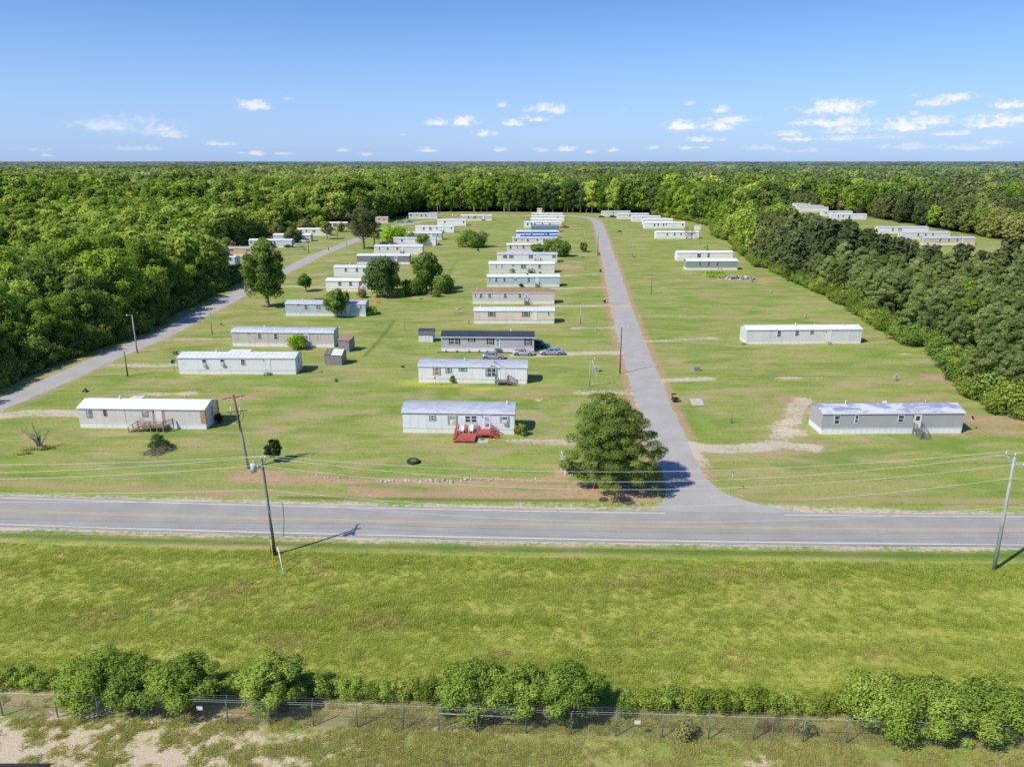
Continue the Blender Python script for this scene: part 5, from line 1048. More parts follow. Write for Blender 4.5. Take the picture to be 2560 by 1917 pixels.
# ---- decks and steps ----
def rail(r,p0,p1,z,h=.95,pk=.14,pw=.035):
    p0=np.array(p0,float);p1=np.array(p1,float);L=np.linalg.norm(p1-p0)
    r.beam((*p0,z+h),(*p1,z+h),.09,.06); r.beam((*p0,z+.12),(*p1,z+.12),.05,.06)
    n=int(L/pk)
    for k in range(n+1):
        q=p0+(p1-p0)*k/max(n,1); r.box(q[0]-pw/2,q[1]-pw/2,z+.1,q[0]+pw/2,q[1]+pw/2,z+h)
def deckset():
    # ramp deck of L1
    H,L,rz,A_=HOMES['L1']; q=pts_on(A_,rz,.605*L,-.06); T=thing('wooden_deck',q,rz,'weathered wooden deck with railings and ramp below the white door','deck')
    D=MB(); z=.85
    for k in range(11): D.box(-1.9,-1.75+k*.16,z-.05,2.0,-1.61+k*.16,z)
    for x in(-1.85,0,1.0,1.95):
        for y in(-1.7,-.1): D.box(x-.06,y-.06,0,x+.06,y+.06,z-.05)
    D.build('platform',M_WOOD,T)
    r=MB(); rail(r,(-1.9,-1.72),(2.0,-1.72),z); rail(r,(2.0,-1.72),(2.9,-.3),z,.95)
    for x,y in((-1.9,-1.72),(0,-1.72),(2.0,-1.72),(2.9,-.3)): r.box(x-.06,y-.06,0,x+.06,y+.06,z+1.02)
    r.build('railing',M_WOOD,T)
    s=MB()
    for k in range(5): s.box(-1.92-.3*(k+1),-1.7,z*(5-k)/6-.05,-1.92-.3*k-.004,-.35,z*(5-k)/6)
    for y in(-1.7,-.35):
        s.beam((-1.9,y,z+.9),(-3.5,y,.85),.06,.09); s.beam((-1.9,y,z+.4),(-3.5,y,.4),.04,.06); s.box(-3.55,y-.05,0,-3.45,y+.05,.9); s.beam((-1.9,y,z-.15),(-3.5,y,.05),.05,.2)
    s.build('stair',M_WOOD,T)
    # red deck
    H,L,rz,A_=HOMES['C1']; q=pts_on(A_,rz,.62*L,-.06); T=thing('red_deck',q,rz,'bright red painted deck with railings in front of the door','deck')
    a,b=-2.35,.85; zf=.55; D=MB()
    for k in range(24): D.box(a,-3.95+k*.16,zf-.05,b,-3.81+k*.16,zf)
    D.box(a,-3.98,zf-.3,b,-3.955,zf-.055); D.box(a-.025,-3.95,zf-.3,a-.003,-.1,zf-.055)
    D.build('lower_platform',M_RDECK,T)
    U=MB(); z=.85
    for k in range(12): U.box(b+.01,-1.95+k*.16,z-.05,3.0,-1.81+k*.16,z)
    U.box(b+.01,-1.98,z-.3,3.0,-1.955,z-.055); U.build('upper_platform',M_RDECK,T)
    r=MB()
    for x,y,zz in((a+.05,-3.9,1.0),(-.75,-3.9,.75),(b-.1,-3.9,.75),(a+.05,-2.0,1.5),(a+.05,-.2,1.5),(b,-.2,1.75),(b+.05,-1.95,1.0),(2.95,-1.9,1.6),(2.95,-.2,1.8),(4.15,-1.9,.95),(4.15,-.5,.95)): r.box(x-.055,y-.055,0,x+.055,y+.055,zz)
    for h_ in(.35,.62,.92): r.beam((a+.05,-.2,zf+h_),(a+.05,-2.0,zf+h_),.05,.09)
    for h_ in(.25,.5): r.beam((a+.05,-2.0,zf+h_+.35),(a+.05,-3.9,zf+h_*.5+.1),.05,.09)
    for h_ in(.35,.62,.92): r.beam((a+.05,-.12,zf+h_),(b,-.12,zf+h_),.05,.08)
    r.beam((b,-.2,z+.9),(b,-.9,z+.35),.05,.12); r.beam((2.95,-.2,z+.95),(2.95,-1.9,z+.75),.06,.12); r.beam((2.95,-.2,z+.5),(2.95,-1.9,z+.35),.05,.1)
    r.build('railing',M_RDECK,T)
    s=MB()
    for k in range(4): s.box(3.01+.29*k,-1.9,z*(4-k)/5-.05,3.29+.29*k,-.5,z*(4-k)/5)
    for y in(-1.95,-.45): s.beam((3.0,y,z+.75),(4.2,y,.85),.06,.12); s.beam((3.0,y,z-.1),(4.2,y,.1),.05,.28); s.beam((3.0,y,z+.3),(4.2,y,.45),.05,.1)
    s.build('stair',M_RDECK,T)
    # two white chairs and a pot on the deck
    for nm,dx,lab in (('deck_chair',-1.45,'white plastic deck chair, left one on the red deck'),('deck_chair',-.05,'white plastic deck chair, right one on the red deck')):
        q=pts_on(A_,rz,.62*L+dx,-1.0); c=thing(nm,(*q,zf),rz,lab,'chair',None)
        MB().box(-.3,-.35,.36,.3,.25,.41).build('seat',M_TRIM,c)
        b_=MB()
        for k in range(5): b_.beam((-.26+.13*k,.25,.4),(-.3+.15*k,.48,1.1),.11,.02)
        b_.build('backrest',M_TRIM,c)
        for sx in(-1,1):
            MB().box(sx*.34-.05,-.4,.55,sx*.34+.05,.35,.59).build('armrest',M_TRIM,c)
            for yy in(-.35,.25): MB().box(sx*.3-.03,yy-.03,0,sx*.3+.03,yy+.03,.55 if yy<0 else .4).build('leg',M_TRIM,c)
    q=pts_on(A_,rz,.62*L-.7,-.85); T=thing('flower_pot',(*q,zf),0,'terracotta pot with orange flowers between the two deck chairs','flower pot')
    MB().tube([(0,0,0),(0,0,.35)],[.16,.22],10).build('pot',mat('terracotta',(.42,.16,.08),.8),T)
    bpy.data.objects.new('flowers',leafmesh('flowers',[(0,0,.5,.25,.25,.2)],150,.09,leafmat('orange_petals',(.5,.16,.02),(.5,.2,.05),(.2,.25,.05)),np.random.default_rng(4))); link(bpy.data.objects['flowers'],T)
    q=pts_on(A_,rz,.62*L+1.9,-3.0); T=thing('stepping_slab',q,rz,'pale concrete pad on the grass in front of the red deck','slab')
    MB().box(-.9,-.9,0,.9,.6,.07).build('slab',M_CON,T)
    q=pts_on(A_,rz,.62*L+1.35,-3.0); T=thing('grill',(*q,.08),.4,'small dark kettle grill beside the red deck','grill')
    MB().tube([(0,0,.5),(0,0,.6),(0,0,.75),(0,0,.85)],[.12,.27,.27,.1],12).build('bowl',M_BLACK,T)
    for k in range(3):
        MB().tube([(.1*math.cos(k*2.1),.1*math.sin(k*2.1),.55),(.3*math.cos(k*2.1),.3*math.sin(k*2.1),0)],.02,5).build('leg',M_METAL,T)
    # grey deck of C2
    H,L,rz,A_=HOMES['C2']; q=pts_on(A_,rz,.775*L,-.06); T=thing('wooden_deck',q,rz,'small grey weathered porch deck with stairs going down right','deck')
    D=MB(); z=.82
    for k in range(10): D.box(-1.35,-1.6+k*.16,z-.05,1.0,-1.46+k*.16,z)
    for x,y in((-1.3,-1.5),(-1.3,-.1),(.95,-1.5),(.95,-.1)): D.box(x-.06,y-.06,0,x+.06,y+.06,z-.05)
    D.build('platform',M_GWOOD,T); r=MB()
    for y in(-1.55,-.08): 
        r.beam((.98,y,z+.95),(2.6,y,.85),.06,.09); r.beam((.98,y,z+.5),(2.6,y,.45),.04,.07); r.box(2.55,y-.05,0,2.65,y+.05,.9); r.box(.93,y-.05,z,1.03,y+.05,z+1)
    r.beam((-1.32,-.1,z+.95),(-1.32,-.8,z+.95),.06,.09); r.beam((-1.32,-.1,z+.95),(-1.32,-1.55,z+.3),.05,.09); r.box(-1.37,-.12,z,-1.27,-.04,z+1.0); r.build('railing',M_GWOOD,T)
    s=MB()
    for k in range(5): s.box(1.01+.29*k,-1.55,z*(5-k)/6-.05,1.29+.29*k,-.08,z*(5-k)/6)
    for y in(-1.5,-.12): s.beam((1.0,y,z-.12),(2.6,y,.05),.05,.22)
    s.build('stair',M_GWOOD,T)
deckset()
steps('R1',.676,'grey wooden steps with handrails below the grey home door',M_GWOOD,n=5,wd=1.2,z=.9,plat=1.0)
steps('C3',.61,'dark wooden steps below the grey home with charcoal roof',mat('dark_step',(.10,.09,.09),.8),n=3,wd=1.4,z=.8,rail=False,plat=.3)
steps('C5',.657,'weathered wooden steps of the home with rusty brown roof',M_GWOOD,n=5,wd=1.1,z=.82)
steps('C6',.69,'brown wooden steps of the light blue home',M_GWOOD,n=4,wd=1.1)
steps('C7',.63,'tan wooden porch steps of the long off white home',M_WOOD,n=4,wd=1.3,side=1)
steps('C8',.67,'grey porch with side stairs of the lilac roofed home',M_GWOOD,n=4,wd=2.2,side=1)
steps('L2',.763,'low grey steps under the plain door of bare white home',M_GWOOD,n=2,wd=1.2,z=.45,rail=False,plat=.5)
steps('R2',.716,'small concrete steps under the door of the lone white home',M_CON,n=2,wd=1.2,z=.55,rail=False,plat=.6,name='concrete_steps')
steps('L8',.58,'dark steps with handrails at the off white home',M_GWOOD,n=3,wd=1.2)
steps('L7',.743,'grey steps with handrails at the plum grey home',M_GWOOD,n=3,wd=1.2)
steps('L11',.7,'dark steps at the home with orange curtain',M_GWOOD,n=3,wd=1.4)
steps('L13',.72,'steps at the tan home farthest back',M_GWOOD,n=3,wd=2.0)
steps('L5',.53,'red brown porch steps of the half hidden white home',mat('red_brown_wood',(.26,.10,.07),.8),n=3,wd=1.3)
steps('RR1',.75,'pale porch steps of the tan home in the clearing',M_CON,n=3,wd=1.4,name='porch_steps')
# flower bed edging along C3
H,L,rz,A_=HOMES['C3']; q=pts_on(A_,rz,0,0); T=thing('flower_bed',q,rz,'narrow pale flower bed along the front of grey home','flower bed')
MB().box(-.7,-.95,0,L*.97,-.05,.06).build('soil',mat('pale_mulch',(.50,.44,.36),.95,var=.3,scale=6),T)
MB().box(-.75,-1.05,0,L*.97,-.955,.16).build('edging',mat('black_edging',(.03,.025,.02),.8),T)
for fr in (.05,.17,.3,.41,.5,.86):
    o=bpy.data.objects.new('plant',leafmesh('plant',[(0,0,.14,.22,.2,.14)],120,.08,L_YEW,np.random.default_rng(int(fr*100)))); link(o,T); o.location=(fr*L,-.45,.05)
# ---- sheds ----
M_SHW=siding('weathered_planks',(.22,.215,.22),'v',.22,.6,scol=(.36,.34,.31))
def shed(name,a,b,w,wh,rg,wall,roof,label,rtype='gable',rot=None,torn=False):
    A_=np.array(G(*a));B_=np.array(G(*b));L=float(np.linalg.norm(B_-A_));rz=math.atan2(B_[1]-A_[1],B_[0]-A_[0]) if rot is None else R(rot)
    T=thing(name,(A_[0],A_[1]),rz,label,'shed')
    if rtype=='gable': prof=[(0,wh),(w/2,wh+rg),(w,wh)]
    elif rtype=='slope': prof=[(0,wh),(w,wh+rg)]
    else: prof=[(0,wh),(.1*w,wh+rg*.55),(.28*w,wh+rg*.88),(w/2,wh+rg),(.72*w,wh+rg*.88),(.9*w,wh+rg*.55),(w,wh)]
    MB().prism([(0,0),(w,0)]+[(y,z-.005) for y,z in prof[::-1]],0,L).build('wall',wall,T)
    pr=[(prof[0][0]-.15,prof[0][1]-.08)]+prof[1:-1]+[(prof[-1][0]+.15,prof[-1][1]-.08 if rtype!='slope' else prof[-1][1]+.03)]
    poly=pr+[(y,z+.06) for y,z in pr[::-1]]
    MB().prism(poly,L*.42 if torn else -.12,L+.15).build('roof',roof,T)
    if torn:
        t=MB()
        for k,(x,a1) in enumerate(((.15,.1),(.55,-.05),(1.0,.12),(1.35,0))):
            t.beam((x,-.1,wh+.03),(x+a1,w/2,wh+rg+.05),.09,.07)
        t.box(-.1,-.1,wh-.02,L*.42,.02,wh+.05); t.build('rafter',M_GWOOD,T)
        MB().add([(.6,w*.42,wh+rg+.06),(1.75,w*.44,wh+rg+.05),(1.7,w*.62,wh+rg*.9),(.6,w*.62,wh+rg*.85)],[(0,1,2,3)]).build('tarp',mat('blue_tarp',(.03,.25,.55),.5),T)
        MB().prism([(.06,wh*.9),(w-.06,wh*.9),(w/2,wh+rg-.25)],.05,L*.42).build('interior',M_DARK,T)  # near-black block; the shade under the torn roof is its colour
    return T,L
T,L=shed('storage_shed',(1047,854.8),(1082,855.4),2.9,1.75,1.1,siding('shed_white',(.66,.67,.70),'v',.3,.2),r_dark,'small white shed with dark curved metal roof','round')
MB().box(L*.28,-.035,.2,L*.72,-.004,1.65).build('double_door',siding('shed_white'  ,(.66,.67,.70)),T)
MB().box(L*.495,-.045,.2,L*.505,-.036,1.65).build('door_gap',M_BLACK,T)
T,L=shed('weathered_shed',(847,878.5),(873.5,880.5),2.6,2.6,.5,M_SHW,r_brn,'weathered grey wooden shed with rusty brown roof','slope')
T,L=shed('weathered_shed',(812,912),(855,913.4),3.0,2.15,.85,M_SHW,roofmat('roof_pale_corrugated',(.64,.67,.60),(.58,.60,.54),.5,ribs=.35),'weathered grey wooden shed with half torn metal roof','gable',torn=True)
T,L=shed('box_shed',(1738,575),(1752,575),2.6,2.0,.25,wc_w2,r_white,'small white box shed beside the far eastern homes')
T,L=shed('pump_house',(1343,532.5),(1355,532.5),4,2.6,1.0,wc_crm,roofmat('roof_tan_small',(.5,.38,.28),(.44,.34,.26),.7),'tiny cream building with tan roof under the tall treeline')
T,L=shed('roof_corner',(-60,2075),(70,2075),3,2.2,1.1,M_GWOOD,mat('dark_shingles',(.035,.035,.04),.9,var=.2,scale=8),'dark shingled roof peak at the bottom left corner')
T.name='garden_shed'
# ---- cars ----
M_TYRE=mat('tyre_rubber',(.02,.02,.02),.8,var=.1); M_RIM=mat('alloy_rim',(.45,.46,.48),.35,metal=.7,var=.05)
M_CGL=glass('car_glass',(.02,.03,.035))
M_LAMP=mat('headlight_lens',(.75,.77,.8),.2,var=.03); M_TAIL=mat('tail_light_lens',(.35,.02,.02),.3,var=.03)
def paintmat(nm,c):
    if nm in MATS: return MATS[nm]
    m,N,bs=newmat(nm); n=N.noise(N.n('ShaderNodeTexCoord').outputs['Object'],1.5,3)
    N.l.new(N.mix(N.math('MULTIPLY',n,.2),c,tuple(x*.6 for x in c)),bs.inputs['Base Color']); bs.inputs['Metallic'].default_value=.35; bs.inputs['Roughness'].default_value=.28
    bs.inputs['Coat Weight'].default_value=.6; MATS[nm]=m; return m
def car(name,u,v,rz,col,label,L=4.8,W_=1.82,kind='sedan',cat='car',group=None):
    x,y=G(u,v); T=thing(name,(x,y),rz,label,cat,group); pm=paintmat('car_paint_'+col[0],col[1]); h=L/2; w=W_/2
    # stations: x, half width, sill z, shoulder z   (front is +x)
    hood=.98 if kind!='truck' else 1.15; belt=1.0 if kind!='truck' else 1.2; rear=1.04 if kind!='truck' else 1.2
    S=[(-h,.80,.45,.80),(-h+.12,.92,.34,rear-.06),(-h+.6,1,.26,rear),(-h+1.3,1,.22,belt),(-.2,1,.22,belt-.02),(h-1.5,1,.22,belt-.04),(h-1.1,.99,.24,hood-.05),(h-.45,.95,.28,hood-.16),(h-.1,.86,.33,hood-.28),(h,.76,.42,hood-.38)]
    vs=[];fs=[]
    for (sx,k,zb,zs) in S:
        a=w*k
        ring=[(sx,-a*.93,zb),(sx,-a,zb+.16),(sx,-a*1.0,(zb+zs)/2+.08),(sx,-a*.95,zs-.05),(sx,-a*.82,zs),(sx,0,zs+.03),(sx,a*.82,zs),(sx,a*.95,zs-.05),(sx,a*1.0,(zb+zs)/2+.08),(sx,a,zb+.16),(sx,a*.93,zb)]
        vs+=ring
    n=11
    for i in range(len(S)-1):
        for k in range(n): fs.append((i*n+k,(i+1)*n+k,(i+1)*n+(k+1)%n,i*n+(k+1)%n))
    fs.append(tuple(range(n-1,-1,-1))); fs.append(tuple((len(S)-1)*n+k for k in range(n)))
    MB().add(vs,[f[::-1] for f in fs],0,True).build('body',pm,T)
    # greenhouse: x bottom, x top per station
    if kind=='coupe': cb,ct=(-h+.55,h-1.75),(-h+1.25,.1); rh=1.36
    elif kind=='suv': cb,ct=(-h+.15,h-1.45),(-h+.45,.45); rh=1.62
    elif kind=='truck': cb,ct=(-.55,h-1.5),(-.35,.75); rh=1.8
    else: cb,ct=(-h+.75,h-1.55),(-h+1.45,.35); rh=1.44
    zb=belt-.06; a0=w*.90; a1=w*.70
    def P8(e=0): 
        return [(cb[0]-e,-a0-e,zb),(cb[1]+e,-a0-e,zb),(cb[1]+e,a0+e,zb),(cb[0]-e,a0+e,zb),(ct[0]-e,-a1-e,rh),(ct[1]+e,-a1-e,rh),(ct[1]+e,a1+e,rh),(ct[0]-e,a1+e,rh)]
    q=P8(); q.append(((ct[0]+ct[1])/2,0,rh+.06))
    MB().add(q,[(0,1,5,4),(1,2,6,5),(2,3,7,6),(3,0,4,7),(4,5,8),(5,6,8),(6,7,8),(7,4,8)]).build('cabin',pm,T)
    def lerp(a,b,t): return tuple(a[i]+(b[i]-a[i])*t for i in range(3))
    def panel(A,B,C,D,off,nm,s0=(.06,.94),t0=(.12,.86)):
        f=lambda s,t: lerp(lerp(A,B,s),lerp(D,C,s),t)
        v=[f(s0[0],t0[0]),f(s0[1],t0[0]),f(s0[1],t0[1]),f(s0[0],t0[1])]
        MB().add([(p[0]+off[0],p[1]+off[1],p[2]+off[2]) for p in v],[(0,1,2,3)]).build(nm,M_CGL,T)
    q=P8()
    panel(q[1],q[2],q[6],q[5],(.015,0,.012),'windshield'); panel(q[3],q[0],q[4],q[7],(-.015,0,.012),'rear_window')
    for A,B,C,D,o in((q[0],q[1],q[5],q[4],(0,-.014,.006)),(q[2],q[3],q[7],q[6],(0,.014,.006))):
        if kind=='coupe': panel(A,B,C,D,o,'side_window',(.25,.9),(.15,.85))
        else: panel(A,B,C,D,o,'side_window',(.10,.49),(.15,.85)); panel(A,B,C,D,o,'side_window',(.53,.9),(.15,.85))
    r=.33 if kind!='truck' else .38
    for wx in(-h+.98,h-.95):
        for s in(-1,1):
            yy=s*(w-.10); ty=MB().tube([(wx,yy-s*.12,r),(wx,yy+s*.115,r)],r,18).build('wheel',M_TYRE,T)
            MB().tube([(wx,yy+s*.116,r),(wx,yy+s*.135,r)],[r*.66,r*.6],12).build('rim',M_RIM,ty)
            # shadow gap of the wheel arch, put in as a black drum
            MB().tube([(wx,s*(w*.5),r+.05),(wx,s*(w+.004),r+.05)],r+.07,20).build('wheel_arch_shadow',M_BLACK,T)
    for s in(-1,1):
        MB().box(h-.22,s*w*.58-.16,hood-.42,h-.035,s*w*.58+.16,hood-.27).build('headlight',M_LAMP,T)
        MB().box(-h-.01,s*w*.66-.15,rear-.3,-h+.13,s*w*.66+.15,rear-.16).build('tail_light',M_TAIL,T)
        MB().box(cb[1]-.35,s*(w+.02)-.09,belt-.02,cb[1]-.2,s*(w+.02)+.09,belt+.12).build('mirror',pm,T)
    return T
SIL=('silver',(.50,.52,.54)); GRY=('grey',(.36,.40,.43)); BLU=('pale_blue',(.36,.44,.50)); WHT=('white',(.75,.76,.77)); BLK=('black',(.02,.022,.03)); RED=('red',(.40,.01,.04)); DBL=('dark_blue',(.03,.05,.09)); LBL=('sky_blue',(.10,.25,.42))
car('parked_car',1233.5,897,R(-4),GRY,'silver grey sedan parked on the grass behind the peeling white home',4.88)
car('parked_car',1308.5,887.5,R(-2),SIL,'silver coupe parked between two other cars in the drive',4.77,1.88,'coupe')
car('parked_car',1379,886,R(180),BLU,'pale blue sedan parked at the street end of the drive',5.35,1.98)
car('parked_truck',1347,868,R(-20),DBL,'dark vehicle in the shadow at the end of the grey home',5.0,1.85,'suv')
car('parked_car',1413,570,R(0),RED,'red car parked at the end of a white home',4.8)
car('parked_car',760,606,R(0),WHT,'white car parked beside the pale blue home and olive bush',4.9)
car('parked_car',747.5,618.5,R(0),SIL,'silver car parked in front of the pale blue home end',4.9)
car('parked_car',722,619,R(0),BLK,'black car parked left of the silver one',4.6)
car('parked_car',616,646,R(90),BLK,'black car standing nose on by the peach orange home',4.6,1.9,'suv')
car('parked_car',1024.5,556.5,R(0),LBL,'sky blue car in the shade of the northern trees',4.6)
car('parked_car',1000,556.5,R(5),BLU,'pale blue van in the shade left of the sky blue car',5.0,1.9,'suv')
car('parked_car',1504.5,544,R(8),BLK,'black car at the far end of the eastern row',4.6)
car('parked_truck',1533,544,R(0),DBL,'dark blue truck between the two farthest eastern homes',5.4,1.95,'suv')
car('parked_car',1170,543,R(0),WHT,'white car under the tall trees behind the tan home',4.8)
car('parked_van',1140,541.5,R(0),WHT,'white van under the tall trees left of the white car',5.4,2.0,'suv')
car('parked_car',1196,542,R(0),BLK,'dark car under the tall trees right of the white car',4.8)
car('parked_car',960,636.5,R(3),BLU,'blue grey car left of the off white home beside lime tree',4.7) if 0 else None
car('parked_car',961,611.5,R(0),GRY,'grey car in the shade under the lime round tree',4.7)
# ---------------- poles, wires, fence, small things ----------------
M_POLEG=mat('green_grey_pole',(.17,.20,.155),.85,var=.2,scale=3,stretch=(1,1,.15)); M_POLEL=mat('light_grey_pole',(.42,.44,.42),.85,var=.2,scale=3,stretch=(1,1,.15))
M_POLEB=mat('brown_pole',(.18,.13,.10),.9,var=.2,scale=3,stretch=(1,1,.15)); M_WIRE=mat('bare_wire',(.70,.70,.68),.4,var=.03); M_CABLE=mat('black_cable',(.03,.03,.03),.6,var=.05)
M_PORC=mat('grey_porcelain',(.55,.57,.60),.3,var=.05); M_CAN=mat('transformer_paint',(.58,.62,.62),.45,var=.08)
def upole(u,v,h,r,m,label,top=None):
    x,y=G(u,v); T=thing('utility_pole',(x,y),0,label,'utility pole')
    tx,ty=top or (0,0)
    MB().tube([(0,0,-.2),(tx*.5,ty*.5,h*.5),(tx,ty,h)],[r,r*.85,r*.66],12).build('pole',m,T)
    return T,(x,y)
def insul(T,x,y,z,h=.32):
    MB().tube([(x,y,z),(x,y,z+h*.35),(x,y,z+h*.4),(x,y,z+h*.8),(x,y,z+h)],[.04,.06,.11,.1,.05],10).build('insulator',M_PORC,T)
TA,pa=upole(688,1387,10.8,.17,M_POLEG,'green stained utility pole with transformer standing before the highway',(-.45,.1))
MB().beam((-.45,-1.35,10.35),(-.45,1.35,10.35),.10,.12).beam((-.45,-1.0,10.32),(-.40,0,9.75),.05,.05).beam((-.45,1.0,10.32),(-.40,0,9.75),.05,.05).build('crossarm',M_POLEL,TA)
for yy in(-1.25,1.25): insul(TA,-.45,yy,10.42)
insul(TA,-.45,.0,10.8)
tr_=MB().tube([(-.95,-1.0,9.9),(-.95,-1.0,10.75),(-.95,-1.0,10.82)],[.3,.3,.22],16); c_=tr_.build('transformer',M_CAN,TA); insul(TA,-.95,-.95,10.82,.3)
MB().tube([(.2,0,6.3),(1.1,-.05,6.25),(1.35,-.1,5.9),(1.3,-.1,4),(1.1,-.1,2.2),(.3,-.05,1.3)],.03,6).build('drop_cable',M_CABLE,TA)
MB().tube([(-.25,-.2,.3),(-.3,-.2,.8),(-.27,-.2,1.2)],[.08,.12,.05],8).build('splice_box',M_BLACK,TA)
gx1,gy1=G(685,1421); gx2,gy2=G(709.6,1436)
yel=mat('yellow_guy_guard',(.72,.50,.05),.5,var=.05)
MB().tube([(-.35,0,8.2),(gx1-pa[0],gy1-pa[1],0)],.012,5).build('guy_wire',M_METAL,TA); MB().tube([(-.35,0,6.9),(gx2-pa[0],gy2-pa[1],0)],.012,5).build('guy_wire',M_METAL,TA)
def guard(T,tx,ty,tz,bx,by,t,m):
    p=lambda s:(bx+(tx-bx)*s,by+(ty-by)*s,tz*s); MB().tube([p(0),p(t)],.05,8).build('guy_guard',m,T)
guard(TA,-.35,0,8.2,gx1-pa[0],gy1-pa[1],.34,yel); guard(TA,-.35,0,6.9,gx2-pa[0],gy2-pa[1],.34,M_TRIM)
o=bpy.data.objects.new('vine',leafmesh('vine',[(-.2,-.15,.6,.2,.2,.6),(0,-.1,.25,.3,.25,.3)],380,.09,L_DARK,np.random.default_rng(8))); link(o,TA)
TC,pc=upole(2484.6,1424,12.36,.19,M_POLEL,'tall pale grey utility pole at the right side of the highway',(-.15,0))
MB().beam((-.15,-1.5,11.75),(-.15,1.4,11.95),.11,.13).beam((-.15,-1.0,11.75),(-.1,0,11.1),.05,.05).beam((-.15,1.0,11.85),(-.1,0,11.1),.05,.05).build('crossarm',M_POLEL,TC)
insul(TC,-.15,-1.4,11.82,.4); insul(TC,-.15,1.3,12.0,.4); insul(TC,-.15,0,12.36,.35)
TB,pb=upole(622,1171,10.4,.19,M_POLEL,'pole with two crossarms and hanging cables behind the small dark tree',(-1.0,.0))
MB().tube([(-.5,0,5.2),(-1.02,0,10.42)],[.163,.145],10).build('dark_upper_sleeve',M_POLEB,TB)
MB().beam((-2.4,-.2,9.9),(.35,.2,10.25),.1,.12).build('crossarm',M_POLEB,TB); MB().beam((-2.1,-.2,8.05),(.5,.2,8.25),.1,.12).build('crossarm',M_POLEB,TB)
for x_,z_ in((-1.7,9.55),(-.05,9.75)): MB().tube([(x_,-.1,z_),(x_,-.1,z_+.4)],[.09,.06],8).build('insulator',M_PORC,TB)
for x_ in(-1.5,-.3): MB().tube([(x_,-.1,7.8),(x_-.03,-.1,8.75)],[.07,.08],8).build('fuse_cutout',M_PORC,TB)
MB().tube([(-1.62,-.1,8.0),(-1.6,-.1,7.4),(-1.2,-.1,6.75),(-.75,-.1,6.6)],.035,6).tube([(.05,-.1,8.1),(.05,-.1,7.4),(-.2,-.1,6.8),(-.72,-.1,6.6)],.035,6).build('drop_cable',M_CABLE,TB)
for q in ((632,1176),(648,1168)):
    gg=G(*q); MB().tube([(-.95,.1,9.4),(gg[0]-pb[0]+.6,gg[1]-pb[1]+1.0,0)],.008,5).build('guy_wire',M_METAL,TB)
# wires
def wire(label,pts,sags,r=.018,m=None):
    out=[]
    for (a,b),s in zip(zip(pts[:-1],pts[1:]),sags):
        for k in range(24 if b is not pts[-1] else 25):
            t=k/24; out.append((a[0]+(b[0]-a[0])*t,a[1]+(b[1]-a[1])*t,a[2]+(b[2]-a[2])*t-4*s*t*(1-t)))
    o=MB().tube(out,r,5).build('power_line',m or M_WIRE); tag(o,label,'power line')
LX=-112; LYb=hwy(LX)-9.5; RX=135; RYb=hwy(RX)-8.4
for nm,dy,za,zc_,s1,s2 in (('farthest of the three high wires strung along the highway',1.27,10.75,12.42,2.0,2.0),('middle of the three high wires strung along the highway',0.,11.15,12.72,2.7,2.9),('nearest of the three high wires strung along the highway',-1.3,10.75,12.2,2.6,2.7)):
    wire(nm,[(LX,LYb+dy,11.0),(pa[0]-.45,pa[1]+dy,za),(pc[0]-.15,pc[1]+dy,zc_),(RX,RYb+dy,12.2)],[s1,s2,1.6])
wire('lower neutral wire strung below the three high wires',[(LX,LYb,7.8),(pa[0]-.3,pa[1],7.5),(pc[0],pc[1],10.1),(RX,RYb,9.6)],[1.4,2.6,1.5])
wire('lowest communication cable crossing above the road verge',[(LX,LYb,6.7),(pa[0]-.2,pa[1],6.4),(pc[0],pc[1],7.0),(RX,RYb,7)],[1.3,2.1,1.2],.018)
# lamp and line poles in the park
def pole(u,v,h,r,m,label,lamp=None,name='street_lamp',lean=0,cat=None):
    x,y=G(u,v); T=thing(name,(x,y),0,label,cat or name.replace('_',' '))
    MB().tube([(0,0,-.1),(lean,0,h)],[r,r*.7],10).build('pole',m,T)
    if lamp:
        dx=lamp; MB().tube([(lean,0,h-.25),(lean+dx*.6,0,h+.1),(lean+dx,0,h+.05)],.035,6).build('arm',M_METAL,T)
        MB().tube([(lean+dx*.9,0,h+.08),(lean+dx*1.15,0,h),(lean+dx*1.15,0,h-.12)],[.1,.16,.12],10).build('lamp_head',M_CAN,T)
    return T
pole(1549.6,934,9.3,.14,M_POLEB,'tall brown street lamp pole beside the street crossing its shadow',1.2)
t_=pole(1474,968,5.4,.09,M_POLEL,'short pale lamp post with a loose bowed cable',.75)
MB().tube([(.35,0,5.1),(.6,0,4.2),(1.15,0,2.4),(1.0,0,1.2),(.2,0,.1)],.035,6).build('loose_cable',M_TRIM,t_)
pole(343.5,883,8.3,.16,M_POLEL,'pale lamp pole beside the side road in front of the woods',-1.0)
pole(319.4,941,5.0,.15,M_POLEG,'short bare greenish pole left of the long white home',None,'post')
pole(530.4,835,6.2,.13,M_POLEL,'lamp pole beside the shaded part of the side road',-.8)
pole(771.9,633.6,8.0,.14,M_POLEB,'brown pole on the lawn by the silver parked car',None,'utility_pole')
pole(1018,571,7,.12,M_POLEL,'pole beside the far road bend left of a white home',None,'utility_pole')
pole(1094,543,7.5,.14,M_POLEL,'pole at the right end of the beige treeline home',None,'utility_pole')
pole(1273,540,10,.16,M_POLEL,'lone pale pole beside the far road before the treeline',None,'utility_pole')
pole(867,617,5.5,.1,M_POLEL,'pole beside the side road left of the big brownish pine',None,'utility_pole')
pole(845,598,5.5,.1,M_POLEB,'thin pole on the lawn right of the half bare tree',None,'utility_pole')
pole(1451,811.9,5.3,.11,M_POLEL,'pale pole on the lawn right of the rust stained cream home',.4,'post')
pole(1462.6,674,6,.08,M_POLEL,'thin pale post between bare soil and street',-.8,'post')
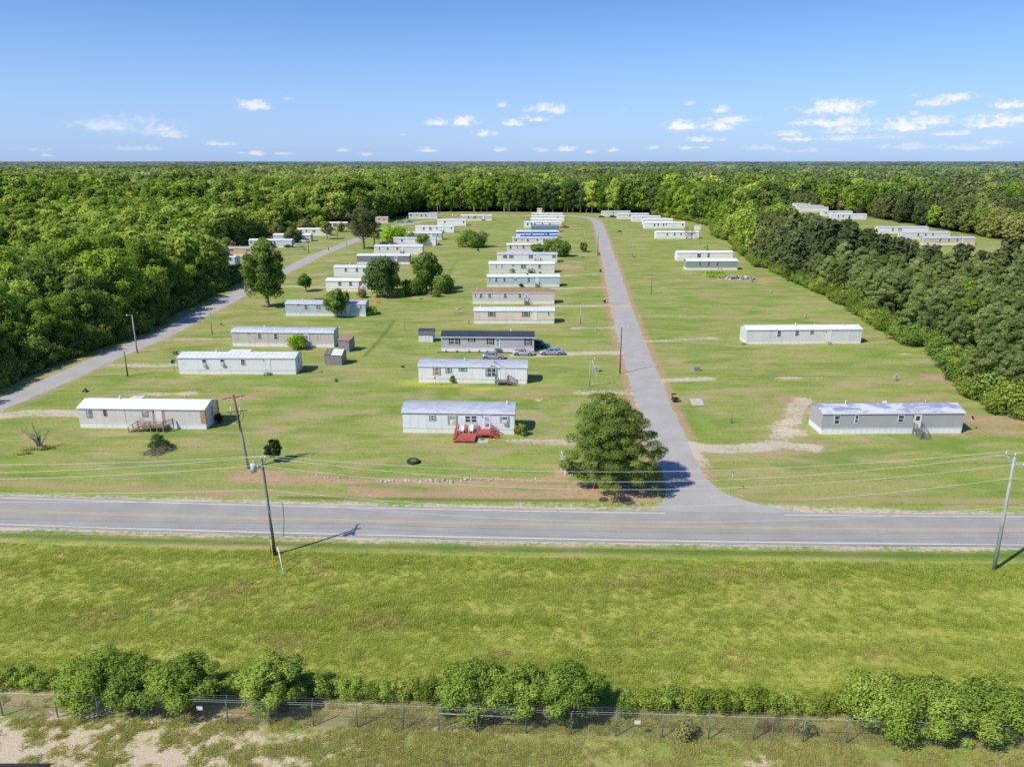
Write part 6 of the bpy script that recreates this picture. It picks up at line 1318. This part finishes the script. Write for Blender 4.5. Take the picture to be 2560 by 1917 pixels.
pole(1461,606,5.2,.1,M_POLEL,'pale post just behind the cone shaped small tree',None,'post')
pole(1494,641,9,.15,M_POLEB,'brown pole at the left kerb near the second yellow line',.9)
pole(1464.6,559,9,.13,M_POLEL,'pale street lamp pole inside the far bend',.7)
pole(1520,556,10,.13,M_POLEL,'pale pole in front of the far eastern homes',.6,'utility_pole')
pole(1553.3,589,6.2,.11,M_POLEL,'thin pole on the lawn above a low brush heap',None,'post')
pole(1580.9,642,5.8,.1,M_POLEL,'thin pole beside a dark box on the eastern lawn',None,'post')
pole(1627.8,736.5,5.4,.1,M_POLEB,'dark pole on the eastern lawn casting a thin shadow',None,'post')
pole(1418,540,5,.12,M_POLEL,'short pole at the top of the far bend',None,'post')
pole(2399.7,622,5.5,.16,M_POLEB,'dark pole in front of the tan home in the clearing',None,'utility_pole')
pole(1012.5,828,3.2,.05,M_GWOOD,'thin bird house post in the middle of the lawn',None,'post')
pole(1828.7,1057.7,1.5,.10,M_GWOOD,'short weathered wooden post in the lawn right of the street',None,'post')
pole(1383,574.5,3,.06,M_GWOOD,'thin stake behind the red car',None,'post') if 0 else None
# street name sign
x,y=G(1826.4,1229); T=thing('street_sign',(x,y),0,'thin street name sign post at the street corner','sign')
MB().tube([(0,0,0),(.1,0,2.7)],.035,6).build('post',M_METAL,T)
MB().box(.02,-.5,2.55,.045,.4,2.75).build('sign_plate',mat('blue_sign_plate',(.04,.25,.42),.5),T)
# park entrance sign, edge on
x,y=G(1412,1188); T=thing('entrance_sign',(x,y),R(100),'white framed park sign seen almost edge on by the corner pine','sign')
for xx in(0,1.9): MB().box(xx-.07,-.07,0,xx+.07,.07,2.7 if xx else 2.5).build('post',M_TRIM,T)
MB().box(.07,-.05,.75,1.83,.05,2.35).build('board',mat('sign_board_grey',(.40,.44,.50),.6),T)
MB().prism([(-.05,2.35),(.05,2.35),(.05,2.5),(-.05,2.5)],.07,1.83).build('header',M_TRIM,T)
MB().box(.25,-.062,1.55,1.65,-.052,2.15).build('dark_panel',M_BLACK,T)
# hydrant
x,y=G(1484,1222); T=thing('fire_hydrant',(x,y),.4,'red fire hydrant on the bare soil left of the corner pine','fire hydrant')
MRD=mat('hydrant_red',(.55,.03,.03),.45,var=.08)
MB().tube([(0,0,0),(0,0,.06),(0,0,.07),(0,0,.62),(0,0,.66),(0,0,.7),(0,0,.8),(0,0,.86)],[.19,.19,.13,.13,.17,.16,.10,.03],14).build('barrel',MRD,T)
for a,b in(((-.2,0,.5),(.2,0,.5)),): MB().tube([a,b],.075,10).build('side_nozzle',MRD,T)
MB().tube([(0,0,.45),(0,-.22,.45)],.095,10).build('front_nozzle',MRD,T)
# tyre planter
x,y=G(1033,1156); T=thing('tractor_tyre',(x,y),0,'large tractor tyre lying in the lawn with grass inside','tyre')
vs=[];fs=[]; nn_=40
prof=[(.52,.02),(.78,0),(.86,.1),(.86,.34),(.78,.42),(.55,.40),(.5,.3)]
for k in range(nn_):
    a=2*math.pi*k/nn_; lug=.035 if k%2 else 0
    for i,(r_,z_) in enumerate(prof): rr=r_+(lug if i in(2,3) else 0); vs.append((rr*math.cos(a),rr*math.sin(a),z_))
m_=len(prof)
for k in range(nn_):
    for i in range(m_): fs.append((k*m_+i,((k+1)%nn_)*m_+i,((k+1)%nn_)*m_+(i+1)%m_,k*m_+(i+1)%m_))
MB().add(vs,fs).build('tyre',mat('old_tyre',(.045,.042,.04),.9,var=.15),T)
MB().tube([(0,0,.0),(0,0,.32)],[.52,.5],20).build('soil_fill',mat('grassy_fill',(.20,.24,.06),.95,var=.3,scale=7),T)
# stones
M_STONE=[mat('stone_%d'%k,c,.9,var=.2,scale=6) for k,c in enumerate(((.50,.47,.42),(.40,.38,.35),(.58,.54,.47)))]
def rockmesh(seed,m):
    bm=__import__('bmesh').new(); __import__('bmesh').ops.create_icosphere(bm,subdivisions=2,radius=1)
    r=np.random.default_rng(seed); f=r.normal(size=(4,3))
    for v in bm.verts:
        p=np.array(v.co); k=1+.14*np.sin(f@p*2.2).sum()/2; v.co=(p[0]*k*1.15,p[1]*k,max(-.4,p[2]*k*.72))
    me=bpy.data.meshes.new('rock'); bm.to_mesh(me); bm.free(); me.materials.append(m); return me
RK=[rockmesh(k,M_STONE[k%3]) for k in range(6)]
SL=[(790,1190),(850,1195),(905,1197),(960,1202),(1010,1202),(1060,1201),(1110,1206),(1170,1201),(1230,1199),(1290,1200),(1345,1198)]
SLw=dens(P(*SL),.36); rg=np.random.default_rng(5)
for k,(x,y) in enumerate(SLw):
    u_=k/len(SLw); 
    if rg.random()<(.62 if u_<.25 else .12 if u_<.75 else .3): continue
    s=rg.uniform(.10,.22)*(1.25 if .3<u_<.7 else .8)
    o=bpy.data.objects.new('rock',RK[int(rg.integers(0,6))]); link(o); o.location=(x+rg.normal(0,.08),y+rg.normal(0,.28),s*.25); o.scale=(s,s,s); o.rotation_euler=(0,0,rg.uniform(0,6))
    tag(o,'pale field stone in the line of stones along the bank','rock','stones lined along the bank')
# wheeled bins
M_LID=mat('lime_lid',(.42,.60,.03),.4,var=.05); M_LIDC=mat('cream_lid',(.66,.70,.45),.5)
def bin_(u,v,lab,lid=M_BLACK,rz=0,s=1.0):
    x,y=G(u,v); T=thing('wheeled_bin',(x,y),rz,lab,'trash bin',None,s)
    mb=MB(); a,b=.24,.31
    mb.add([(-a,-a,.06),(a,-a,.06),(a,a,.06),(-a,a,.06),(-b,-b,1.0),(b,-b,1.0),(b,b,1.0),(-b,b,1.0)],[(0,3,2,1),(4,5,6,7),(0,1,5,4),(1,2,6,5),(2,3,7,6),(3,0,4,7)]).build('body',M_BLACK,T)
    MB().box(-b-.03,-b-.05,1.003,b+.03,b+.04,1.08).build('lid',lid,T)
    MB().tube([(-b,b+.06,.95),(b,b+.06,.95)],.025,6).build('handle',M_BLACK,T)
    for sx in(-1,1): MB().tube([(sx*.25,b-.02,.11),(sx*.31,b-.02,.11)],.11,10).build('wheel',M_BLACK,T)
bin_(1684,1000,'black lidded wheeled bin, left one beside the street',M_BLACK,.2,1.05); bin_(1687.5,1005.5,'wheeled bin with lime green lid beside the street',M_LID,.2,1.1)
bin_(1512,757,'wheeled bin with cream lid at the first yellow line',M_LIDC); bin_(1501.5,681,'black wheeled bin left of the street by the gravel drive'); bin_(1497.5,638,'black wheeled bin beside the brown pole at the street'); bin_(1394,716.5,'black wheeled bin at the right end of light blue home')
bin_(663,619,'dark bin beside the peach orange home',M_BLACK) if 0 else None
# utility boxes
def boxthing(u,v,w_,d_,h_,m,lab,name='utility_box',rz=0,cat='utility box'):
    x,y=G(u,v); T=thing(name,(x,y),rz,lab,cat)
    MB().box(-w_/2,-d_/2,0,w_/2,d_/2,h_).build('cabinet',m,T); MB().box(-w_/2-.02,-d_/2-.02,h_+.002,w_/2+.02,d_/2+.02,h_+.05).build('top',m,T)
    g_=MB()
    for k in range(5): g_.box(-w_/2+.08,-d_/2-.012,.12+k*h_*.16,w_/2-.08,-d_/2-.003,.15+k*h_*.16)
    g_.build('grille',M_BLACK,T)
M_BX=mat('box_grey',(.33,.33,.32),.6,var=.15,scale=5)
boxthing(1741,927,1.15,.8,.85,M_BX,'grey air handling box alone in the lawn right of the street'); boxthing(1489,928.5,1.2,.8,1.0,M_GREYP,'pale grey box behind the short lamp post with cable')
boxthing(438,886,.8,.7,.7,M_GWOOD,'weathered box at the left end of the bare white home'); boxthing(553,813.5,.4,.4,.6,mat('green_cabinet',(.22,.34,.30),.6),'small green cabinet on the lawn by the side road')
boxthing(1490.5,826,.35,.35,.6,M_GREYP,'tiny pale cabinet in the gravel by the street'); boxthing(1585,645,1.1,.8,.7,M_BX,'dark box beside a thin pole on the eastern lawn'); boxthing(761.5,626,1.0,.8,.9,M_BX,'dark box left of the brown pole by the silver car')
boxthing(1456,645.5,1.1,.7,.8,M_BX,'grey box on the lawn left of the street lamp')
def meter(u,v,lab,h=1.1):
    x,y=G(u,v); T=thing('meter_post',(x,y),.3,lab,'meter post')
    MB().box(-.12,-.1,0,.12,.1,h*.55).box(-.22,-.14,h*.5,.22,.12,h).build('cabinet',M_GREYP,T); MB().tube([(.2,0,0),(.2,0,h*1.15)],.04,6).tube([(-.28,0,0),(-.34,0,h*.6)],.05,6).build('pipe',M_METAL,T)
meter(2238,952.5,'grey meter post on the lawn behind the blue mottled roof',1.3); meter(2014,797,'grey meter post behind the lone white home'); meter(1928,734,'grey meter post near the bushes of the pine stand')
meter(1750,610,'grey meter post left of the two long eastern homes'); meter(1172,810,'meter post at the left end of the maroon shuttered home'); meter(2200,560,'meter post in the clearing lawn')
# satellite dishes
def dish(u,v,h,lab,az=0.6,r=.35,m=M_GREYP,ground=True,loc=None,z=0):
    x,y=loc or G(u,v); T=thing('satellite_dish',(x,y,z),0,lab,'satellite dish')
    MB().tube([(0,0,0),(0,0,h)],.035,6).build('mast',M_METAL,T)
    vs=[(0,0,0)];fs=[]
    for i in(1,2):
        for k in range(14): a=k*2*math.pi/14; q=i/2; vs.append((r*q*math.cos(a),-.13*q*q,r*q*math.sin(a)))
    for k in range(14): fs.append((0,1+k,1+(k+1)%14)); fs.append((1+k,15+k,15+(k+1)%14,1+(k+1)%14))
    d=MB().add(vs,fs).build('dish',m,T); d.location=(0,-.1,h+.05); d.rotation_euler=(R(-35),0,az)
    MB().tube([(0,-.05,h-.1),(.1,-.45,h+.12)],.015,5).build('feed_arm',M_METAL,T)
dish(2424,1074,1.9,'satellite dish on a post at the right end of the grey home',.8,.38,M_BLACK); dish(1089,963,1.3,'small satellite dish on a post before the peeling white home',.4,.3)
dish(437,928,1.9,'dark satellite dish at the left end of the bare white home',.2,.45,M_BLACK)
H,L,rz,A_=HOMES['L3']; q=pts_on(A_,rz,L+.3,3.6); dish(0,0,.5,'satellite dish on the roof end of the rust streaked home',.5,.35,M_GREYP,loc=q,z=3.3)
H,L,rz,A_=HOMES['C6']; q=pts_on(A_,rz,.555*L,1.0); dish(0,0,.5,'dark dish on the roof edge of the light blue home',0,.3,M_BLACK,loc=q,z=3.5)
# dumpster
def dumpster():
    a=G(1764.5,692.5); T=thing('dumpster',a,R(3),'lime green roll off dumpster heaped with rubbish','dumpster')
    m=mat('dumpster_lime',(.36,.58,.03),.5,var=.2,scale=1.2); L=7.0; w=2.4; h=1.35
    mb=MB().box(0,0,.12,L,.06,h).box(0,w-.06,.12,L,w,h).box(0,.06,.12,.06,w-.06,h).box(L-.06,.06,.12,L,w-.06,h).box(0,0,.1,L,w,.118); mb.build('container',m,T)
    r=MB()
    for k in range(9): x=.25+k*(L-.5)/8; r.box(x-.05,-.07,.12,x+.05,-.003,h)
    r.box(-.05,-.09,h+.002,L+.05,.08,h+.1); r.box(-.05,w-.08,h+.002,L+.05,w+.09,h+.1); r.build('rib',m,T)
    for x in(.5,L-.5): MB().tube([(x,.1,.12),(x,w-.1,.12)],.12,8).build('roller',M_BLACK,T)
    rg=np.random.default_rng(6); d=[MB() for _ in range(4)]
    for k in range(70):
        x,y=rg.uniform(.3,L-.3),rg.uniform(.25,w-.25); z=h-.3+rg.uniform(0,.5); l=rg.uniform(.2,.8); a_=rg.uniform(0,6.28); e=rg.normal(0,.25)
        d[k%4].beam((x,y,z),(x+l*math.cos(a_)*.6,y+l*math.sin(a_)*.5,z+e*l),rg.uniform(.1,.5),rg.uniform(.05,.3))
    for k,mm in enumerate((M_BLACK,mat('rubbish_white',(.62,.62,.62),.7,var=.2,scale=4),mat('rubbish_brown',(.22,.15,.10),.9,var=.3),mat('rubbish_grey_blue',(.20,.24,.30),.7,var=.3))): d[k].build('rubbish',mm,T)
    return T,a
TD,da=dumpster()
for k,(dx) in enumerate((4.9,6.0)):
    q=pts_on(da,R(3),dx,1.2); o=thing('wooden_chair',(*q,1.7),R(3),['left orange wooden chair on top of the dumpster rubbish','right orange wooden chair on top of the dumpster rubbish'][k],'chair')
    mo=mat('orange_wood',(.62,.36,.12),.6,var=.15)
    b_=MB()
    for j in range(5): b_.beam((-.28+.14*j,0,.35),(-.22+.11*j,.35,1.25),.12,.03)
    b_.build('backrest',mo,o); MB().box(-.3,-.5,.3,.3,.02,.35).build('seat',mo,o)
    for sx in(-1,1): 
        for yy in(-.45,-.03): MB().box(sx*.28-.03,yy-.03,0,sx*.28+.03,yy+.03,.3).build('leg',mo,o)
def heap(name,u,v,ru,rv,h,n,mats,lab,seed,lsz=(.3,1.2),flat=.1,cat='debris pile',white=None):
    a=G(u,v); T=thing(name,a,0,lab,cat); rg=np.random.default_rng(seed); d=[MB() for _ in mats]
    for k in range(n):
        q=rg.random()**.6; th=rg.uniform(0,6.28); x=ru*q*math.cos(th); y=rv*q*math.sin(th); z=h*(1-q)*rg.uniform(.3,1)+.05; l=rg.uniform(*lsz); a_=rg.uniform(0,6.28)
        d[k%len(mats)].beam((x,y,z),(x+l*math.cos(a_),y+l*math.sin(a_),max(.03,z+rg.normal(0,.2)*l)),rg.uniform(.05,.6)*flat*4,rg.uniform(.03,.2))
    for k,mm in enumerate(mats): d[k].build('piece',mm,T)
    return T
heap('debris_pile',1836,697,6.2,1.8,1.1,90,[MATS['rubbish_white'],MATS['rubbish_white'],mat('white_sheet',(.74,.75,.77),.6,var=.1),M_BLACK,MATS['rubbish_grey_blue']],'pile of white sheeting and dark rubbish on bare soil right of the dumpster',2,(.4,1.8),.35)
heap('debris_pile',1866,699,4.5,1.2,.3,24,[MATS['rubbish_brown'],M_GWOOD,MATS['rubbish_white']],'low brown scrap scattered right of the white sheeting',12,(.3,1.2),.1)
heap('rubbish_bag_pile',1779.5,693.5,1.0,.6,.5,12,[M_BLACK,MATS['rubbish_grey_blue']],'dark bags in front of the dumpster',13,(.3,.6),.3)
x,y=G(1707,696.5); o=MB().box(-1.7,-.05,0,1.7,.1,.06).build('wooden_plank',MATS['orange_wood']); o.location=(x,y,0); tag(o,'long orange plank on the grass left of the dumpster','plank')
x,y=G(1881,706); T=thing('office_chair',(x,y),.5,'black overturned office chair at the right end of debris','chair'); MB().box(-.35,-.3,.7,.35,.3,.85).build('seat',M_BLACK,T); MB().beam((.3,0,.8),(.9,0,1.3),.6,.1).build('backrest',M_BLACK,T); MB().tube([(0,0,.7),(0,0,.15)],.06,6).tube([(-.35,0,.08),(.35,0,.08)],.05,5).tube([(0,-.35,.08),(0,.35,.08)],.05,5).build('base',M_BLACK,T)
# dead stump tree and brush pile, left lawn
x,y=G(103,1122); T=thing('dead_tree',(x,y),0,'leafless dead multi stemmed tree in the left lawn','tree'); rg=np.random.default_rng(9); mb=MB()
mdead=mat('dead_wood',(.20,.18,.16),.9,var=.25,scale=4)
spec=[((-2.6,.2,2.9),.10),((-.9,.3,4.0),.09),((-1.5,.1,2.6),.09),((-.5,-.2,2.3),.1),((.2,.1,2.2),.08),((1.6,.4,3.0),.05),((-.2,.4,2.6),.08),((.8,-.2,1.6),.07),((-1.0,-.3,1.8),.1)]
for e,r_ in spec:
    m1=(e[0]*.3,e[1]*.3,e[2]*.45); mb.tube([(rg.normal(0,.22),rg.normal(0,.15),0),m1,e],[r_*1.8,r_*1.1,r_*.35],7)
    for j in range(3):
        t=rg.uniform(.5,.9); s_=np.array(m1)*(1-t)+np.array(e)*t; mb.tube([s_,s_+np.array([rg.normal(0,.4),rg.normal(0,.3),rg.uniform(.2,.7)])],[r_*.35,.01],4)
mb.tube([(0,0,-.05),(0,0,.5)],[.55,.35],10); mb.build('trunk',mdead,T)
o=bpy.data.objects.new('weeds',leafmesh('weeds',[(.3,-.3,.2,1.0,.5,.3),(-1.8,-.5,.15,1.3,.5,.25),(-1.6,-2.0,.15,1.3,.6,.3),(1.2,0,.15,.8,.4,.2)],900,.14,L_WEED,rg)); link(o,T)
x,y=G(388,1125); T=thing('brush_pile',(x,y),0,'heap of cut green branches and brown twigs in the left lawn','brush pile')
o=bpy.data.objects.new('leaves',leafmesh('leaves',[(.1,.9,1.2,.9,.7,.9),(.9,.6,.7,1.1,.7,.6),(1.7,.1,.4,.8,.5,.4),(-.3,.3,.6,.8,.6,.5)],1800,.13,L_DARK,rg)); link(o,T)
mb=MB()
for k in range(320):
    q=rg.random()**.5; th=rg.uniform(0,6.28); c_=(.2,-1.4) if k%3 else (1.2,-.2); x0_=c_[0]+1.5*q*math.cos(th); y0_=c_[1]+.9*q*math.sin(th); z0_=.75*(1-q)+.03; a_=rg.normal(.4,.9); l=rg.uniform(.4,1.1)
    mb.beam((x0_,y0_,z0_),(x0_+l*math.cos(a_),y0_+l*math.sin(a_),max(.02,z0_+rg.normal(0,.15))),.03,.03)
mb.build('twigs',mat('dry_twigs',(.33,.27,.22),.9,var=.25,scale=5),T)
mb=MB()
for k in range(26):
    a_=rg.uniform(0,6.28); mb.tube([(.1,.9,.3),(.1+.5*math.cos(a_),.9+.4*math.sin(a_),rg.uniform(1.2,2.3))],[.04,.01],4)
mb.build('branches',mat('pale_branch',(.40,.38,.35),.9),T)
# bare tree by R5
x,y=G(1715,598.5); T=thing('bare_tree',(x,y),0,'bare leafless tree in front of a far white home','tree'); mb=MB()
def br(p,d,l,r_,n):
    e=p+d*l; mb.tube([p,e],[r_,r_*.6],5,cap=False)
    if n:
        for _ in range(3): 
            d2=d+rg.normal(0,.45,3); d2[2]=abs(d2[2])*.8+.1; br(e,d2/np.linalg.norm(d2),l*.68,r_*.58,n-1)
for _ in range(4):
    d0=np.array([rg.normal(0,.5),rg.normal(0,.3),1.0]); br(np.array([0,0,0.]),d0/np.linalg.norm(d0),2.6,.14,4)
mb.build('trunk',mdead,T)
x,y=G(600,616); T=thing('bare_tree',(x,y),0,'pale bare shrub at the edge of the western woods','tree'); mb=MB()
for _ in range(4):
    d0=np.array([rg.normal(0,.6),rg.normal(0,.3),1.0]); br(np.array([0,0,0.]),d0/np.linalg.norm(d0),1.8,.09,4)
mb.build('trunk',mat('pale_twig',(.42,.36,.24),.9),T)
# assorted small objects
for u,v,lab,nm,c,(a_,b_,h_) in ((945,758,'orange plastic play set right of the young tree','play_set',(.70,.20,.04),(.5,.4,.9)),(1145,773.5,'grey heap of blocks left of the brown roofed home','block_heap',(.42,.41,.40),(1.3,.8,.55)),(1052,748.5,'mossy heap in the lawn under the two big trees','moss_heap',(.20,.24,.13),(1.3,.6,.45)),(840,954,'dark tilted stump in the lawn near the torn roof shed','stump',(.10,.10,.06),(.6,.4,.6)),(214,979.5,'small green and black mower in the left lawn','mower',(.06,.15,.03),(.9,.5,.4)),(1007,918.5,'small black scrap in the lawn left of the peeling home','scrap',(.03,.03,.03),(.7,.4,.4)),(1323,715.5,'blue covered barbecue in front of the light blue home','covered_barbecue',(.02,.15,.45),(.9,.6,.8)),(1097,613,'blue barrel at the right end of a white home','barrel',(.02,.10,.42),(.8,.8,1.0)),(1550,580,'low dark brush heap below a thin pole','brush_heap',(.06,.06,.05),(2.4,1,.9)),(1861,861,'reddish tub at the left end of the lone white home','tub',(.25,.08,.07),(.9,.5,.4)),(1195,628,'dark blue figure shaped ornament in the garden bed','garden_ornament',(.04,.06,.14),(.9,.5,1.5)),(1550,683.5,'white board on the grass right of the street','board',(.66,.66,.64),(2.2,.6,.06)),(1660,720,'white pipe lying on the eastern lawn','pipe',(.7,.7,.68),(2.3,.25,.12)),(2075,575,'white boat shape on the clearing lawn','tarp_heap',(.66,.66,.64),(4,1.5,1.0)),(2505,624,'pale low heap in the clearing lawn','heap',(.55,.54,.5),(3,1.6,.9))):
    x,y=G(u,v); rg2=np.random.default_rng(int(u)); T=thing(nm,(x,y),rg2.uniform(-.3,.3),lab,nm.replace('_',' '))
    m_=mat('m_'+nm,c,.7,var=.2,scale=3)
    if nm=='barrel': MB().tube([(0,0,0),(0,0,h_)],a_/2,14).build('drum',m_,T); continue
    if nm in('board','pipe'): MB().box(-a_/2,-b_/2,0,a_/2,b_/2,h_).build('piece',m_,T); continue
    if nm=='play_set':
        for sx in(-.35,.35):
            MB().prism([(-.3,0),(.3,0),(.12,h_),(-.12,h_)],sx-.2,sx+.2).build('panel',m_,T)
        continue
    if nm=='mower':
        MB().tube([(-.4,0,.22),(.4,0,.22)],.2,8).build('deck',m_,T); MB().box(-.15,-.15,.35,.2,.15,.6).build('engine',M_BLACK,T)
        for sx in(-.35,.35): MB().tube([(sx,-.3,.12),(sx,.3,.12)],.12,8).build('wheel',M_BLACK,T)
        continue
    me_=rockmesh(int(u),m_); o=bpy.data.objects.new('mass',me_); link(o,T); o.scale=(a_/2,b_/2,h_*.9); o.location=(0,0,h_*.3)
    if nm in('block_heap','stump','moss_heap','brush_heap','scrap','tub','heap'):
        mb=MB()
        for k in range(7): q=rg2.normal(0,.25,2); mb.beam((q[0]*a_,q[1]*b_,h_*.4),(q[0]*a_+rg2.normal(0,.3)*a_,q[1]*b_,h_*rg2.uniform(.3,1.3)),.08,.06)
        mb.build('piece',m_,T)
# sandbox frame by L2
a=G(771,932); T=thing('timber_frame',a,R(4),'thin rectangular timber frame on the grass beside bare white home','frame'); MB().box(0,0,0,3.3,.1,.1).box(0,1.9,0,3.3,2.0,.1).box(0,.1,0,.1,1.9,.1).box(3.2,.1,0,3.3,1.9,.1).build('timber',M_WOOD,T)
T.location=(*G(760,934),0)
# pedestrian
x,y=G(821.8,627.5); T=thing('person',(x,y),R(20),'person in dark clothes walking along the side road','person')
def skin(name,vs,es,rad,m,parent,sub=1):
    me=bpy.data.meshes.new(name); me.from_pydata(vs,es,[]); o=bpy.data.objects.new(name,me); link(o,parent)
    o.modifiers.new('skin','SKIN'); sk=me.skin_vertices[0].data if me.skin_vertices else None
    if sk is None:
        import bmesh
        bm=bmesh.new(); bm.from_mesh(me); ly=bm.verts.layers.skin.verify()
        for k,v in enumerate(bm.verts): v[ly].radius=(rad[k],rad[k]); v[ly].use_root=(k==0)
        bm.to_mesh(me); bm.free()
    else:
        for k,q in enumerate(sk): q.radius=(rad[k],rad[k]); q.use_root=(k==0)
    s=o.modifiers.new('sub','SUBSURF'); s.levels=sub; s.render_levels=sub; me.materials.append(m)
    for p_ in me.polygons: p_.use_smooth=True
    return o
V_=[(0,0,.98),(0,0,1.2),(0,0,1.42),(0,.01,1.52),(0,.03,1.66),(.18,0,1.42),(.25,.12,1.15),(.25,.3,.95),(-.18,0,1.42),(-.25,-.1,1.15),(-.25,-.05,.9),(.1,0,.92),(.11,.16,.5),(.11,.12,.08),(.11,.24,.04),(-.1,0,.92),(-.11,-.1,.5),(-.11,-.34,.14),(-.11,-.26,.04)]
E_=[(0,1),(1,2),(2,3),(3,4),(2,5),(5,6),(6,7),(2,8),(8,9),(9,10),(0,11),(11,12),(12,13),(13,14),(0,15),(15,16),(16,17),(17,18)]
Rr_=[.14,.14,.15,.06,.11,.06,.045,.035,.06,.045,.035,.09,.065,.045,.04,.09,.065,.045,.04]
skin('body',V_,E_,Rr_,mat('skin_tone',(.25,.14,.09),.6),T)
skin('jacket',[V_[i] for i in(0,1,2,5,6,8,9)],[(0,1),(1,2),(2,3),(3,4),(2,5),(5,6)],[.165,.165,.17,.08,.065,.08,.065],mat('dark_jacket',(.03,.03,.035),.8),T)
skin('trousers',[V_[i] for i in(0,11,12,13,15,16,17)],[(0,1),(1,2),(2,3),(0,4),(4,5),(5,6)],[.16,.11,.085,.06,.11,.085,.06],mat('dark_trousers',(.04,.045,.06),.8),T)
# ---- chain link fence ----
FP=[(11,1785),(98,1789),(148,1790),(250,1795),(357,1799),(460,1809),(571,1808),(674,1815),(785,1813),(895,1815),(1008,1826),(1097,1830),(1192,1836),(1315,1834),(1428,1842),(1540,1844),(1654,1840),(1769,1842),(1881,1846),(2005,1852),(2116,1859),(2243,1859.5),(2364,1868.5),(2483,1871),(2600,1876)]
px=[G(u,v)[0] for u,v in FP]; px=[px[0]-9.6,px[0]-6.4,px[0]-3.2]+[q for k,q in enumerate(px) if k!=1]+[px[-1]+3.2,px[-1]+6.4,px[-1]+9.6]
T=thing('chain_link_fence',(0,fy(0),0),0,'long chain link fence with barbed wire before the hedge','fence'); FO=fy(0)
Y_=lambda x:float(fy(x))-FO
for k,x in enumerate(px):
    r_=.045 if abs(x-px[14])>.1 else .07
    mb=MB().tube([(x,Y_(x),0),(x,Y_(x),1.95)],r_,8)
    mb.tube([(x,Y_(x),1.93),(x+(.02),Y_(x)+.3,2.3)],.02,5); mb.build('fence_post',mat('fence_steel',(.22,.24,.25),.6,metal=.3),T)
M_FS=MATS['fence_steel']; x0,x1=px[0],px[-1]
rl=MB().tube([(x0,Y_(x0),1.88),(x1,Y_(x1),1.88)],.022,6); rl.build('top_rail',M_FS,T)
MB().tube([(px[13],Y_(px[13]),1.5),(px[15],Y_(px[15]),1.35)],.04,6).tube([(px[13],Y_(px[13]),.1),(px[14],Y_(px[14]),1.3)],.02,5).build('brace_rail',MATS['light_grey_pole'],T)
for k in range(3):
    z=2.0+.12*k; dy=.06+.1*k; pts=[]
    n_=int((x1-x0)/1.2)
    for j in range(n_+1): x=x0+(x1-x0)*j/n_; pts.append((x,Y_(x)+dy,z+.012*math.sin(j*2.1)))
    mb=MB().tube(pts,.008,4)
    for j in range(int((x1-x0)/.3)): x=x0+.3*j; mb.beam((x-.02,Y_(x)+dy-.02,z-.02),(x+.02,Y_(x)+dy+.02,z+.02),.006,.006)
    mb.build('barbed_wire',M_WIRE if k==0 else M_FS,T)
vs=[];fs=[]; p_=.075; h_=1.86; tw=.0055
n_=int((x1-x0+h_)/p_)
for s in(-1,1):
    for k in range(n_):
        xa=x0-h_+k*p_ if s>0 else x0+k*p_; xb=xa+s*h_; 
        if s<0: xb=xa-h_
        za,zb=.03,h_
        a_,b_=xa,xb
        # clip to the fence's run
        def clip(xa,za,xb,zb):
            t0,t1=0,1; d=xb-xa
            for lim,sg in((x0,1),(x1,-1)):
                if sg*(xa-lim)<0 and sg*(xb-lim)<0: return None
                if sg*(xa-lim)<0: t0=max(t0,(lim-xa)/d)
                if sg*(xb-lim)<0: t1=min(t1,(lim-xa)/d)
            return (xa+d*t0,za+(zb-za)*t0,xa+d*t1,za+(zb-za)*t1)
        c=clip(xa,za,xb,zb)
        if not c: continue
        xa,za,xb,zb=c; i=len(vs); yo=.004*s
        vs+=[(xa-tw/2,Y_(xa)-.05+yo,za),(xa+tw/2,Y_(xa)-.05+yo,za),(xb+tw/2,Y_(xb)-.05+yo,zb),(xb-tw/2,Y_(xb)-.05+yo,zb)]; fs.append((i,i+1,i+2,i+3))
MB().add(vs,fs).build('wire_mesh',M_FS,T)
for u,v,lab in((501.6,1772,'left white sign plate wired to the fence'),(1592,1811,'right white sign plate wired to the fence')):
    x=G(u,v,1.3)[0]; x=G(u,1812 if u<900 else 1846)[0]; o=thing('fence_sign',(x,float(fy(x))-.09,1.15),0,lab,'sign')
    MB().box(-.22,-.01,0,.22,0,.36).build('plate',M_TRIM,o); MB().box(-.22,-.013,0,.22,-.011,.05).build('red_line',mat('sign_red',(.4,.05,.06),.6),o)
